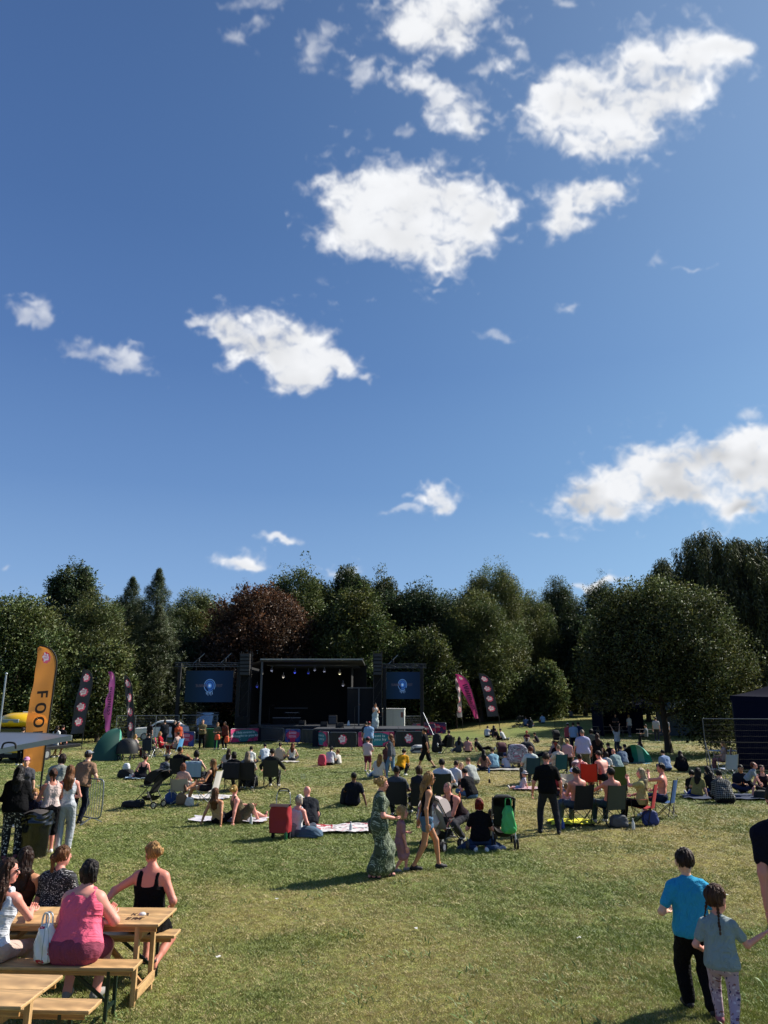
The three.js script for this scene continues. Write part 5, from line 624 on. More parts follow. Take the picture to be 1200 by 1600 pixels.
  const screen = (label, px0, px1, py0, py1, d) => { const a = ahead(px0, py1, d), b = ahead(px1, py0, d), w = b[0] - a[0], h = b[1] - a[1], cx = (a[0] + b[0]) / 2, cy = (a[1] + b[1]) / 2, s = thing('video_screen', label, 'screen', [cx, cy, -d], 0, 'video screens beside the stage'); part('cabinet', rbox(w + 0.06, h + 0.06, 0.14, 0, 0, -0.09, 0.01), blk, s); const tx = glow(px0); part('display', new THREE.PlaneGeometry(w, h), new THREE.MeshPhysicalMaterial({ color: '#05070c', roughness: 0.9, specularIntensity: 0.2, emissive: '#ffffff', emissiveMap: tx, emissiveIntensity: 0.32 }), s); for (const q of [-1, 1]) part('hanging_bracket', box(0.06, 0.5, 0.06, q * w * 0.3, h / 2 + 0.25, -0.09), M.darkTube, s);
    const L = new THREE.RectAreaLight('#5f8fd8', 0.12, w, h); L.position.set(cx, cy, -d + 0.03); L.lookAt(cx, cy, -d + 1); L.name = 'screen_light'; scene.add(L); };
  screen('video screen with a blue ring on the left of the stage', 288, 365, 1048, 1097, 61); screen('video screen with a blue ring right of the stage', 599, 657, 1050, 1092, 61.8);
  const frame = (label, pa, pb, pyTop, d, lamps) => { const xa = X(pa, d, 1090), xb = X(pb, d, 1090), h = ahead(pa, pyTop, d)[1], s = thing('screen_truss', label, 'truss', [0, 0, 0], 0, 'truss frames that carry the screens'); for (const x of [xa, xb]) { part('truss_column', rbox(0.26, h, 0.26, x, h / 2, -d + 0.2, 0.02), M.black, s); part('base_plate', rbox(0.8, 0.06, 0.8, x, 0.03, -d + 0.2, 0.01), M.steel, s); }
    for (const [y, z] of [[h, -d + 0.32], [h - 0.3, -d + 0.32], [h - 0.15, -d + 0.06]]) part('truss_chord', rod([xa - 0.4, y, z], [xb + 0.4, y, z], 0.025), M.steel, s); const n = Math.round((xb - xa) / 0.5); for (let k = 0; k < n; k++) part('truss_web', rod([lerp(xa, xb, k / n), k % 2 ? h : h - 0.3, -d + 0.32], [lerp(xa, xb, (k + 1) / n), k % 2 ? h - 0.3 : h, -d + 0.32], 0.012), M.steel, s);
    for (const q of lamps) { const x = lerp(xa, xb, q); part('stay', rod([x - 0.35, h - 0.05, -d + 0.2], [x + 0.5, h + 0.75, -d + 0.2], 0.02), M.silverTube, s); part('lamp_head', rbox(0.2, 0.26, 0.22, x + 0.05, h + 0.2, -d + 0.3, 0.04), M.black, s); } };
  frame('truss frame carrying the left video screen', 279, 372, 1036, 60.6, [0.3, 0.75]); frame('truss frame carrying the right video screen', 601, 659, 1038, 61.4, [0.2]);
  part('guy_strut', rod([X(661, 61), 2.2, -61], [X(680, 60), 0.05, -59], 0.03), M.silverTube, scene.getObjectByName('screen_truss_001'));
  // stage lamps
  const lamp = (label, px, py, col, d, on) => { const p = ahead(px, py, d), s = thing('stage_lamp', label, 'lamp', p, 0, 'lamps under the stage roof'); part('lamp_housing', new THREE.CylinderGeometry(0.11, 0.13, 0.26, 12).rotateX(1.2), M.black, s); part('yoke', box(0.03, 0.3, 0.03, 0, 0.18, 0), M.steel, s); part('lens', new THREE.CircleGeometry(0.085, 14).rotateX(-0.3).translate(0, -0.05, 0.15), new THREE.MeshStandardMaterial({ color: '#333', emissive: col, emissiveIntensity: on * 0.3 }), s); const L = new THREE.PointLight(col, on * 0.4); L.position.set(p[0], p[1] - 0.08, p[2] + 0.28); L.name = 'lamp_light'; scene.add(L); };
  [[410, 1052, '#fff2d8', 1.2, 'warm lit lamp nearest the left roof post'], [425, 1047, '#cfd8ff', 0.5, 'pale lamp left of the blue lamps'], [443, 1057, '#fff0dd', 0.8, 'white lamp below the left bar'], [461, 1050, '#4a5cff', 1.2, 'brighter blue lamp over the stage'], [482, 1051, '#3040c0', 0.8, 'dimmer blue lamp over the stage centre'], [492, 1046, '#d8dcff', 0.4, 'twin pale lamp over the stage centre'], [507, 1048, '#d8dcff', 0.4, 'pale lamp right of stage centre'], [531, 1052, '#fff0c0', 1.3, 'warm lit lamp near the right roof edge'], [536, 1070, '#e8e8ff', 0.4, 'small lamp low on the right drape'], [402, 1072, '#4050d0', 0.7, 'small blue lamp low by the left tower']].forEach(([px, py, c, on, l]) => lamp(l, px, py, c, 61.2, on));
  // band gear
  const mon = (label, px, d, ry = 0) => { const s = thing('floor_monitor', label, 'speaker', [X(px, d, 1135), deck, -d], ry, 'wedge loudspeakers on the stage'); const sh = new THREE.Shape([[-0.2, 0], [0.24, 0], [0.12, 0.36], [-0.08, 0.36]].map((a) => new THREE.Vector2(...a))); part('cabinet', new THREE.ExtrudeGeometry(sh, { depth: 0.5, bevelSize: 0.01, bevelThickness: 0.01 }).rotateY(-Math.PI / 2).translate(0.25, 0, 0), blk2, s); part('grille', box(0.42, 0.34, 0.01, 0, 0.19, -0.16, -0.32), mat('#2a2c30', 0.5), s); };
  mon('wedge monitor left of the microphone stand', 506, 57.5, 180); mon('pale topped wedge monitor near the thrust edge', 531, 55.2, 160); mon('wedge monitor at the back beside the keyboard', 472, 61.5, 190);
  const stand = (label, px, d, h) => { const s = thing('microphone_stand', label, 'stand', [X(px, d, 1135), deck, -d], 0, 'microphone stands'); part('base', new THREE.CylinderGeometry(0.14, 0.15, 0.03, 16).translate(0, 0.015, 0), M.black, s); part('pole', rod([0, 0, 0], [0, h, 0], 0.012), M.darkTube, s); part('boom', rod([0, h, 0], [0.3, h + 0.15, 0.2], 0.009), M.darkTube, s); part('microphone', new THREE.CapsuleGeometry(0.022, 0.1, 4, 8).rotateZ(1.1).translate(0.33, h + 0.17, 0.21), M.black, s); };
  stand('microphone stand at the thrust edge', 554, 54.6, 1.45); stand('microphone stand left on the main deck', 420, 61, 1.4);
  const amp = thing('guitar_amplifier', 'boxy amplifier near the right side of the deck', 'amplifier', [X(519), deck, -63], 0); part('cabinet', rbox(0.7, 0.75, 0.35, 0, 0.375, 0, 0.03), blk2, amp); part('grille', box(0.6, 0.5, 0.01, 0, 0.33, 0.18), mat('#3a3d42', 0.7), amp); part('control_panel', box(0.6, 0.1, 0.01, 0, 0.66, 0.18), alu, amp);
  const kb = thing('keyboard', 'stage keyboard on crossed legs at the left', 'keyboard', [X(452), deck, -64], 0); part('keys_case', rbox(1.3, 0.1, 0.35, 0, 0.9, 0, 0.02), blk2, kb); part('keys', box(1.1, 0.012, 0.14, 0, 0.956, -0.06), M.white, kb); for (const s of [-1, 1]) part('leg', rod([s * 0.35, 0, 0.1], [-s * 0.35, 0.86, 0.1], 0.018), M.darkTube, kb);
  const cone = thing('marker_cone', 'small white cone on the deck right of the amplifier', 'cone', [X(545, 60), deck, -60], 0); part('cone_body', new THREE.CylinderGeometry(0.03, 0.15, 0.4, 14).translate(0, 0.2, 0), M.white, cone); part('cone_base', rbox(0.34, 0.03, 0.34, 0, 0.015, 0, 0.01), M.black, cone);
  // white equipment trailer
  const tr = thing('equipment_trailer', 'white box trailer parked right of the loudspeaker tower', 'trailer', [ahead(613, 1115, 64)[0], 0, -64], 4); part('body', rbox(2.1, 1.75, 1.6, 0, 1.55, 0, 0.05), mat('#c9cac6', 0.5), tr); part('roof_cap', rbox(2.16, 0.1, 1.66, 0, 2.46, 0, 0.03), M.white, tr); for (const s of [-1, 1]) { part('warning_sticker', box(0.2, 0.42, 0.005, s * 0.85, 2.0, 0.806), mat('#8a5a52', 0.6), tr); const wh = part('wheel', new THREE.CylinderGeometry(0.3, 0.3, 0.2, 20).rotateZ(Math.PI / 2).translate(s * 0.95, 0.3, 0), M.tyre, tr); part('hub', new THREE.CylinderGeometry(0.16, 0.16, 0.21, 14).rotateZ(Math.PI / 2).translate(s * 0.95, 0.3, 0), M.silverTube, wh); } part('door_seam', box(0.012, 1.6, 0.004, 0.1, 1.55, 0.806), mat('#6d6e6c', 0.6), tr); part('chassis', rbox(2.0, 0.14, 1.5, 0, 0.6, 0, 0.02), M.darkTube, tr); part('tow_bar', rod([1.0, 0.6, 0.2], [2.2, 0.5, 0.4], 0.04), M.darkTube, tr); for (const s of [-1, 1]) part('corner_lamp', box(0.09, 0.12, 0.02, s * 0.98, 0.8, 0.806), mat('#a03020', 0.3), tr);
}
// ------------------------------------------------------------------ vehicles
function wheelOn(parent, x, y, z, r, w = 0.2) { const wh = part('wheel', merge([new THREE.TorusGeometry(r - 0.06, 0.07, 8, 24).translate(x, y, z), new THREE.CylinderGeometry(r - 0.05, r - 0.05, w * 0.8, 20).rotateX(Math.PI / 2).translate(x, y, z)]), M.tyre, parent); part('rim', new THREE.CylinderGeometry(r * 0.6, r * 0.6, w * 0.9, 14).rotateX(Math.PI / 2).translate(x, y, z), M.silverTube, wh); }
const paint = (c, r = 0.3) => new THREE.MeshPhysicalMaterial({ color: c, roughness: r, clearcoat: 0.7, clearcoatRoughness: 0.1 }), glassDark = new THREE.MeshPhysicalMaterial({ color: '#11161a', roughness: 0.06, metalness: 0.1, clearcoat: 1 });
function extruded(pts, depth, bevel = 0.05) { const s = new THREE.Shape(); s.moveTo(...pts[0]); s.splineThru(pts.slice(1).map((p) => new THREE.Vector2(...p))); s.closePath(); return new THREE.ExtrudeGeometry(s, { depth, bevelEnabled: true, bevelSize: bevel, bevelThickness: bevel * 1.6, bevelSegments: 4, curveSegments: 10 }).translate(0, 0, -depth / 2); }
{ // white car behind the mesh fence, nose to the left
  const p = spot(254, 1158), c = thing('parked_car', 'white hatchback car parked behind the mesh fence', 'car', [ahead(252, 1150, 63)[0], 0, -63], -14), wp = paint('#f2f3f4');
  const B = [[-2.1, 0.35], [-2.12, 0.75], [-1.9, 0.92], [-1.0, 1.02], [-0.35, 1.42], [0.3, 1.52], [1.15, 1.46], [1.75, 1.12], [2.08, 0.98], [2.12, 0.5], [2.0, 0.32], [0, 0.28]];
  part('body', extruded(B, 1.55, 0.07), wp, c);
  for (const q of [-1, 1]) { for (const g of [[[-0.82, 1.06], [-0.32, 1.38], [0.18, 1.44], [0.2, 1.06]], [[0.28, 1.06], [0.28, 1.44], [1.08, 1.39], [1.55, 1.10]]]) { const s = new THREE.Shape(g.map((a) => new THREE.Vector2(...a))); part('side_window', new THREE.ShapeGeometry(s).translate(0, 0, 0).applyMatrix4(new THREE.Matrix4().makeTranslation(0, 0, q * 0.892)), glassDark, c); } const d = part('door', rbox(1.0, 0.5, 0.012, -0.28, 0.75, q * 0.888, 0.004), wp, c); part('handle', rbox(0.16, 0.03, 0.03, 0.1, 0.9, q * 0.9, 0.01), wp, d); part('headlight', rbox(0.3, 0.14, 0.02, -1.85, 0.78, q * 0.86, 0.01), glassDark, c); part('tail_lamp', rbox(0.2, 0.2, 0.03, 2.02, 0.95, q * 0.78, 0.01), mat('#7d1518', 0.3), c); part('mirror', rbox(0.12, 0.12, 0.18, -0.75, 1.08, q * 0.98, 0.03), wp, c); for (const x of [-1.3, 1.3]) wheelOn(c, x, 0.33, q * 0.80, 0.33, 0.22); }
}
{ // dark van below the left screen: broad windscreen that mirrors the trees and the sky
  const v = thing('parked_van', 'dark van with a broad shiny windscreen below the left screen', 'van', [ahead(322, 1130, 66)[0], 0, -66], -20); const vp = paint('#20242a');
  part('body', rbox(2.0, 1.6, 4.4, 0, 1.25, -1.2, 0.12), vp, v); part('bonnet', rbox(1.9, 0.75, 1.1, 0, 0.8, 1.3, 0.12), vp, v); part('windscreen', sheet(10, 6, (u, w) => [(u - 0.5) * 1.84, 1.15 + w * 1.0, 1.42 - w * 0.5 - 0.18 * Math.pow((u - 0.5) * 2, 2)]), new THREE.MeshPhysicalMaterial({ color: '#aab4b8', roughness: 0.08, metalness: 0.85 }), v); part('roof', rbox(1.9, 0.12, 3.6, 0, 2.12, -0.9, 0.05), vp, v); for (const q of [-1, 1]) { part('headlight', rbox(0.36, 0.2, 0.05, q * 0.72, 0.85, 1.84, 0.03), mat('#cfd4d6', 0.15), v); part('mirror', rbox(0.2, 0.3, 0.12, q * 1.15, 1.4, 0.9, 0.03), M.black, v); for (const z of [-2.4, 1.0]) { const wh = part('wheel', new THREE.CylinderGeometry(0.35, 0.35, 0.24, 20).rotateZ(Math.PI / 2).translate(q * 0.92, 0.35, z), M.tyre, v); part('rim', new THREE.CylinderGeometry(0.2, 0.2, 0.25, 14).rotateZ(Math.PI / 2).translate(q * 0.92, 0.35, z), M.silverTube, wh); } } part('bumper', rbox(1.94, 0.3, 0.2, 0, 0.5, 1.82, 0.06), M.black, v); part('number_plate', rbox(0.52, 0.11, 0.02, 0, 0.5, 1.93, 0.004), M.white, v);
}
{ // yellow lorry cab at the left
  const yl = paint('#e3b505', 0.35), d = 40, x = ahead(26, 1150, d)[0], h0 = ahead(26, 1110, d)[1], v = thing('yellow_lorry', 'yellow lorry with a rounded roof pod at the left edge', 'lorry', [x, 0, -d], 6);
  part('cab', rbox(2.5, 2.35, 2.0, 0, 1.75, -0.4, 0.14), mat('#16181c', 0.5), v); part('windscreen', box(2.2, 0.95, 0.02, 0, 2.3, 0.615), glassDark, v); part('roof_pod', new THREE.LatheGeometry([[0.001, 1], [0.55, 0.96], [0.86, 0.75], [1, 0.4], [1.0, 0.0], [0.001, 0]].map((a) => new THREE.Vector2(...a)), 28).applyMatrix4(new THREE.Matrix4().makeScale(1.5, 1.15, 1.5)).translate(0, 3.0, -0.6), yl, v); part('pod_lamp_bar', rbox(1.15, 0.3, 0.12, -0.05, 3.45, 0.82, 0.05), mat('#7f8b93', 0.2), v); part('roof_vent', rbox(0.7, 0.1, 0.5, 0.35, 4.16, -0.6, 0.04), M.white, v); part('grille_panel', rbox(2.4, 0.95, 0.08, 0, 1.28, 0.62, 0.03), yl, v); part('grille', rbox(1.3, 0.34, 0.03, 0, 1.3, 0.67, 0.01), M.black, v); part('bumper', rbox(2.5, 0.42, 0.25, 0, 0.62, 0.58, 0.06), M.black, v); part('number_plate', rbox(0.52, 0.12, 0.02, 0, 0.8, 0.72, 0.004), mat('#8a8f80', 0.5), v); for (const q of [-1, 1]) { part('headlight', rbox(0.4, 0.22, 0.04, q * 0.85, 0.95, 0.68, 0.03), mat('#cfd4d6', 0.15), v); part('mirror', rbox(0.22, 0.5, 0.14, q * 1.45, 2.3, 0.4, 0.04), M.black, v); for (const z of [-0.9, 0.1]) { const wh = part('wheel', new THREE.CylinderGeometry(0.5, 0.5, 0.3, 22).rotateZ(Math.PI / 2).translate(q * 1.1, 0.5, z * 2), M.tyre, v); part('rim', new THREE.CylinderGeometry(0.28, 0.28, 0.31, 16).rotateZ(Math.PI / 2).translate(q * 1.1, 0.5, z * 2), M.silverTube, wh); } } part('load_bed', rbox(2.4, 0.3, 5.0, 0, 1.0, -4.0, 0.05), M.darkTube, v); v.scale.set(0.78, 0.60, 0.78);
}
{ // food kiosk past the left edge: its raised glossy hatch reaches into the picture
  const k = thing('food_kiosk', 'food kiosk at the left edge with a raised glossy grey hatch', 'kiosk', [0, 0, 0], 0), A = V(...ahead(-260, 1218, 13.6)), B = V(...ahead(112, 1149, 15.2)), C = V(...ahead(60, 1145, 16.2)), E = V(...ahead(-260, 1141, 16.4));
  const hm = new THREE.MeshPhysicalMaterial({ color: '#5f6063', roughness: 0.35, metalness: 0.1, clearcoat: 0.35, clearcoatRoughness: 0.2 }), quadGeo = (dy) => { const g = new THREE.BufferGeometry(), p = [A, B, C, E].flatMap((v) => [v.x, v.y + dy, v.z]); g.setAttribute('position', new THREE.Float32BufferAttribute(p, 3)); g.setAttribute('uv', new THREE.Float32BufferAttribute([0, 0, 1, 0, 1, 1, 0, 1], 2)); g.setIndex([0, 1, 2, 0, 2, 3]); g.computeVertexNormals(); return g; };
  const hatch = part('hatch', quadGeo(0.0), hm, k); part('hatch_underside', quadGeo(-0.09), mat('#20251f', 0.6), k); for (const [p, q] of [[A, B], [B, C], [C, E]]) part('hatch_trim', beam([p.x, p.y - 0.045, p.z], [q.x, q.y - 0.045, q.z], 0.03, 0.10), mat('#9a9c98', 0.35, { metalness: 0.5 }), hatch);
  const hp = ahead(14, 1168, 14.16); part('handle', tube([[hp[0] - 0.13, hp[1] - 0.02, hp[2]], [hp[0] - 0.1, hp[1] + 0.07, hp[2]], [hp[0] + 0.1, hp[1] + 0.07, hp[2]], [hp[0] + 0.13, hp[1] - 0.02, hp[2]]], 0.018, 16), M.black, hatch);
  const bx = A.x - 0.2; part('body', rbox(2.2, 2.5, 4.2, bx - 1.2, 1.55, -15.2, 0.08), mat('#33363a', 0.5), k); part('counter', rbox(0.5, 0.05, 3.4, bx + 0.1, 1.05, -15.2, 0.02), M.silverTube, k); part('prop', rod([bx, 1.1, -14.2], [bx + 1.2, 2.1, -14.4], 0.02), M.silverTube, k); for (const z of [-14.2, -16]) { const wh = part('wheel', new THREE.CylinderGeometry(0.3, 0.3, 0.2, 18).rotateZ(Math.PI / 2).translate(bx - 0.2, 0.3, z), M.tyre, k); part('rim', new THREE.CylinderGeometry(0.17, 0.17, 0.21, 12).rotateZ(Math.PI / 2).translate(bx - 0.2, 0.3, z), M.silverTube, wh); }
  const pp = ahead(-1, 1140, 30); const post = thing('light_pole', 'thin pale pole at the very left edge', 'pole', [pp[0], 0, -30], 0); part('shaft', rod([0, 0, 0], [0, 4.1, 0], 0.035), M.silverTube, post); part('cap', new THREE.SphereGeometry(0.055, 10, 8).translate(0, 4.1, 0), M.silverTube, post);
}
// ------------------------------------------------------------------ gazebos, tents, bins
function gazebo(label, x, z, yaw, w, d, eave, peak, walls, col = '#0a0f24') {
  const t = thing('navy_gazebo', label, 'gazebo', ground(x, z), yaw, 'navy festival gazebos'), m = phys(col, 0.9, { specularIntensity: 0.15 }), sag = (u) => 0.14 * Math.sin(u * Math.PI);
  const P = [[-w / 2, d / 2], [w / 2, d / 2], [w / 2, -d / 2], [-w / 2, -d / 2]]; P.forEach((p, i) => { const q = P[(i + 1) % 4]; part('roof_panel', sheet(10, 10, (u, v) => { const X = lerp(lerp(p[0], q[0], u), 0, v), Z = lerp(lerp(p[1], q[1], u), 0, v), f = Math.pow(v, 1.35); return [X, lerp(eave, peak, f) - sag(u) * (1 - v) * 0.6, Z]; }), m, t); part('valance', sheet(12, 1, (u, v) => [lerp(p[0], q[0], u) * 1.004, eave - sag(u) * 0.6 - v * 0.26, lerp(p[1], q[1], u) * 1.004]), m, t); part('leg', rod([p[0] * 0.985, 0, p[1] * 0.985], [p[0] * 0.985, eave, p[1] * 0.985], 0.025), M.darkTube, t); if (walls.includes(i)) { part('side_wall', sheet(30, 8, (u, v) => [lerp(p[0], q[0], u) * 0.995, lerp(0.03, eave - 0.12, v), lerp(p[1], q[1], u) * 0.995 + 0.02 * Math.sin(u * 40) * (1 - v * 0.6)]), m, t); } });
  return t;
}
gazebo('big navy marquee with closed walls at the right edge', ahead(1148, 1150, 36)[0] + 3.4, -36.2, 25, 6, 3.2, 3.32, 4.3, [0, 3]);
gazebo('navy gazebo under the field tree on the far lawn', ahead(975, 1130, 64)[0], -64, 4, 4.4, 4.4, 2.55, 4.2, [2, 3]);
gazebo('grey blue gazebo half hidden behind the field tree', ahead(1085, 1130, 62)[0], -62, -8, 4.5, 4, 2.5, 3.7, [2], '#414a52');
{ // green beach shelter
  const p = [ahead(166, 1180, 41.5)[0], 0, -41.5], t = thing('beach_shelter', 'dark green pop up shelter tent on the left of the field', 'tent', p, -20), g = mat('#0c4238', 0.55), g2 = mat('#4f9a85', 0.55);
  part('shell', sheet(16, 14, (u, v) => { const a = v * 1.5708, sp = (1 - 0.9 * Math.pow(v, 1.6)); return [0.75 + (u - 1) * 1.75 * sp, 1.78 * Math.sin(a) - 0.05 * Math.sin(u * 3.14), 0.75 - 1.0 * (1 - Math.cos(a)) + 0.25 * Math.sin(u * 3.14) * (1 - v)]; }), g, t);
  part('side_panel', sheet(6, 10, (u, v) => [0.76 + 0.22 * u * (1 - v * 0.6), 1.75 * Math.sin(v * 1.5708) * (1 - 0.1 * u), 0.75 - (1 - Math.cos(v * 1.5708)) - 0.45 * u]), g2, t); part('ground_sheet', rbox(1.8, 0.01, 1.3, -0.1, 0.015, 0.1, 0.004), g, t); t.scale.set(0.78, 0.92, 0.85);
  for (const s of [-1, 1]) part('pole', tube([[s * 0.88 - 0.1, 0, 0.74], [s * 0.5 + 0.2, 0.95, 0.55], [0.68, 1.78, -0.25]], 0.012, 16), M.black, t);
}
{ // teal sun tent on the right
  const p = spot(995, 1192), t = thing('beach_shelter', 'small teal and mint sun tent beside the seated group', 'tent', p, 28), a = mat('#2c9a86', 0.7), b = mat('#1d7ca0', 0.7), c = mat('#8fc9b8', 0.7);
  const strip = (u0, u1, m) => part('shell_panel', sheet(6, 12, (u, v) => { const q = lerp(u0, u1, u), an = v * 1.75; return [(q - 0.5) * 2.4 * (1 - 0.18 * v), 1.5 * Math.sin(Math.min(1.57, an)) * (1 - 0.5 * Math.pow(Math.abs(q - 0.5) * 2, 2.4)), -0.8 + 1.3 * (1 - Math.cos(Math.min(1.57, an)))]; }), m, t); strip(0, 0.3, mat('#10232e', 0.6)); strip(0.3, 0.5, a); strip(0.5, 0.72, c); strip(0.72, 1, a); part('back_window', sheet(2, 2, (u, v) => [-0.35 + u * 0.5, 0.25 + v * 0.55, -0.83 + 0.12 * v]), b, t); part('ground_sheet', rbox(2.2, 0.01, 1.4, 0, 0.015, 0, 0.004), b, t); t.scale.setScalar(0.6); for (const s of [-1, 1]) part('pole', tube([[s * 1.2, 0, -0.8], [s * 1.0, 0.9, -0.1], [s * 0.5, 1.45, 0.45]], 0.012, 14), M.black, t);
}
{ // green wheelie bin by the marshals, black sack bin by the queue
  const p = spot(330, 1169), t = thing('wheelie_bin', 'green wheelie bin between the marshals', 'bin', p, 5), g = mat('#0f5a33', 0.5); part('body', new THREE.CylinderGeometry(0.62, 0.5, 1.15, 4, 1).rotateY(Math.PI / 4).scale(1, 1, 0.85).translate(0, 0.62, 0), g, t); part('lid', rbox(1.0, 0.07, 0.82, 0, 1.23, 0, 0.03), g, t); part('handle', rod([-0.4, 1.15, -0.42], [0.4, 1.15, -0.42], 0.02), g, t); for (const s of [-1, 1]) part('wheel', new THREE.CylinderGeometry(0.1, 0.1, 0.06, 14).rotateZ(Math.PI / 2).translate(s * 0.4, 0.1, -0.3), M.tyre, t);
}
{ const p = spot(52, 1339), t = thing('rubbish_bin', 'round bin lined with a glossy black sack by the queue', 'bin', p, 0), gl = new THREE.MeshPhysicalMaterial({ color: '#0a0a0c', roughness: 0.22, clearcoat: 0.5, side: THREE.DoubleSide }); const sack = (r0, r1, y0, y1, amp, sd) => sheet(40, 14, (u, v) => { const a = u * 6.2832, r = lerp(r0, r1, v) * (1 + amp * (vn2(u * 22 % 22 + sd, v * 5) - 0.5) + 0.03 * Math.sin(a * 9)); return [Math.cos(a) * r, lerp(y0, y1, v) + 0.03 * Math.sin(a * 5) * v, Math.sin(a) * r]; }); part('sack', sack(0.25, 0.29, 0, 0.82, 0.12, 2), gl, t); part('sack_overhang', sack(0.31, 0.30, 0.62, 0.86, 0.2, 6), gl, t); part('rubbish', softRubbish(), mat('#3c3634', 0.8), t); part('floor', new THREE.CylinderGeometry(0.25, 0.25, 0.02, 20).translate(0, 0.01, 0), M.black, t); }
function softRubbish() { const g = new THREE.SphereGeometry(0.27, 16, 10).scale(1, 0.4, 1), a = g.attributes.position; for (let i = 0; i < a.count; i++) { const k = 0.85 + 0.3 * vn3(a.getX(i) * 18, a.getY(i) * 18, a.getZ(i) * 18); a.setXYZ(i, a.getX(i) * k, a.getY(i) * k, a.getZ(i) * k); } g.computeVertexNormals(); return g.translate(0, 0.78, 0); }
{ const p = spot(40, 1322), t = thing('folding_table', 'small white topped folding table behind the sack bin', 'table', p, 8); part('table_top', rbox(0.9, 0.03, 0.55, 0, 0.72, 0, 0.01), M.white, t); for (const s of [-1, 1]) for (const q of [-1, 1]) part('leg', rod([s * 0.38, 0, q * 0.2], [s * 0.38, 0.71, q * 0.2], 0.012), M.silverTube, t); part('ketchup_bottle', new THREE.CylinderGeometry(0.02, 0.035, 0.16, 12).translate(0.38, 0.81, 0.1), mat('#a81f24', 0.4), t); }
function picnicTable(label, x, z, yaw, w = 1.9) { const t = thing('picnic_table', label, 'table', ground(x, z), yaw, 'picnic tables on the lawn'), m = mat('#6d6257', 0.8); for (let k = 0; k < 5; k++) part('slat', rbox(w, 0.035, 0.13, 0, 0.74, -0.29 + k * 0.145, 0.008), m, t); for (const s of [-1, 1]) { part('seat_plank', rbox(w, 0.035, 0.24, 0, 0.44, s * 0.72, 0.008), m, t); for (const q of [-1, 1]) part('leg', beam([s * w * 0.36, 0, q * 0.72], [s * w * 0.36, 0.72, q * 0.2], 0.05, 0.09), m, t); part('cross_beam', beam([s * w * 0.36, 0.4, -0.8], [s * w * 0.36, 0.4, 0.8], 0.05, 0.09), m, t); } return t; }
{ let p = spot(953, 1150); picnicTable('long weathered picnic table in front of the navy gazebo', p[0], p[2], 4, 2.6); p = spot(1015, 1155); picnicTable('picnic table in the shade of the field tree', p[0], p[2], 20); }
// blankets and small things on the grass
function blanket(label, px, py, w, d, yaw, tex, seed = 0) { const [x, , z] = spot(px, py), c = Math.cos(yaw * Math.PI / 180), s = Math.sin(yaw * Math.PI / 180), g = sheet(26, 18, (u, v) => { const a = (u - 0.5) * w * (1 + 0.05 * Math.sin(v * 9 + seed)), b = (v - 0.5) * d * (1 + 0.06 * Math.sin(u * 7 + seed)), X = x + a * c - b * s, Z = z + a * s + b * c; return [X, gh(X, Z) + 0.045 + 0.035 * vn2(u * 7 + seed, v * 6) + 0.02 * vn2(u * 19 + seed, v * 15), Z]; }, true); soloMesh('picnic_blanket', g, tex.isMaterial ? tex : new THREE.MeshStandardMaterial({ map: tex, roughness: 0.95, side: THREE.DoubleSide }), label, 'blanket', 'picnic blankets on the grass'); }
const patterned = (bg, cols, n, seed, s = 12) => canvasTex(256, 256, (c) => { const r = rng(seed); c.fillStyle = bg; c.fillRect(0, 0, 256, 256); for (let k = 0; k < n; k++) { c.fillStyle = cols[k % cols.length]; c.beginPath(); c.ellipse(r() * 256, r() * 256, s * (0.4 + r()), s * (0.2 + 0.5 * r()), r() * 3, 0, 7); c.fill(); } });
blanket('white blanket with dark zigzag pattern beside the bald man', 532, 1298, 1.75, 1.15, -6, patterned('#c9c5c4', ['#3a3438', '#8a8288', '#b05a64'], 120, 3, 11), 2);
blanket('red folded blanket between bald man and white blanket', 500, 1297, 0.6, 0.7, -6, mat('#9c2430', 0.9), 5);
blanket('pale towel under the two women sitting side by side', 358, 1284, 2.0, 0.75, 4, patterned('#bdb9c0', ['#8a4a50', '#5a5866', '#d8d4d2'], 60, 8), 8);
blanket('bright yellow blanket beneath the ring of chairs', 893, 1288, 1.1, 0.9, 4, mat('#d6cf22', 0.85), 11);
blanket('pale rug under the trio by the big buggies', 775, 1204, 2.3, 1.0, 2, mat('#9b9791', 0.9), 13);
blanket('white rug by the deckchairs and food boxes', 310, 1248, 2.0, 1.1, 3, patterned('#c3beb9', ['#6a6a72', '#3d5a8a', '#a8845a'], 70, 12), 15);
blanket('light blue towel by the woman in the dark dress', 213, 1218, 0.9, 0.6, 3, mat('#8ea3b5', 0.9), 17);
blanket('pinkish rug under the child in the striped hat', 836, 1234, 1.5, 0.9, 4, patterned('#a8868c', ['#c9c0c4', '#7a3a44', '#d8d4d2'], 60, 22), 19);
blanket('dark rug under the people in the marquee shade', 1130, 1248, 2.6, 1.2, -2, mat('#23304a', 0.95), 21);
blanket('white towel stretched by the woman with cream top', 452, 1192, 1.0, 0.5, 4, mat('#b9b2aa', 0.95), 23);
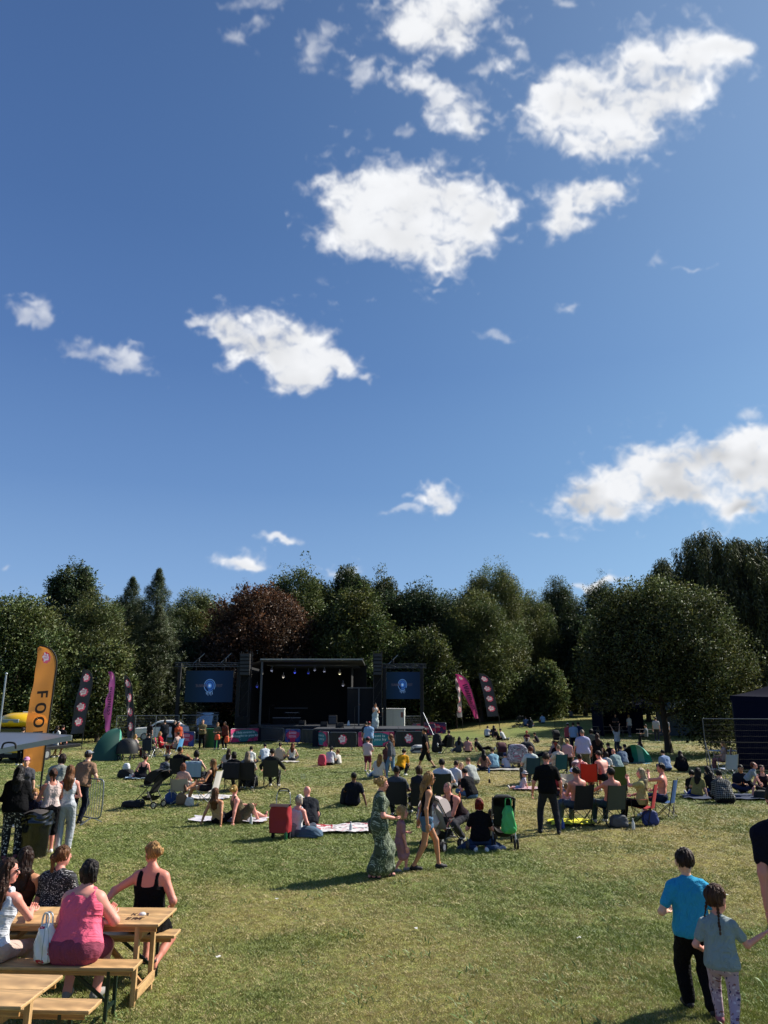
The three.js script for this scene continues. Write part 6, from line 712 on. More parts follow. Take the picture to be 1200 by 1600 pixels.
{ const P = (px, py) => spot(px, py), blackM = mat('#111216', 0.8);
  softBag('holdall', 'black holdall with a white plastic bag in it', P(196, 1216), 10, 0.75, 0.36, 0.4, blackM, 2, 'bag', { group: 'bags on the grass' }); softBag('plastic_bag', 'white plastic bag poking out of black holdall', [P(196, 1216)[0], 0.32, P(196, 1216)[2]], 0, 0.3, 0.26, 0.25, mat('#c9cbd0', 0.5), 6, 'bag', { group: 'bags on the grass' });
  softBag('backpack', 'pink rucksack beside the pair sitting near the barriers', P(503, 1197), 0, 0.45, 0.55, 0.3, mat('#c23a52', 0.7), 9, 'bag', { group: 'bags on the grass' });
  softBag('backpack', 'black backpack with pale badge behind the seated man', P(541, 1258), -8, 0.42, 0.52, 0.28, mat('#0f1014', 0.8), 4, 'bag', { group: 'bags on the grass', taper: 0.35 });
  softBag('cool_bag', 'blue cool bag beside the black pushchair', P(267, 1256), 0, 0.42, 0.34, 0.3, mat('#274a86', 0.7), 3, 'bag', { group: 'bags on the grass', handles: 1 });
  softBag('food_bag', 'brown paper bag and white box near the deckchair', P(283, 1258), 0, 0.34, 0.36, 0.26, mat('#8b7355', 0.8), 12, 'bag', { group: 'bags on the grass' });
  softBag('toy', 'white soft toy lying under the deckchair', P(296, 1260), 0, 0.28, 0.26, 0.2, mat('#d0cdc6', 0.9), 14, 'toy'); softBag('holdall', 'dark flat bag lying left of the black pushchair', P(207, 1262), 5, 0.7, 0.2, 0.4, blackM, 15, 'bag', { group: 'bags on the grass' });
  softBag('jacket', 'folded denim jacket beside the seated couple', P(480, 1308), 10, 0.85, 0.24, 0.5, mat('#3c5468', 0.9), 18, 'jacket', { taper: 0.5 }); softBag('jacket', 'patterned grey jacket between the trolley and the woman', P(457, 1308), 0, 0.35, 0.32, 0.3, mat('#7c7d80', 0.9), 21, 'jacket');
  softBag('backpack', 'black rucksack upright left of the seated black man', P(683, 1176), 0, 0.75, 1.15, 0.5, blackM, 24, 'bag', { group: 'bags on the grass', taper: 0.4 }); softBag('shoe_heap', 'heap of white cloths by the end banner', P(656, 1177), 0, 1.2, 0.5, 0.6, patternedMat(), 27, 'cloth');
  softBag('drink_can', 'dark drink can standing alone on the grass', P(765, 1224), 0, 0.09, 0.16, 0.09, blackM, 1, 'can'); softBag('holdall', 'dark bag under the olive camping chair', P(968, 1293), 0, 0.5, 0.3, 0.35, mat('#4b4d52', 0.8), 31, 'bag', { group: 'bags on the grass' }); softBag('cool_bag', 'blue and grey bag hanging under the red camping chair', [P(1017, 1290)[0], 0.02, P(1017, 1290)[2]], 0, 0.44, 0.36, 0.2, mat('#26356e', 0.7), 33, 'bag', { group: 'bags on the grass' });
  softBag('backpack', 'black bag in front of the big check shirt', P(1190, 1250), 0, 0.5, 0.3, 0.3, blackM, 35, 'bag', { group: 'bags on the grass' });
  function patternedMat() { return new THREE.MeshStandardMaterial({ map: patterned('#8f9094', ['#2a2c30', '#d8d6d2'], 80, 44, 20), roughness: 0.9 }); }
  const b = thing('soap_bubble', 'lone soap bubble drifting over the grass', 'bubble', [spot(495, 1234)[0], gh(0, -28) + 0.9, spot(495, 1244)[2] + 3], 0); part('film', new THREE.SphereGeometry(0.07, 20, 14), new THREE.MeshPhysicalMaterial({ color: '#ffffff', roughness: 0.02, transmission: 1, thickness: 0, ior: 1.5 }), b);
  // red shopping trolley
  const t = thing('shopping_trolley', 'red two wheeled shopping trolley by the seated couple', 'trolley', P(437, 1312), 10), r = mat('#97161f', 0.6); const bag = sheet(24, 14, (u, v) => { const a = u * 6.2832, n = (x) => Math.sign(x) * Math.pow(Math.abs(x), 0.45), w = 0.235 * (1 - 0.06 * v + 0.05 * Math.sin(v * 3)), d = 0.16; return [n(Math.cos(a)) * w * (1 + 0.22 * (vn2(u * 9 % 9, v * 4) - 0.5)), 0.17 + v * 0.55, n(Math.sin(a)) * d * (1 + 0.3 * (vn2(u * 9 % 9 + 4, v * 4) - 0.5))]; }); part('bag', bag, r, t); part('lid', sheet(10, 8, (u, v) => [(u - 0.5) * 0.46, 0.71 + 0.05 * Math.sin(v * 3.14), (v - 0.5) * 0.34]), mat('#2c1216', 0.8), t); part('frame', tube([[-0.16, 0.1, -0.17], [-0.16, 0.9, -0.19], [-0.13, 1.0, -0.2], [0.13, 1.0, -0.2], [0.16, 0.9, -0.19], [0.16, 0.1, -0.17]], 0.011, 40), M.silverTube, t); part('grip', tube([[-0.13, 0.985, -0.2], [-0.1, 1.05, -0.2], [0.1, 1.05, -0.2], [0.13, 0.985, -0.2]], 0.017, 20), M.black, t); for (const s of [-1, 1]) part('wheel', new THREE.CylinderGeometry(0.08, 0.08, 0.04, 16).rotateZ(Math.PI / 2).translate(s * 0.2, 0.08, -0.12), M.tyre, t); part('base_plate', rbox(0.42, 0.02, 0.3, 0, 0.16, 0, 0.005), M.black, t);
}
// ------------------------------------------------------------------ the people
const HI = .0135, MID = .021, LOW = .032;
const P = (label, px, py, yaw, H, pose, o = {}) => { const d = spot(px, py); return person(label, d, yaw, H, pose, { cell: -d[2] < 15 ? HI : -d[2] < 27 ? MID : LOW, ...o }); };
// someone in a camping chair: the chair and the sitter are two things
const C = (chair, col, label, px, py, yaw, H, o = {}, co = {}) => { const d = spot(px, py); campChair(chair, d[0], d[2], yaw, col, co); if (label) { const s = Math.sin(yaw * Math.PI / 180), c = Math.cos(yaw * Math.PI / 180); return person(label, [d[0] + s * 0.03, d[1], d[2] - c * 0.03], yaw, H, o.pz ?? 'chair', { cell: -d[2] < 27 ? MID : LOW, lift: (0.5 - 0.5 * H / 1.72) + 0.02, ...o }); } };
const clothTex = (draw, s = 1, w = 256) => { const t = canvasTex(w, w, draw); t.repeat.set(s, s); return new THREE.MeshStandardMaterial({ map: t, roughness: 0.9, side: THREE.DoubleSide }); };
const speckle = (bg, cols, n, sz, seed, s = 2) => clothTex((c) => { const r = rng(seed); c.fillStyle = bg; c.fillRect(0, 0, 256, 256); for (let k = 0; k < n; k++) { c.fillStyle = cols[k % cols.length]; c.beginPath(); c.ellipse(r() * 256, r() * 256, sz * (0.4 + r()), sz * (0.3 + 0.6 * r()), r() * 3, 0, 7); c.fill(); } }, s);
const TXC = {
  dress: clothTex((c) => { const r = rng(31); c.fillStyle = '#3f4a38'; c.fillRect(0, 0, 256, 256); for (let k = 0; k < 420; k++) { c.fillStyle = ['#8f9a80', '#26301f', '#b9bfa8', '#5a6a4c'][k % 4]; const x = r() * 256, y = r() * 256; r() < 0.5 ? c.fillRect(x, y, 2 + r() * 4, 6 + r() * 22) : c.fillRect(x, y, 5 + r() * 14, 2 + r() * 4); } }, 2.2),
  check: clothTex((c) => { c.fillStyle = '#101114'; c.fillRect(0, 0, 256, 256); c.strokeStyle = '#9b9b98'; c.lineWidth = 6; for (let k = 0; k < 5; k++) { c.beginPath(); c.moveTo(25 + k * 51, 0); c.lineTo(25 + k * 51, 256); c.moveTo(0, 25 + k * 51); c.lineTo(256, 25 + k * 51); c.stroke(); } }, 3.4),
  floral: speckle('#b79aa6', ['#3d3a5e', '#6a4a68', '#d8c4c8', '#8a5a50'], 70, 12, 9, 3), mono: speckle('#17171a', ['#c9c6c2', '#5a5a60'], 240, 6, 12, 4), tropic: speckle('#8d8e96', ['#3a3d4a', '#c9c5cc', '#a05a70'], 120, 12, 17, 3), stripe: clothTex((c) => { c.fillStyle = '#d6d2cc'; c.fillRect(0, 0, 256, 256); c.fillStyle = '#b8566a'; for (let k = 0; k < 8; k++) c.fillRect(0, k * 32, 256, 12); }, 3),
  camo: speckle('#4a4c52', ['#2a2c32', '#6d6f76', '#8a8c92'], 160, 16, 27, 2), gstripe: clothTex((c) => { c.fillStyle = '#9aa0a4'; c.fillRect(0, 0, 256, 256); c.fillStyle = '#5a6068'; for (let k = 0; k < 16; k++) c.fillRect(0, k * 16, 256, 4); }, 3), print: speckle('#15151a', ['#d8d4cc', '#8c8880'], 90, 9, 41, 2.4),
};
// --- the printed beer table
const onBench = (label, x, z, yaw, H, pose, o) => person(label, ground(x, z), yaw, H, pose, { cell: HI, lift: 0.56 - 0.56 * H / 1.72 + 0.025, group: 'women at the beer table', ...o });
onBench('broad backed woman in pink vest and mauve shorts at the beer table', -2.96, -7.86, 4, 1.56, 'bench', { fem: 1, fat: 1.55, top: 'tank', topCol: '#e8657f', bottom: 'shorts', botCol: '#8c4457', hair: 'bob', hairCol: '#241f20', shoes: '#8d8a86', skin: 'pink', head: [12, 4, 0], pose: { lean: 16, hL: [-.16, .80, .46], hR: [.20, .80, .44] } });
onBench('woman in sunglasses and white crop top at the left edge', -3.74, -7.84, 8, 1.60, 'bench', { fem: 1, fat: 0.95, top: 'vest', topName: 'crop_top', topCol: '#d4d6dc', bottom: 'trousers', botCol: '#b7a196', hair: 'long', hairCol: '#3c2418', shades: 1, skin: 'pink', head: [72, 2, 0], pose: { lean: 8, hL: [-.2, .80, .5], hR: [.1, .80, .48] } });
onBench('woman with long dark brown hair on the far bench', -4.06, -9.02, -4, 1.50, 'benchdown', { fem: 1, top: 'tank', topCol: '#3b241c', bottom: 'trousers', botCol: '#241a18', hair: 'long', hairCol: '#2a170f', skin: 'tan' });
onBench('woman with wavy ponytail and black white patterned blouse', -3.66, -9.0, 8, 1.53, 'benchdown', { fem: 1, fat: 1.1, top: 'tee', topMat: TXC.mono, bottom: 'trousers', botCol: '#1d1a1c', hair: 'pony', hairCol: '#6b4a30', skin: 'pink', head: [30, 4, 0] });
onBench('blonde woman with a bun in a black strappy dress on bench end', -2.62, -9.0, 6, 1.60, 'benchdown', { fem: 1, fat: 1.14, top: 'strap', lowBack: 1, topCol: '#0e0d10', bottom: 'skirt', dress: 1, botCol: '#0e0d10', skirtLen: 'mini', hair: 'bun', hairCol: '#b08a58', skin: 'red', shoes: '#17151a', sandal: 1, head: [-62, 0, 0], pose: { lean: 5, hL: [-.42, .78, -.30], hR: [.22, .66, .22], eL: [-1, -.2, .6], fL: [-.1, .075, .3], fR: [.12, .075, -.02] } });
// --- queue on the left
P('person in black with printed trousers at the far left', 14, 1342, -20, 1.70, 'hold', { fem: 1, fat: 1.15, top: 'long', topCol: '#0d0d10', botMat: TXC.print, hair: 'long', hairCol: '#141013', shoes: '#7a4048', group: 'queue by the kiosk' });
P('person in a pink knotted cap behind the blue chair', 30, 1292, 160, 1.60, 'stand', { fem: 1, top: 'tee', topCol: '#4a4a50', hat: 'cap', hatCol: '#c98aae', hair: 'short', cell: MID, group: 'queue by the kiosk' });
P('small blond boy in sunglasses and navy shirt behind the bin', 46, 1325, 165, 1.16, 'hold', { kid: 1, topCol: '#1f2138', botCol: '#22222a', hairCol: '#b98a50', shades: 1, cell: MID, group: 'queue by the kiosk' });
P('person in loose grey shirt with dark hair bending in queue', 78, 1300, 5, 1.74, 'hold', { fat: 1.2, topCol: '#8f928a', botCol: '#2b2a2c', hair: 'bob', hairCol: '#2a1a14', cell: MID, pose: { lean: 18 }, group: 'queue by the kiosk' });
P('woman in white vest and black shorts holding a tray', 71, 1334, -35, 1.60, 'hold', { fem: 1, fat: 1.08, top: 'tank', topCol: '#c9b4ae', bottom: 'knee', botCol: '#121115', hair: 'pony', hairCol: '#4a2a1c', skin: 'red', shoes: '#d8d6d0', cell: MID, group: 'queue by the kiosk' });
P('young woman with long light brown hair and pale grey joggers', 97, 1330, -15, 1.64, 'hipbag', { fem: 1, fat: .92, top: 'tank', topCol: '#c3c6cc', bottom: 'jogger', botCol: '#a3a7ac', hair: 'long', hairCol: '#7d5436', skin: 'pink', shoes: '#dcdcd8', cell: MID, head: [-30, 0, 0], group: 'queue by the kiosk' });
P('man in tan tshirt and grey cap leaning on the askew barrier', 117, 1287, 12, 1.78, 'lean', { fat: 1.1, topCol: '#8d6f5a', botCol: '#141a2a', hat: 'cap', hatCol: '#7d838c', hairCol: '#3a2a20', cell: MID, shoes: '#1a1a1c', pose: { lean: 20, p: [.06, .9, 0], hL: [-.2, 1.0, .35], hR: [.32, .98, .3] }, group: 'queue by the kiosk' });
C('blue camping chair standing empty behind the queue', '#1d5a7d', null, 42, 1262, 20, 1.7);
P('person in dark clothes standing before the yellow lorry', 29, 1196, 10, 1.74, 'stand', { topCol: '#22252e', botCol: '#101014', shoes: '#d8d8d4', hairCol: '#1a1412' });
P('person in white walking with a friend far behind the orange flag', 84, 1184, 20, 1.68, 'stroll', { fem: 1, topCol: '#d2d2cf', bottom: 'skirt', skirtLen: 'mini', botCol: '#c9c9c4', hair: 'long', skin: 'tan' });
P('person in black shorts walking beside the one in white', 93, 1183, 15, 1.70, 'stroll', { topCol: '#15151a', bottom: 'shorts', botCol: '#15151a', skin: 'pink' });
// --- walkers in the middle
const dressW = P('woman in long green patterned dress with a black handbag', 592, 1372, 82, 1.66, 'stroll', { fem: 1, fat: 1.12, top: 'tee', topName: 'dress_bodice', topMat: TXC.dress, botMat: TXC.dress, dress: 1, bottom: 'skirt', skirtLen: 'long', hair: 'bun', hairCol: '#b8935c', skin: 'pink', shoes: '#15131a', sandal: 1, head: [18, 8, 0], pose: { fL: [-.08, .08, .16], fR: [.08, .09, -.14], hR: [.14, 1.04, .26], hL: [-.27, .85, .05] }, group: 'three walkers crossing the field' });
P('little girl in dusty pink dress holding hands', 626, 1362, 82, 1.12, 'stroll', { fem: 1, kid: 2, topCol: '#a1747c', top: 'tee', topName: 'dress_bodice', dress: 1, bottom: 'skirt', skirtLen: 'mid', botCol: '#a1747c', hair: 'bob', hairCol: '#c9a878', skin: 'pink', shoes: '#8d8782', pose: { hL: [-.3, 1.12, .22], fL: [-.08, .08, .2], fR: [.08, .09, -.2] }, group: 'three walkers crossing the field' });
P('tall blonde woman striding in black vest and denim shorts', 667, 1359, 84, 1.70, 'walk', { fem: 1, fat: .98, top: 'tank', topCol: '#0f0e11', bottom: 'hotpants', botCol: '#56728e', hair: 'long', hairCol: '#a9804c', skin: 'tan', shades: 1, shoes: '#16131a', head: [0, 6, 0], pose: { hR: [.26, .84, -.02], hL: [-.26, .84, -.1], fL: [-.07, .08, .24], fR: [.07, .085, -.26] }, group: 'three walkers crossing the field' });
{ const d = spot(577, 1366); softBag('handbag', 'black handbag hanging beside the green patterned dress', [d[0] + 0.13, d[1] + 0.72, d[2] + 0.24], 10, 0.34, 0.26, 0.14, mat('#0e0e11', 0.5), 3, 'bag', { handles: 2 }); }
// --- foreground right
P('boy in bright blue tshirt and black joggers seen from behind', 1094, 1582, 4, 1.25, 'stroll', { kid: 1, topCol: '#2f93bb', bottom: 'jogger', botCol: '#0e0d11', hairCol: '#3a2620', hair: 'crop', shoes: '#1b1a1e', pose: { hL: [-.22, 1.08, .2], hR: [.2, .95, .22], fL: [-.08, .08, .14], fR: [.09, .11, -.2] }, group: 'family walking in the foreground' });
const plaits = P('little girl with two plaits in pale tshirt and floral leggings', 1138, 1608, 22, 1.02, 'stroll', { fem: 1, kid: 2, topCol: '#8d999a', bottom: 'leggings', botMat: TXC.floral, hair: 'pigtails', hairCol: '#5a3a2a', shoes: '#a05a66', skin: 'pink', head: [38, 4, 0], pose: { hR: [.54, 1.28, .16], hL: [-.2, 1.0, .2], eR: [.4, -1, .2] }, group: 'family walking in the foreground' });
plaits.t.updateMatrix(); const gripAt = plaits.J.haR.clone().addScaledVector(plaits.J.haR.clone().sub(plaits.J.elR).normalize(), 0.07).applyMatrix4(plaits.t.matrix).sub(V(...spot(1262, 1606))).divideScalar(1.76 / 1.72);
P('adult in dark navy tshirt and jeans cut by the right edge', 1262, 1606, 0, 1.76, 'stand', { topCol: '#12111f', botCol: '#33536b', hairCol: '#241a16', skin: 'red', shoes: '#222228', pose: { hL: [gripAt.x + 0.02, gripAt.y + 0.09, -gripAt.z] }, group: 'family walking in the foreground' });
// --- middle of the field, left half
P('woman in dark dress with bare back sitting by the black holdall', 221, 1218, -20, 1.66, 'sidesit', { fem: 1, top: 'strap', topCol: '#14151f', lowBack: 1, dress: 1, bottom: 'skirt', botCol: '#14151f', hair: 'bun', hairCol: '#3a2418', skin: 'pink', head: [60, 0, 0] });
P('person with curly dark hair sitting on the grass left of black chair', 251, 1217, 30, 1.66, 'slump', { topMat: TXC.camo, botCol: '#2a2c33', hair: 'curly', hairCol: '#17110f' });
C('black camping chair holding a bearded man turned right', '#111216', 'man in black sitting in black camping chair scratching his neck', 279, 1226, 12, 1.76, { topCol: '#15161a', bottom: 'shorts', botCol: '#202228', hairCol: '#2a1c14', skin: 'tan', head: [50, 4, 0], pose: { hR: [.26, .98, .1] } });
C('black camping chair draped with a light blue towel', '#15161a', 'woman with dark curly hair in the towel draped chair', 305, 1234, 4, 1.68, { fem: 1, top: 'tank', topCol: '#2a2c33', hair: 'curly', hairCol: '#1d130f' }, { throwOver: '#8aa0ae' });
{ const a = spot(232, 1262); pushchair('black pushchair with hood near the deckchairs', a[0], a[2], -70, { hood: '#101114' }); }
C('low white deckchair with its back to the camera', '#b9b2a8', 'small person with reddish hair in the low white deckchair', 284, 1256, 8, 1.25, { kid: 1, topCol: '#a98c84', botCol: '#4a4a50', hair: 'bob', hairCol: '#8d5a48', skin: 'pink' }, { low: 1, frame: M.silverTube });
C('white folding chair seen from its side', '#c4beb8', 'tanned woman in dark top sitting sideways in white chair', 324, 1258, -80, 1.68, { fem: 1, top: 'tank', topCol: '#241d22', bottom: 'hotpants', botCol: '#2a2c33', hair: 'long', hairCol: '#8a6038', skin: 'tan', pz: 'chaircross', shoes: '#6a4a3a' }, { frame: M.silverTube });
P('woman in black with bare shoulders sitting on pale towel', 341, 1288, 20, 1.66, 'legsout', { fem: 1, top: 'strap', topCol: '#b59a80', bottom: 'trousers', botCol: '#16141a', hair: 'long', hairCol: '#6b4630', skin: 'tan', shoes: 'none' });
P('woman in olive dress lounging on pale towel with legs to the right', 373, 1286, 62, 1.68, 'oneknee', { fem: 1, fat: 1.15, topCol: '#5c5340', top: 'tank', dress: 1, bottom: 'skirt', botCol: '#5c5340', hair: 'bun', hairCol: '#c9a55c', skin: 'pink', shoes: '#3a2a20', sandal: 1, head: [-30, 0, 0] });
P('woman with long brown hair kneeling on a pale towel far left', 353, 1203, -10, 1.64, 'sidesit', { fem: 1, topCol: '#b7a8a4', botCol: '#17161a', hair: 'long', hairCol: '#3a2418' });
P('man in white tshirt sitting behind the two black chairs', 388, 1198, 10, 1.76, 'slump', { topCol: '#cfcfca', botCol: '#24262c', hairCol: '#2a1c14' });
C('black camping chair left of the pair with a jacket on it', '#0e0f12', 'person with dark hair almost hidden in the left black chair', 364, 1236, 4, 1.66, { topCol: '#111216', hair: 'bob', hairCol: '#1d1512' }, { throwOver: '#15161a' });
C('black camping chair right of the pair', '#131418', 'woman with long grey blonde hair in the right black chair', 385, 1236, -4, 1.68, { fem: 1, topCol: '#8f8a86', botCol: '#1a1a1e', hair: 'long', hairCol: '#8c7d6c' });
softBag('handbag', 'round dark bag beside the right black chair', spot(393, 1230), 0, 0.5, 0.45, 0.35, mat('#1b1c20', 0.8), 8, 'bag', { group: 'bags on the grass' });
C('olive camping chair standing alone in mid field', '#2b3029', 'man in olive top slouching alone in his chair', 424, 1231, 3, 1.76, { fat: 1.1, top: 'long', topCol: '#2b2c28', botCol: '#25262a', hairCol: '#241a14', pose: { hL: [-.42, .62, .1], hR: [.44, .62, .1] } });
P('person in white shirt leaning forward left of trio', 414, 1190, -15, 1.68, 'slump', { topCol: '#c9d0d6', botCol: '#4a5a72', hairCol: '#1d1412' });
P('woman in cream top in the middle of the trio', 436, 1190, 5, 1.68, 'cross_leg', { fem: 1, fat: 1.1, topCol: '#c4ab92', botCol: '#1a181a', hair: 'bun', hairCol: '#2a1a14' });
P('woman with long auburn hair at the right of the trio', 456, 1190, 0, 1.66, 'cross_leg', { fem: 1, top: 'tank', topCol: '#d0c8bc', botCol: '#3a3a40', hair: 'long', hairCol: '#6d3a22' });
P('person in black and white top near the pink rucksack', 515, 1196, 10, 1.68, 'slump', { fem: 1, topCol: '#b9b9bc', botCol: '#15151a', hair: 'pony', hairCol: '#17110f' });
P('small child in white sitting opposite the black and white top', 530, 1195, -60, 1.12, 'cross_leg', { kid: 2, topCol: '#cfc9c0', botCol: '#8d8a86', hairCol: '#8a6038' });
P('woman in white vest and cap sitting behind the red trolley', 461, 1308, 28, 1.62, 'cross_leg', { fem: 1, fat: 1.1, top: 'tank', topCol: '#c6c8cc', botCol: '#4c5360', hair: 'bob', hairCol: '#b9b0a4', hat: 'cap', hatCol: '#c9c9c4', skin: 'pink', cell: MID });
P('bald man in charcoal tshirt sitting by the red trolley', 482, 1293, -15, 1.78, 'slump', { fat: 1.12, topCol: '#22252b', botCol: '#1a1a1e', hair: 'bald', skin: 'pink', cell: MID, head: [-35, 0, 0] });
P('man in navy clothes leaning back on one hand with a backpack', 551, 1260, -12, 1.78, 'oneknee', { topCol: '#171b28', botCol: '#14161d', hair: 'crop', hairCol: '#0f0c0b', skin: 'brown', cell: MID });
// --- by the barriers and fences on the left
P('dark haired girl perched by the fence behind the striped chairs', 232, 1164, 10, 1.55, 'stand', { fem: 1, topCol: '#2a2022', botCol: '#4a4f58', hair: 'long', hairCol: '#17100e' });
P('man in dark grey hoodie standing before the white car', 255, 1170, -30, 1.78, 'stand', { top: 'long', topCol: '#20242b', botCol: '#1d2438', hairCol: '#241a14' });
P('older person in black with grey hair left of the red hooded one', 270, 1167, 50, 1.70, 'stand', { top: 'long', topCol: '#121216', botCol: '#17171c', hairCol: '#8a8580' });
P('person in black dress with an orange top over the shoulders', 278, 1174, 150, 1.72, 'relaxed', { fem: 1, topCol: '#c4583a', bottom: 'shorts', botCol: '#17141a', hairCol: '#1d1412', skin: 'pink' });
P('steward with crossed arms and olive top left of the green bin', 315, 1170, 165, 1.80, 'cross', { fat: 1.1, top: 'long', topCol: '#6a6248', botCol: '#111114', hairCol: '#8d7040', shoes: '#111114' });
P('steward holding an orange bucket right of the green bin', 338, 1171, 160, 1.66, 'hold', { fem: 1, topCol: '#5c5c4c', botCol: '#2c3a4a', hair: 'bob', hairCol: '#8a6a44', shoes: '#c9c9c4' });
P('steward in brown top holding an orange bag at her side', 351, 1171, 200, 1.72, 'relaxed', { fem: 1, fat: 1.1, topCol: '#5a3028', botCol: '#15141a', hair: 'long', hairCol: '#2a1a14', skin: 'tan', shoes: '#c9c9c4' });
softBag('bucket', 'orange collecting bucket held by the middle steward', [spot(338, 1171)[0] + 0.1, 0.62, spot(338, 1171)[2] + 0.35], 0, 0.36, 0.36, 0.3, mat('#d4552e', 0.6), 41, 'bucket', { group: 'orange buckets' });
softBag('bucket', 'orange bag beside the steward in brown', [spot(354, 1171)[0] + 0.05, 0.45, spot(354, 1171)[2] + 0.3], 0, 0.32, 0.42, 0.28, mat('#d4552e', 0.6), 43, 'bucket', { group: 'orange buckets' });
{ const p = spot(197, 1188), t = thing('covered_buggy', 'buggy under a round black cover beside the green shelter', 'pushchair', p, 0); part('cover', sheet(24, 14, (u, v) => { const a = u * 6.2832, e = v * 1.5708, r = 0.62 * Math.pow(Math.max(0.0001, Math.cos(e)), 0.7); return [Math.cos(a) * r * 0.95, 0.35 + 0.78 * Math.sin(e), Math.sin(a) * r * 0.8]; }), mat('#1c1c1f', 0.6), t); for (const s of [-1, 1]) for (const z of [-0.3, 0.3]) { part('wheel', new THREE.TorusGeometry(0.12, 0.025, 7, 18).rotateY(Math.PI / 2).translate(s * 0.3, 0.145, z), M.tyre, t); part('leg', rod([s * 0.3, 0.15, z], [s * 0.28, 0.5, z * 0.5], 0.015), M.silverTube, t); } part('handle', tube([[-0.25, 0.9, 0.4], [-0.2, 1.05, 0.6], [0.2, 1.05, 0.6], [0.25, 0.9, 0.4]], 0.015, 12), M.black, t); }
C('navy and white striped folding chair facing the stage', '#232a3e', 'person with dark hair hidden in the striped chair', 231, 1184, 5, 1.66, { topCol: '#2a2a30', hairCol: '#1d1412' }, { frame: M.silverTube });
C('red camping chair with white frame beyond the striped chair', '#a31e30', 'woman with blonde hair and red top in the red camping chair', 250, 1180, 80, 1.64, { fem: 1, topCol: '#a8202f', botCol: '#4a3a40', hair: 'long', hairCol: '#b58a4c' }, { frame: M.silverTube });
C('light blue folding chair at the end of the left ring', '#4d8fc4', 'person in pale top and red shorts in the light blue chair', 274, 1182, -75, 1.72, { topCol: '#b79c92', bottom: 'knee', botCol: '#7a2a24', hairCol: '#4a3020', skin: 'red' }, { frame: M.silverTube });
P('woman with blonde hair seated between buggy and striped chair', 212, 1184, 50, 1.62, 'chair', { fem: 1, topCol: '#b9a49a', botCol: '#8a6a6a', hair: 'long', hairCol: '#b08a50', lift: 0 }); { const d = spot(212, 1184); campChair('pale camping chair between buggy and striped chair', d[0], d[2], 50, '#8d8a86', {}); }
P('child in dark red sitting left of the striped chair', 221, 1183, 30, 1.2, 'cross_leg', { kid: 1, topCol: '#7a1f2a', botCol: '#2a2a30', hair: 'long', hairCol: '#5a3a24' });
// --- centre, towards the stage
const singer = (() => { const p = ahead(586, 1137, 54.2); return person('singer in a pale long dress holding a microphone on stage', [p[0], 1.22, -54.2], 165, 1.68, 'hold', { fem: 1, cell: .026, top: 'tank', topCol: '#c9cfcc', dress: 1, bottom: 'skirt', skirtLen: 'long', botCol: '#b9c4c0', hair: 'long', hairCol: '#3a1f18', skin: 'tan', pose: { hR: [.06, 1.36, .22], hL: [-.18, 1.1, .3] } }); })();
P('man in a red cap and pale blue shirt at the barriers', 575, 1180, -10, 1.84, 'relaxed', { fat: 1.3, topCol: '#7d9cc0', bottom: 'shorts', botCol: '#56606e', hat: 'cap', hatCol: '#b3202c', hairCol: '#3a2a20' });
P('person with dark hair standing in front of the man in the cap', 572, 1176, 5, 1.78, 'stand', { topCol: '#22242c', botCol: '#1a1a1e', hairCol: '#1d1412' });
P('child in patterned vest and cap standing behind sitting woman', 574, 1206, 15, 1.45, 'hold', { kid: 1, topMat: TXC.stripe, bottom: 'shorts', botCol: '#6a2a44', hat: 'cap', hatCol: '#8c4a6c', skin: 'pink' });
P('woman in white tshirt and jeans sitting on the grass', 590, 1216, 10, 1.66, 'sidesit', { fem: 1, topCol: '#cbc7c0', botCol: '#5c7a98', hair: 'long', hairCol: '#a9804c' });
P('standing woman in grey top and blue jeans with long hair', 612, 1216, -70, 1.70, 'stroll', { fem: 1, topCol: '#4a4f56', top: 'long', botCol: '#5a7a9a', hair: 'long', hairCol: '#7d5436' });
P('small child with bobbed hair half hidden by the grey topped woman', 604, 1207, 160, 1.2, 'stand', { kid: 1, topCol: '#5a3a3a', botCol: '#3a3a40', hair: 'bob', hairCol: '#6a3a2a' });
P('person in mustard yellow tshirt crouching with back to us', 627, 1212, 30, 1.72, 'crouch', { topCol: '#d0951c', botCol: '#17161a', hairCol: '#17110f' });
P('bearded man in black tshirt and shorts walking left', 666, 1202, -78, 1.80, 'walk', { fat: 1.12, topCol: '#121216', bottom: 'knee', botCol: '#17171c', hair: 'short', hairCol: '#17100d', skin: 'tan', shoes: '#17171a' });
C('dark camping chair behind the walkers', '#1a1c1e', 'person with black hair in grey top in the dark chair', 620, 1280, 4, 1.74, { topCol: '#4c4f54', hair: 'crop', hairCol: '#12100e', skin: 'brown' });
C('dark green camping chair with a man in white', '#232b24', 'broad man in white tshirt in the dark green chair', 692, 1262, 8, 1.78, { fat: 1.2, topCol: '#c4c6cc', botCol: '#2a2d34', hairCol: '#241913' });
{ const a = spot(655, 1283); campChair('black camping chair half hidden by the blonde walker', a[0], a[2], -10, '#121317', {}); }
P('person with brown hair sitting behind the striding blonde', 655, 1275, -10, 1.66, 'chairlap', { fem: 1, topCol: '#2c2d33', hair: 'bob', hairCol: '#5a3f2a', lift: .02 });
P('man in white tshirt with tattooed arm leaning on the grass', 706, 1232, 40, 1.78, 'slump', { topCol: '#c2bfc4', botCol: '#22242a', hairCol: '#3a2618', skin: 'red' });
P('girl with pale blonde hair in the middle of the huddle', 722, 1228, 190, 1.4, 'cross_leg', { fem: 1, kid: 1, topCol: '#b9a49c', botCol: '#8d8a90', hair: 'bob', hairCol: '#d0b890' });
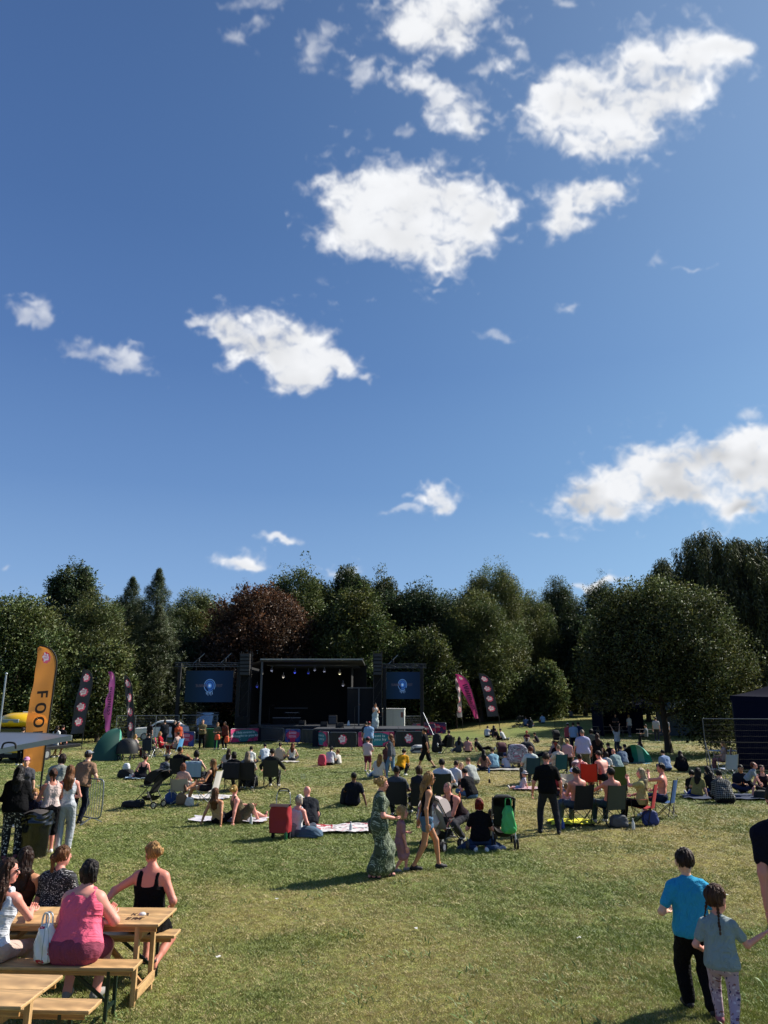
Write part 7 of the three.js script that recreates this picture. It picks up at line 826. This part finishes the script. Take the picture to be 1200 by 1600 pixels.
P('man in pale grey hooded top leaning left in the huddle', 741, 1226, -35, 1.80, 'slump', { fat: 1.12, top: 'long', topCol: '#a5aaa4', botCol: '#6a6a68', hair: 'crop', hairCol: '#8a6a4c', skin: 'pink' });
P('person in black tshirt with dark hair nearest in the huddle', 738, 1248, -40, 1.74, 'slump', { topCol: '#131419', botCol: '#4c6a90', hairCol: '#1a1310', skin: 'pink', fat: 1.1 });
{ const a = spot(690, 1326); pushchair('white and pink patterned pushchair loaded with a bag', a[0], a[2], 35, { hood: '#b5a7a5', seat: '#8d8a90', twin: 1 }); softBag('backpack', 'white and pink rucksack hung on the loaded pushchair', [a[0] - 0.30, a[1] + 0.42, a[2] + 0.20], 30, 0.5, 0.55, 0.26, speckle('#bdb6bb', ['#c23a7c', '#e8e4e6', '#7a3a60'], 60, 20, 51, 2), 52, 'bag', { group: 'bags hung on pushchairs' }); }
P('balding man in maroon vest bending over the loaded pushchair', 716, 1312, -130, 1.78, 'crouch', { fat: 1.15, top: 'vest', topCol: '#2a1c22', botCol: '#3a3a40', hair: 'crop', hairCol: '#8a7a6c', skin: 'red', cell: MID, pose: { p: [0, .5, -.1], lean: 40 } });
P('woman with short red hair and black tshirt kneeling on grass', 751, 1326, 4, 1.64, 'kneel', { fem: 1, fat: 1.08, topCol: '#121015', botCol: '#2b3b57', hair: 'bob', hairCol: '#7d1f14', skin: 'pink', cell: .016, pose: { p: [0, .2, 0] } });
{ const a = spot(787, 1322); pushchair('dark pushchair with a bright green bag on its back', a[0], a[2], 4, { hood: '#14171a', seat: '#1d2422', twin: 1, frame: M.silverTube }); softBag('backpack', 'bright green nylon rucksack hanging on the dark pushchair', [a[0] + 0.06, a[1] + 0.32, a[2] + 0.45], 4, 0.36, 0.56, 0.26, new THREE.MeshPhysicalMaterial({ color: '#3fa85c', roughness: 0.45, sheen: 0.4, sheenColor: new THREE.Color('#90ffb0') }), 55, 'bag', { group: 'bags hung on pushchairs', taper: 0.5, crumple: 0.45, handles: 1 }); }
P('small child half hidden in front of the dark pushchair', 768, 1312, 20, 1.0, 'cross_leg', { kid: 2, topCol: '#4a4038', botCol: '#5a544c', hairCol: '#4a3424', cell: MID });
// --- by the barriers on the right
C('black camping chair right of the tall rucksack', '#121317', 'man in black reclining in a chair by the barriers', 700, 1178, -35, 1.78, { top: 'long', topCol: '#15161a', botCol: '#1d1e22', hairCol: '#17110e', pz: 'chaircross' });
P('woman with long dark hair in grey dress near the barriers', 716, 1176, 5, 1.66, 'sidesit', { fem: 1, topCol: '#4c4e55', botCol: '#3c4a5c', hair: 'long', hairCol: '#17100e' });
P('woman in pinkish top next to the lying man', 731, 1176, 8, 1.66, 'cross_leg', { fem: 1, topCol: '#c08c84', botCol: '#17151a', hair: 'pony', hairCol: '#1a110d' });
P('man in black lying on his side on the grass', 752, 1174, 88, 1.76, 'lie', { topCol: '#131317', botCol: '#15151a', hairCol: '#17110e', pose: { lean: -40 }, });
P('person in white shirt in the far circle of four', 761, 1152, 20, 1.72, 'slump', { topCol: '#c4c6c8', botCol: '#25262c', hairCol: '#1a130f' });
P('person in dark top second in the far circle', 772, 1152, 5, 1.7, 'cross_leg', { topCol: '#3a3440', botCol: '#1c1c22', hair: 'long', hairCol: '#17100d' });
P('person in black leaning back third in the far circle', 779, 1157, 80, 1.7, 'legsout', { topCol: '#17161a', botCol: '#2a2c32', hairCol: '#120e0c' });
P('person with white sleeves at the end of the far circle', 788, 1157, -60, 1.7, 'slump', { topCol: '#b9bbbd', botCol: '#15151a', hairCol: '#1a130f' });
P('boy in a red cap sitting far back on the right', 824, 1160, 200, 1.4, 'knees', { kid: 1, topCol: '#5a2c38', botCol: '#b9b2ac', hat: 'cap', hatCol: '#a8483a', skin: 'tan' });
P('child in dark top crouching right of the boy in the red cap', 841, 1161, -60, 1.3, 'slump', { kid: 1, topCol: '#2a2430', botCol: '#8a7a6c', hairCol: '#3a2418' });
{ let a = spot(809, 1137); pushchair('black pushchair in the shade of the lone bush', a[0], a[2], -60, {}); a = spot(786, 1196); pushchair('dark buggy with a red hood behind the trio', a[0], a[2], 180, { hood: '#4a1c24', seat: '#22242c' }); a = spot(806, 1200); pushchair('big loaded double buggy with patterned bags', a[0], a[2], 175, { hood: '#1a1d26', seat: '#3a3440', twin: 1 }); softBag('bag_pile', 'pile of patterned bags hung on the big double buggy', [a[0], 0.25, a[2] + 0.55], 0, 1.05, 0.85, 0.4, TXC.tropic, 61, 'bag', { group: 'bags hung on pushchairs' }); a = spot(825, 1198); softBag('folded_pram', 'round dark folded pram beside the big double buggy', [a[0], 0, a[2]], 0, 0.9, 1.15, 0.6, mat('#181a20', 0.8), 63, 'pram', { crumple: 0.1 }); }
P('person sitting left in the shade of the lone bush', 822, 1137, 10, 1.7, 'slump', { topCol: '#5a6a80', botCol: '#2c3a58', hairCol: '#241a14' });
P('person with dark hair sitting centre under the lone bush', 829, 1138, 5, 1.7, 'cross_leg', { topCol: '#2a2f3a', botCol: '#384a72', hair: 'long', hairCol: '#17100e' });
P('person in pale blue top sitting right under the lone bush', 849, 1137, -20, 1.7, 'cross_leg', { topCol: '#8ea8b8', botCol: '#22242c', hairCol: '#241a14' });
P('person alone far off on the lawn beyond the barriers', 892, 1121, 0, 1.7, 'cross_leg', { topCol: '#5a5c62', botCol: '#22242c', hairCol: '#17100e' });
P('woman with very long dark hair left of the trio', 757, 1205, 0, 1.66, 'cross_leg', { fem: 1, top: 'tank', topCol: '#7a5a50', botCol: '#22222a', hair: 'long', hairCol: '#17100e', skin: 'tan' });
P('man in light blue tshirt in the middle of the trio', 773, 1203, -10, 1.78, 'slump', { fat: 1.1, topCol: '#7fa6b8', botCol: '#4a5a6a', hair: 'short', hairCol: '#5a4630' });
P('child in white tshirt right of the trio', 793, 1202, -15, 1.25, 'slump', { kid: 1, topCol: '#c6c4cc', botCol: '#3a4a7a', hairCol: '#2a3a6a', hat: 'cap', hatCol: '#26356a' });
// --- the ring of chairs on the right
P('man in black polo shirt and dark jeans standing with back to us', 859, 1303, 4, 1.80, 'wide', { topCol: '#0e0e11', top: 'polo', botCol: '#25272f', hair: 'crop', hairCol: '#3a2620', skin: 'red', shoes: '#121216', cell: .017, head: [20, 12, 0] });
C('dark teal camping chair left of the standing man', '#143a44', 'red haired man in white tshirt in the dark teal chair', 830, 1226, -12, 1.78, { fat: 1.2, topCol: '#bcc4c0', botCol: '#4a4a50', hair: 'short', hairCol: '#6a2f1c' });
C('teal camping chair behind the standing man', '#0f4a54', 'person in cream top in the teal chair', 873, 1218, -20, 1.70, { fat: 1.1, topCol: '#c9b8a8', hair: 'crop', hairCol: '#a08a70', skin: 'pink' });
P('small child in a striped hat with legs stretched out', 815, 1234, -80, 1.02, 'legsout', { kid: 2, topCol: '#c0b4bc', bottom: 'shorts', botCol: '#8aa0c0', hat: 'bucket', hatCol: '#b9b2b4', skin: 'pink' });
C('black camping chair nearest to the standing man', '#0f1013', 'bare shouldered man in the nearest black chair', 905, 1290, -22, 1.80, { bareTop: 1, top: 'none', bottom: 'trousers', botCol: '#3c4c60', hair: 'short', hairCol: '#231711', skin: 'red', pz: 'chairlap', cell: .018 });
C('olive grey camping chair in the middle of the ring', '#3f463c', 'tattooed man in olive grey chair with baseball cap', 957, 1290, -18, 1.78, { bareTop: 1, top: 'none', botCol: '#2a4250', hat: 'cap', hatCol: '#2a1f22', hairCol: '#1d1512', skin: 'red', cell: .018, pose: { hL: [-.3, .7, .42], hR: [.3, .68, .2] } });
C('red camping chair with a bag pocket behind', '#a3131c', 'woman with long silver blonde hair in the red chair', 1008, 1288, -62, 1.68, { fem: 1, topCol: '#a8a06c', bottom: 'trousers', botCol: '#0f0e12', hair: 'long', hairCol: '#c9b896', skin: 'pink', pz: 'chairsip', cell: .018 });
C('blue camping chair at the right of the ring', '#1f4f86', 'shirtless young man with spiky hair drinking in blue chair', 1040, 1278, -58, 1.76, { bareTop: 1, top: 'none', bottom: 'shorts', botCol: '#1d2a44', hair: 'short', hairCol: '#2a1a14', skin: 'red', pz: 'chairsip', cell: .018 });
C('bright red orange camping chair facing away', '#c92a12', 'pink shouldered person slumped in the bright red chair', 921, 1240, 8, 1.62, { fem: 1, top: 'tank', topCol: '#c07a80', hair: 'short', hairCol: '#2a1a14', skin: 'pink', pose: { p: [-.12, .48, .05], side: -14 } });
C('khaki green camping chair beside the sunburnt man', '#43521f', null, 968, 1246, 20, 1.7);
P('sunburnt shirtless man in a dark cap leaning forward', 949, 1240, -28, 1.80, 'chairlap', { bareTop: 1, top: 'none', bottom: 'shorts', botCol: '#1a1a20', hat: 'cap', hatCol: '#3a2a26', hairCol: '#2a1c14', skin: 'red', fat: 1.15, pose: { lean: 24 }, lift: .02 });
P('child in a white bucket hat inside the ring', 897, 1246, 175, 1.2, 'chairlap', { kid: 1, topCol: '#b9aeb4', botCol: '#c4c0bc', hat: 'bucket', hatCol: '#d4cede', skin: 'pink', cell: .02, lift: -.1 });
P('child in pink top playing beside the bright red chair', 884, 1262, 60, 1.05, 'cross_leg', { kid: 2, topCol: '#c08a94', botCol: '#8a8a90', hairCol: '#8a6a44', skin: 'pink', cell: .02 });
P('big man in pale lilac shirt and khaki shorts standing', 914, 1214, 6, 1.86, 'wide', { fat: 1.28, topCol: '#a9a6c4', bottom: 'knee', botCol: '#5c5c4a', hair: 'crop', hairCol: '#8d8078', skin: 'red', shoes: '#c9c9c4', head: [0, 0, 0] });
P('woman with long brown hair in black beside the big man', 935, 1212, 0, 1.68, 'relaxed', { fem: 1, topCol: '#100f13', botCol: '#0f0e12', hair: 'long', hairCol: '#3a2014' });
P('boy in pale pink shirt standing near the teal chair', 889, 1208, 10, 1.42, 'stand', { kid: 1, topCol: '#c99a9c', botCol: '#2c1f26', hair: 'crop', hairCol: '#b59a70', skin: 'pink' });
P('child in striped pink top bending by the big man', 902, 1216, 40, 1.2, 'bend', { kid: 1, topMat: TXC.stripe, botCol: '#8a6a70', hairCol: '#6a4a34', skin: 'pink' });
P('bald man in blue grey tshirt sitting on the grass', 967, 1204, -20, 1.76, 'slump', { fat: 1.2, topCol: '#7d9294', botCol: '#5a6a70', hair: 'bald', skin: 'red' });
P('person in white lying behind the sunburnt man', 947, 1208, 30, 1.66, 'slump', { fem: 1, topCol: '#cdcac6', botCol: '#8a8a86', hair: 'bob', hairCol: '#3a241a' });
P('person in grey tshirt right of the bald man', 976, 1196, -10, 1.72, 'slump', { topCol: '#6a7a90', botCol: '#9a9aa0', hairCol: '#17110e' });
P('man with black cap in dark top within the huddle', 959, 1190, -30, 1.74, 'slump', { topCol: '#17161a', botCol: '#2a2a30', hat: 'cap', hatCol: '#15151a' });
P('woman in dark red with tied hair facing left in the huddle', 945, 1188, -60, 1.66, 'cross_leg', { fem: 1, topCol: '#3a141c', botCol: '#22222a', hair: 'bun', hairCol: '#241611' });
P('girl in white raising both arms near the sun tent', 966, 1178, -20, 1.5, 'armsup', { fem: 1, kid: 1, topCol: '#c6c2be', botCol: '#4a4a52', hair: 'bob', hairCol: '#3a241a' });
P('person in shade under the small sun tent', 1005, 1186, -70, 1.66, 'knees', { fem: 1, topCol: '#8a7aa0', bottom: 'shorts', botCol: '#2a3a80', hair: 'long', hairCol: '#3a2418', skin: 'pink' });
P('person in black sitting against the sun tent', 985, 1192, -30, 1.7, 'slump', { topCol: '#0f1014', botCol: '#101116', hairCol: '#120e0c' });
P('woman in orange headscarf and black sitting far right', 869, 1190, -30, 1.68, 'sidesit', { fem: 1, topCol: '#121116', botCol: '#15141a', hat: 'cap', hatCol: '#d4553a', hair: 'long', hairCol: '#c4502f' });
P('person in cream jacket sitting beside the orange headscarf', 878, 1176, 20, 1.66, 'slump', { fem: 1, top: 'long', topCol: '#b09a78', botCol: '#3a3a40', hair: 'long', hairCol: '#b59458' });
P('person lying back with pale shirt left of the orange headscarf', 860, 1184, -75, 1.7, 'legsout', { topCol: '#b0867c', botCol: '#1d1c22', hairCol: '#5a3a28' });
{ const a = spot(871, 1166); pushchair('black pushchair with a round hood behind the headscarf woman', a[0], a[2], 180, { hood: '#111216' }); }
P('person in pale blue shirt and dark trousers standing in a knot', 898, 1176, 20, 1.74, 'stand', { topCol: '#8fa3bc', botCol: '#15161d', hairCol: '#3a2a20' });
P('person in navy and white standing right of the blue shirt', 907, 1174, -20, 1.74, 'hold', { topCol: '#2a3458', botCol: '#17171c', hairCol: '#1a120f' });
P('person in a red top and white cap left of the blue shirt', 889, 1174, 40, 1.68, 'stand', { fem: 1, topCol: '#a04a50', botCol: '#3a3a44', hat: 'cap', hatCol: '#d8d4d0', hairCol: '#4a3020', skin: 'pink' });
P('person with dark hair standing behind the big man shoulder', 927, 1196, 20, 1.66, 'stand', { topCol: '#5a5c54', botCol: '#22242a', hair: 'curly', hairCol: '#1a120f' });
P('person in pale shirt behind the standing man and teal chair', 862, 1206, 150, 1.66, 'slump', { topCol: '#c9bcae', botCol: '#5a5a60', hair: 'crop', hairCol: '#b09a80', skin: 'pink' });
// --- far right
P('person in light blue tshirt sitting right of the ring', 1043, 1205, -8, 1.72, 'slump', { topCol: '#8ca0c0', botCol: '#3a4458', hairCol: '#241a14' });
P('woman in black with long hair sitting near the fence brace', 1067, 1206, 12, 1.68, 'slump', { fem: 1, fat: 1.1, top: 'long', topCol: '#101015', botCol: '#131318', hair: 'long', hairCol: '#2a1a12' });
P('girl with long dark hair and yellow top in the marquee shade', 1090, 1246, 40, 1.5, 'sidesit', { fem: 1, kid: 1, topCol: '#8c8452', botCol: '#1f3a80', hair: 'long', hairCol: '#1a1110' });
P('child with short dark hair peeking behind the girl', 1082, 1242, 30, 1.35, 'slump', { kid: 1, topCol: '#17161c', botCol: '#22242c', hairCol: '#17100e' });
P('large person in black and white check shirt with back to us', 1134, 1256, 4, 1.80, 'slump', { fat: 1.4, top: 'long', topMat: TXC.check, botCol: '#121318', hair: 'short', hairCol: '#1a1412', pose: { hR: [.1, .3, .4] } });
P('person in dark hooded top leaning beside the check shirt', 1120, 1244, -20, 1.74, 'slump', { top: 'long', topCol: '#15171d', botCol: '#2a4a8c', hair: 'long', hairCol: '#1a1412' });
P('man in dark shirt leaning back against the marquee', 1160, 1238, 200, 1.76, 'slump', { topCol: '#1c2030', botCol: '#1f2a4c', hairCol: '#17110f', skin: 'tan' });
P('child in pale football shirt bending down by the marquee', 1176, 1246, 120, 1.22, 'bend', { kid: 1, topMat: TXC.gstripe, bottom: 'shorts', botCol: '#15151c', hairCol: '#6a3a2c', skin: 'pink', pose: { lean: 40 } });
P('smiling woman in dark vest sitting at the right edge', 1193, 1240, 190, 1.66, 'cross_leg', { fem: 1, fat: 1.1, top: 'tank', topCol: '#2a1a22', botCol: '#1a1a20', hair: 'bun', hairCol: '#4a2f20', skin: 'pink' });
P('person with fair hair at the table left of the marquee', 1133, 1204, -60, 1.66, 'chairlap', { fem: 1, topCol: '#a88e86', botCol: '#8a5a5c', hair: 'long', hairCol: '#a9824c', lift: 0 });
{ const d = spot(1133, 1204); campChair('pinkish folding chair at the white table by the marquee', d[0], d[2], -60, '#8a5f62', { frame: M.silverTube }); const e = spot(1140, 1218); campChair('blue and white striped deckchair by the marquee wall', e[0], e[2], -10, '#8d9ab0', { frame: M.silverTube }); const f = spot(1132, 1198), t = thing('folding_table', 'white rimmed folding table left of the marquee', 'table', f, 0); part('table_top', rbox(1.3, 0.04, 0.7, 0, 0.74, 0, 0.015), M.white, t); for (const s of [-1, 1]) for (const q of [-1, 1]) part('leg', rod([s * 0.58, 0, q * 0.28], [s * 0.58, 0.73, q * 0.28], 0.014), M.silverTube, t); }
P('person standing by the picnic table under the navy gazebo', 963, 1150, 180, 1.72, 'hold', { topCol: '#2a2c34', botCol: '#1c1c22', hairCol: '#3a2618' });
P('person in white top by the gazebo in tree shade', 985, 1151, -30, 1.68, 'stand', { fem: 1, topCol: '#b9b6b0', botCol: '#4a4a52', hair: 'bob', hairCol: '#a08050' });
P('person sitting on the shaded picnic table bench', 1010, 1160, -60, 1.7, 'chairlap', { topCol: '#6a7078', botCol: '#2a2c32', hairCol: '#4a3424', lift: -.04 });
P('person in pale shirt standing in the tree shade', 1027, 1158, 30, 1.7, 'stand', { topCol: '#b0aeb0', botCol: '#3a3a44', hairCol: '#241a14' });
P('person with back turned in the tree shade by the trunk', 1043, 1160, 0, 1.7, 'stand', { topCol: '#8a8a92', botCol: '#22242c', hairCol: '#17110e' });

{ const r = rng(91), bit = mat('#c9c7c0', 0.8); [[341, 1500], [1135, 1402], [650, 1455], [905, 1470], [1095, 1512], [432, 1408]].forEach(([px, py], i) => { const p = spot(px, py), g = new THREE.PlaneGeometry(0.06, 0.04, 3, 3).rotateX(-Math.PI / 2), a = g.attributes.position; for (let k = 0; k < a.count; k++) a.setY(k, a.getY(k) + 0.018 * r()); g.computeVertexNormals(); soloMesh('paper_scrap', g.rotateY(r() * 6).translate(p[0], p[1] + 0.03, p[2]), bit, 'white paper scrap on the grass ' + ['near the beer table', 'left of the girl with plaits', 'in the open middle of the lawn', 'in the dry patch right of centre', 'beside the boy in blue', 'in front of the long shadow'][i], 'litter', 'paper scraps on the lawn'); }); }

// bottles and cups beside the groups
{ const bottle = (label, px, py, col) => { const t = thing('drink_bottle', label, 'bottle', spot(px, py), 0, 'bottles on the grass'); part('bottle_body', new THREE.LatheGeometry([[0, 0], [0.038, 0], [0.04, 0.03], [0.04, 0.16], [0.014, 0.215], [0.013, 0.24]].map((a) => new THREE.Vector2(...a)), 12), mat(col, 0.25), t); part('bottle_cap', new THREE.CylinderGeometry(0.016, 0.016, 0.02, 10).translate(0, 0.25, 0), M.white, t); };
  [['green bottle beside the red trolley', 446, 1314, '#1f5a34'], ['clear pale bottle on the white zigzag blanket', 548, 1302, '#b9c4c6'], ['blue bottle by the yellow blanket', 880, 1296, '#2a4f9c'], ['dark bottle left of the kneeling red haired woman', 731, 1330, '#15181c'], ['pale bottle by the women on the towel', 392, 1289, '#c4c8c8'], ['orange bottle near the huddle of five', 718, 1250, '#c8622a'], ['white bottle beside the red chair', 990, 1297, '#d0d2d0'], ['blue bottle on the rug by the big buggies', 764, 1208, '#3a6ab0']].forEach((a) => bottle(...a)); }

{ const d = spot(897, 1250); campChair('small beige camping chair under the child in the bucket hat', d[0], d[2], 175, '#a89a88', { low: 1, frame: M.silverTube }); }
P('person in red top half hidden behind the standing man', 876, 1244, -150, 1.60, 'slump', { fem: 1, topCol: '#a83a44', botCol: '#3a3a44', hair: 'bob', hairCol: '#4a2c20', skin: 'pink' });
P('woman in pink vest sitting between bright red chair and bucket hat', 908, 1238, 170, 1.62, 'cross_leg', { fem: 1, top: 'tank', topCol: '#c8848e', botCol: '#8a8a92', hair: 'pony', hairCol: '#6a4a34', skin: 'pink' });
renderer.render(scene, camera);
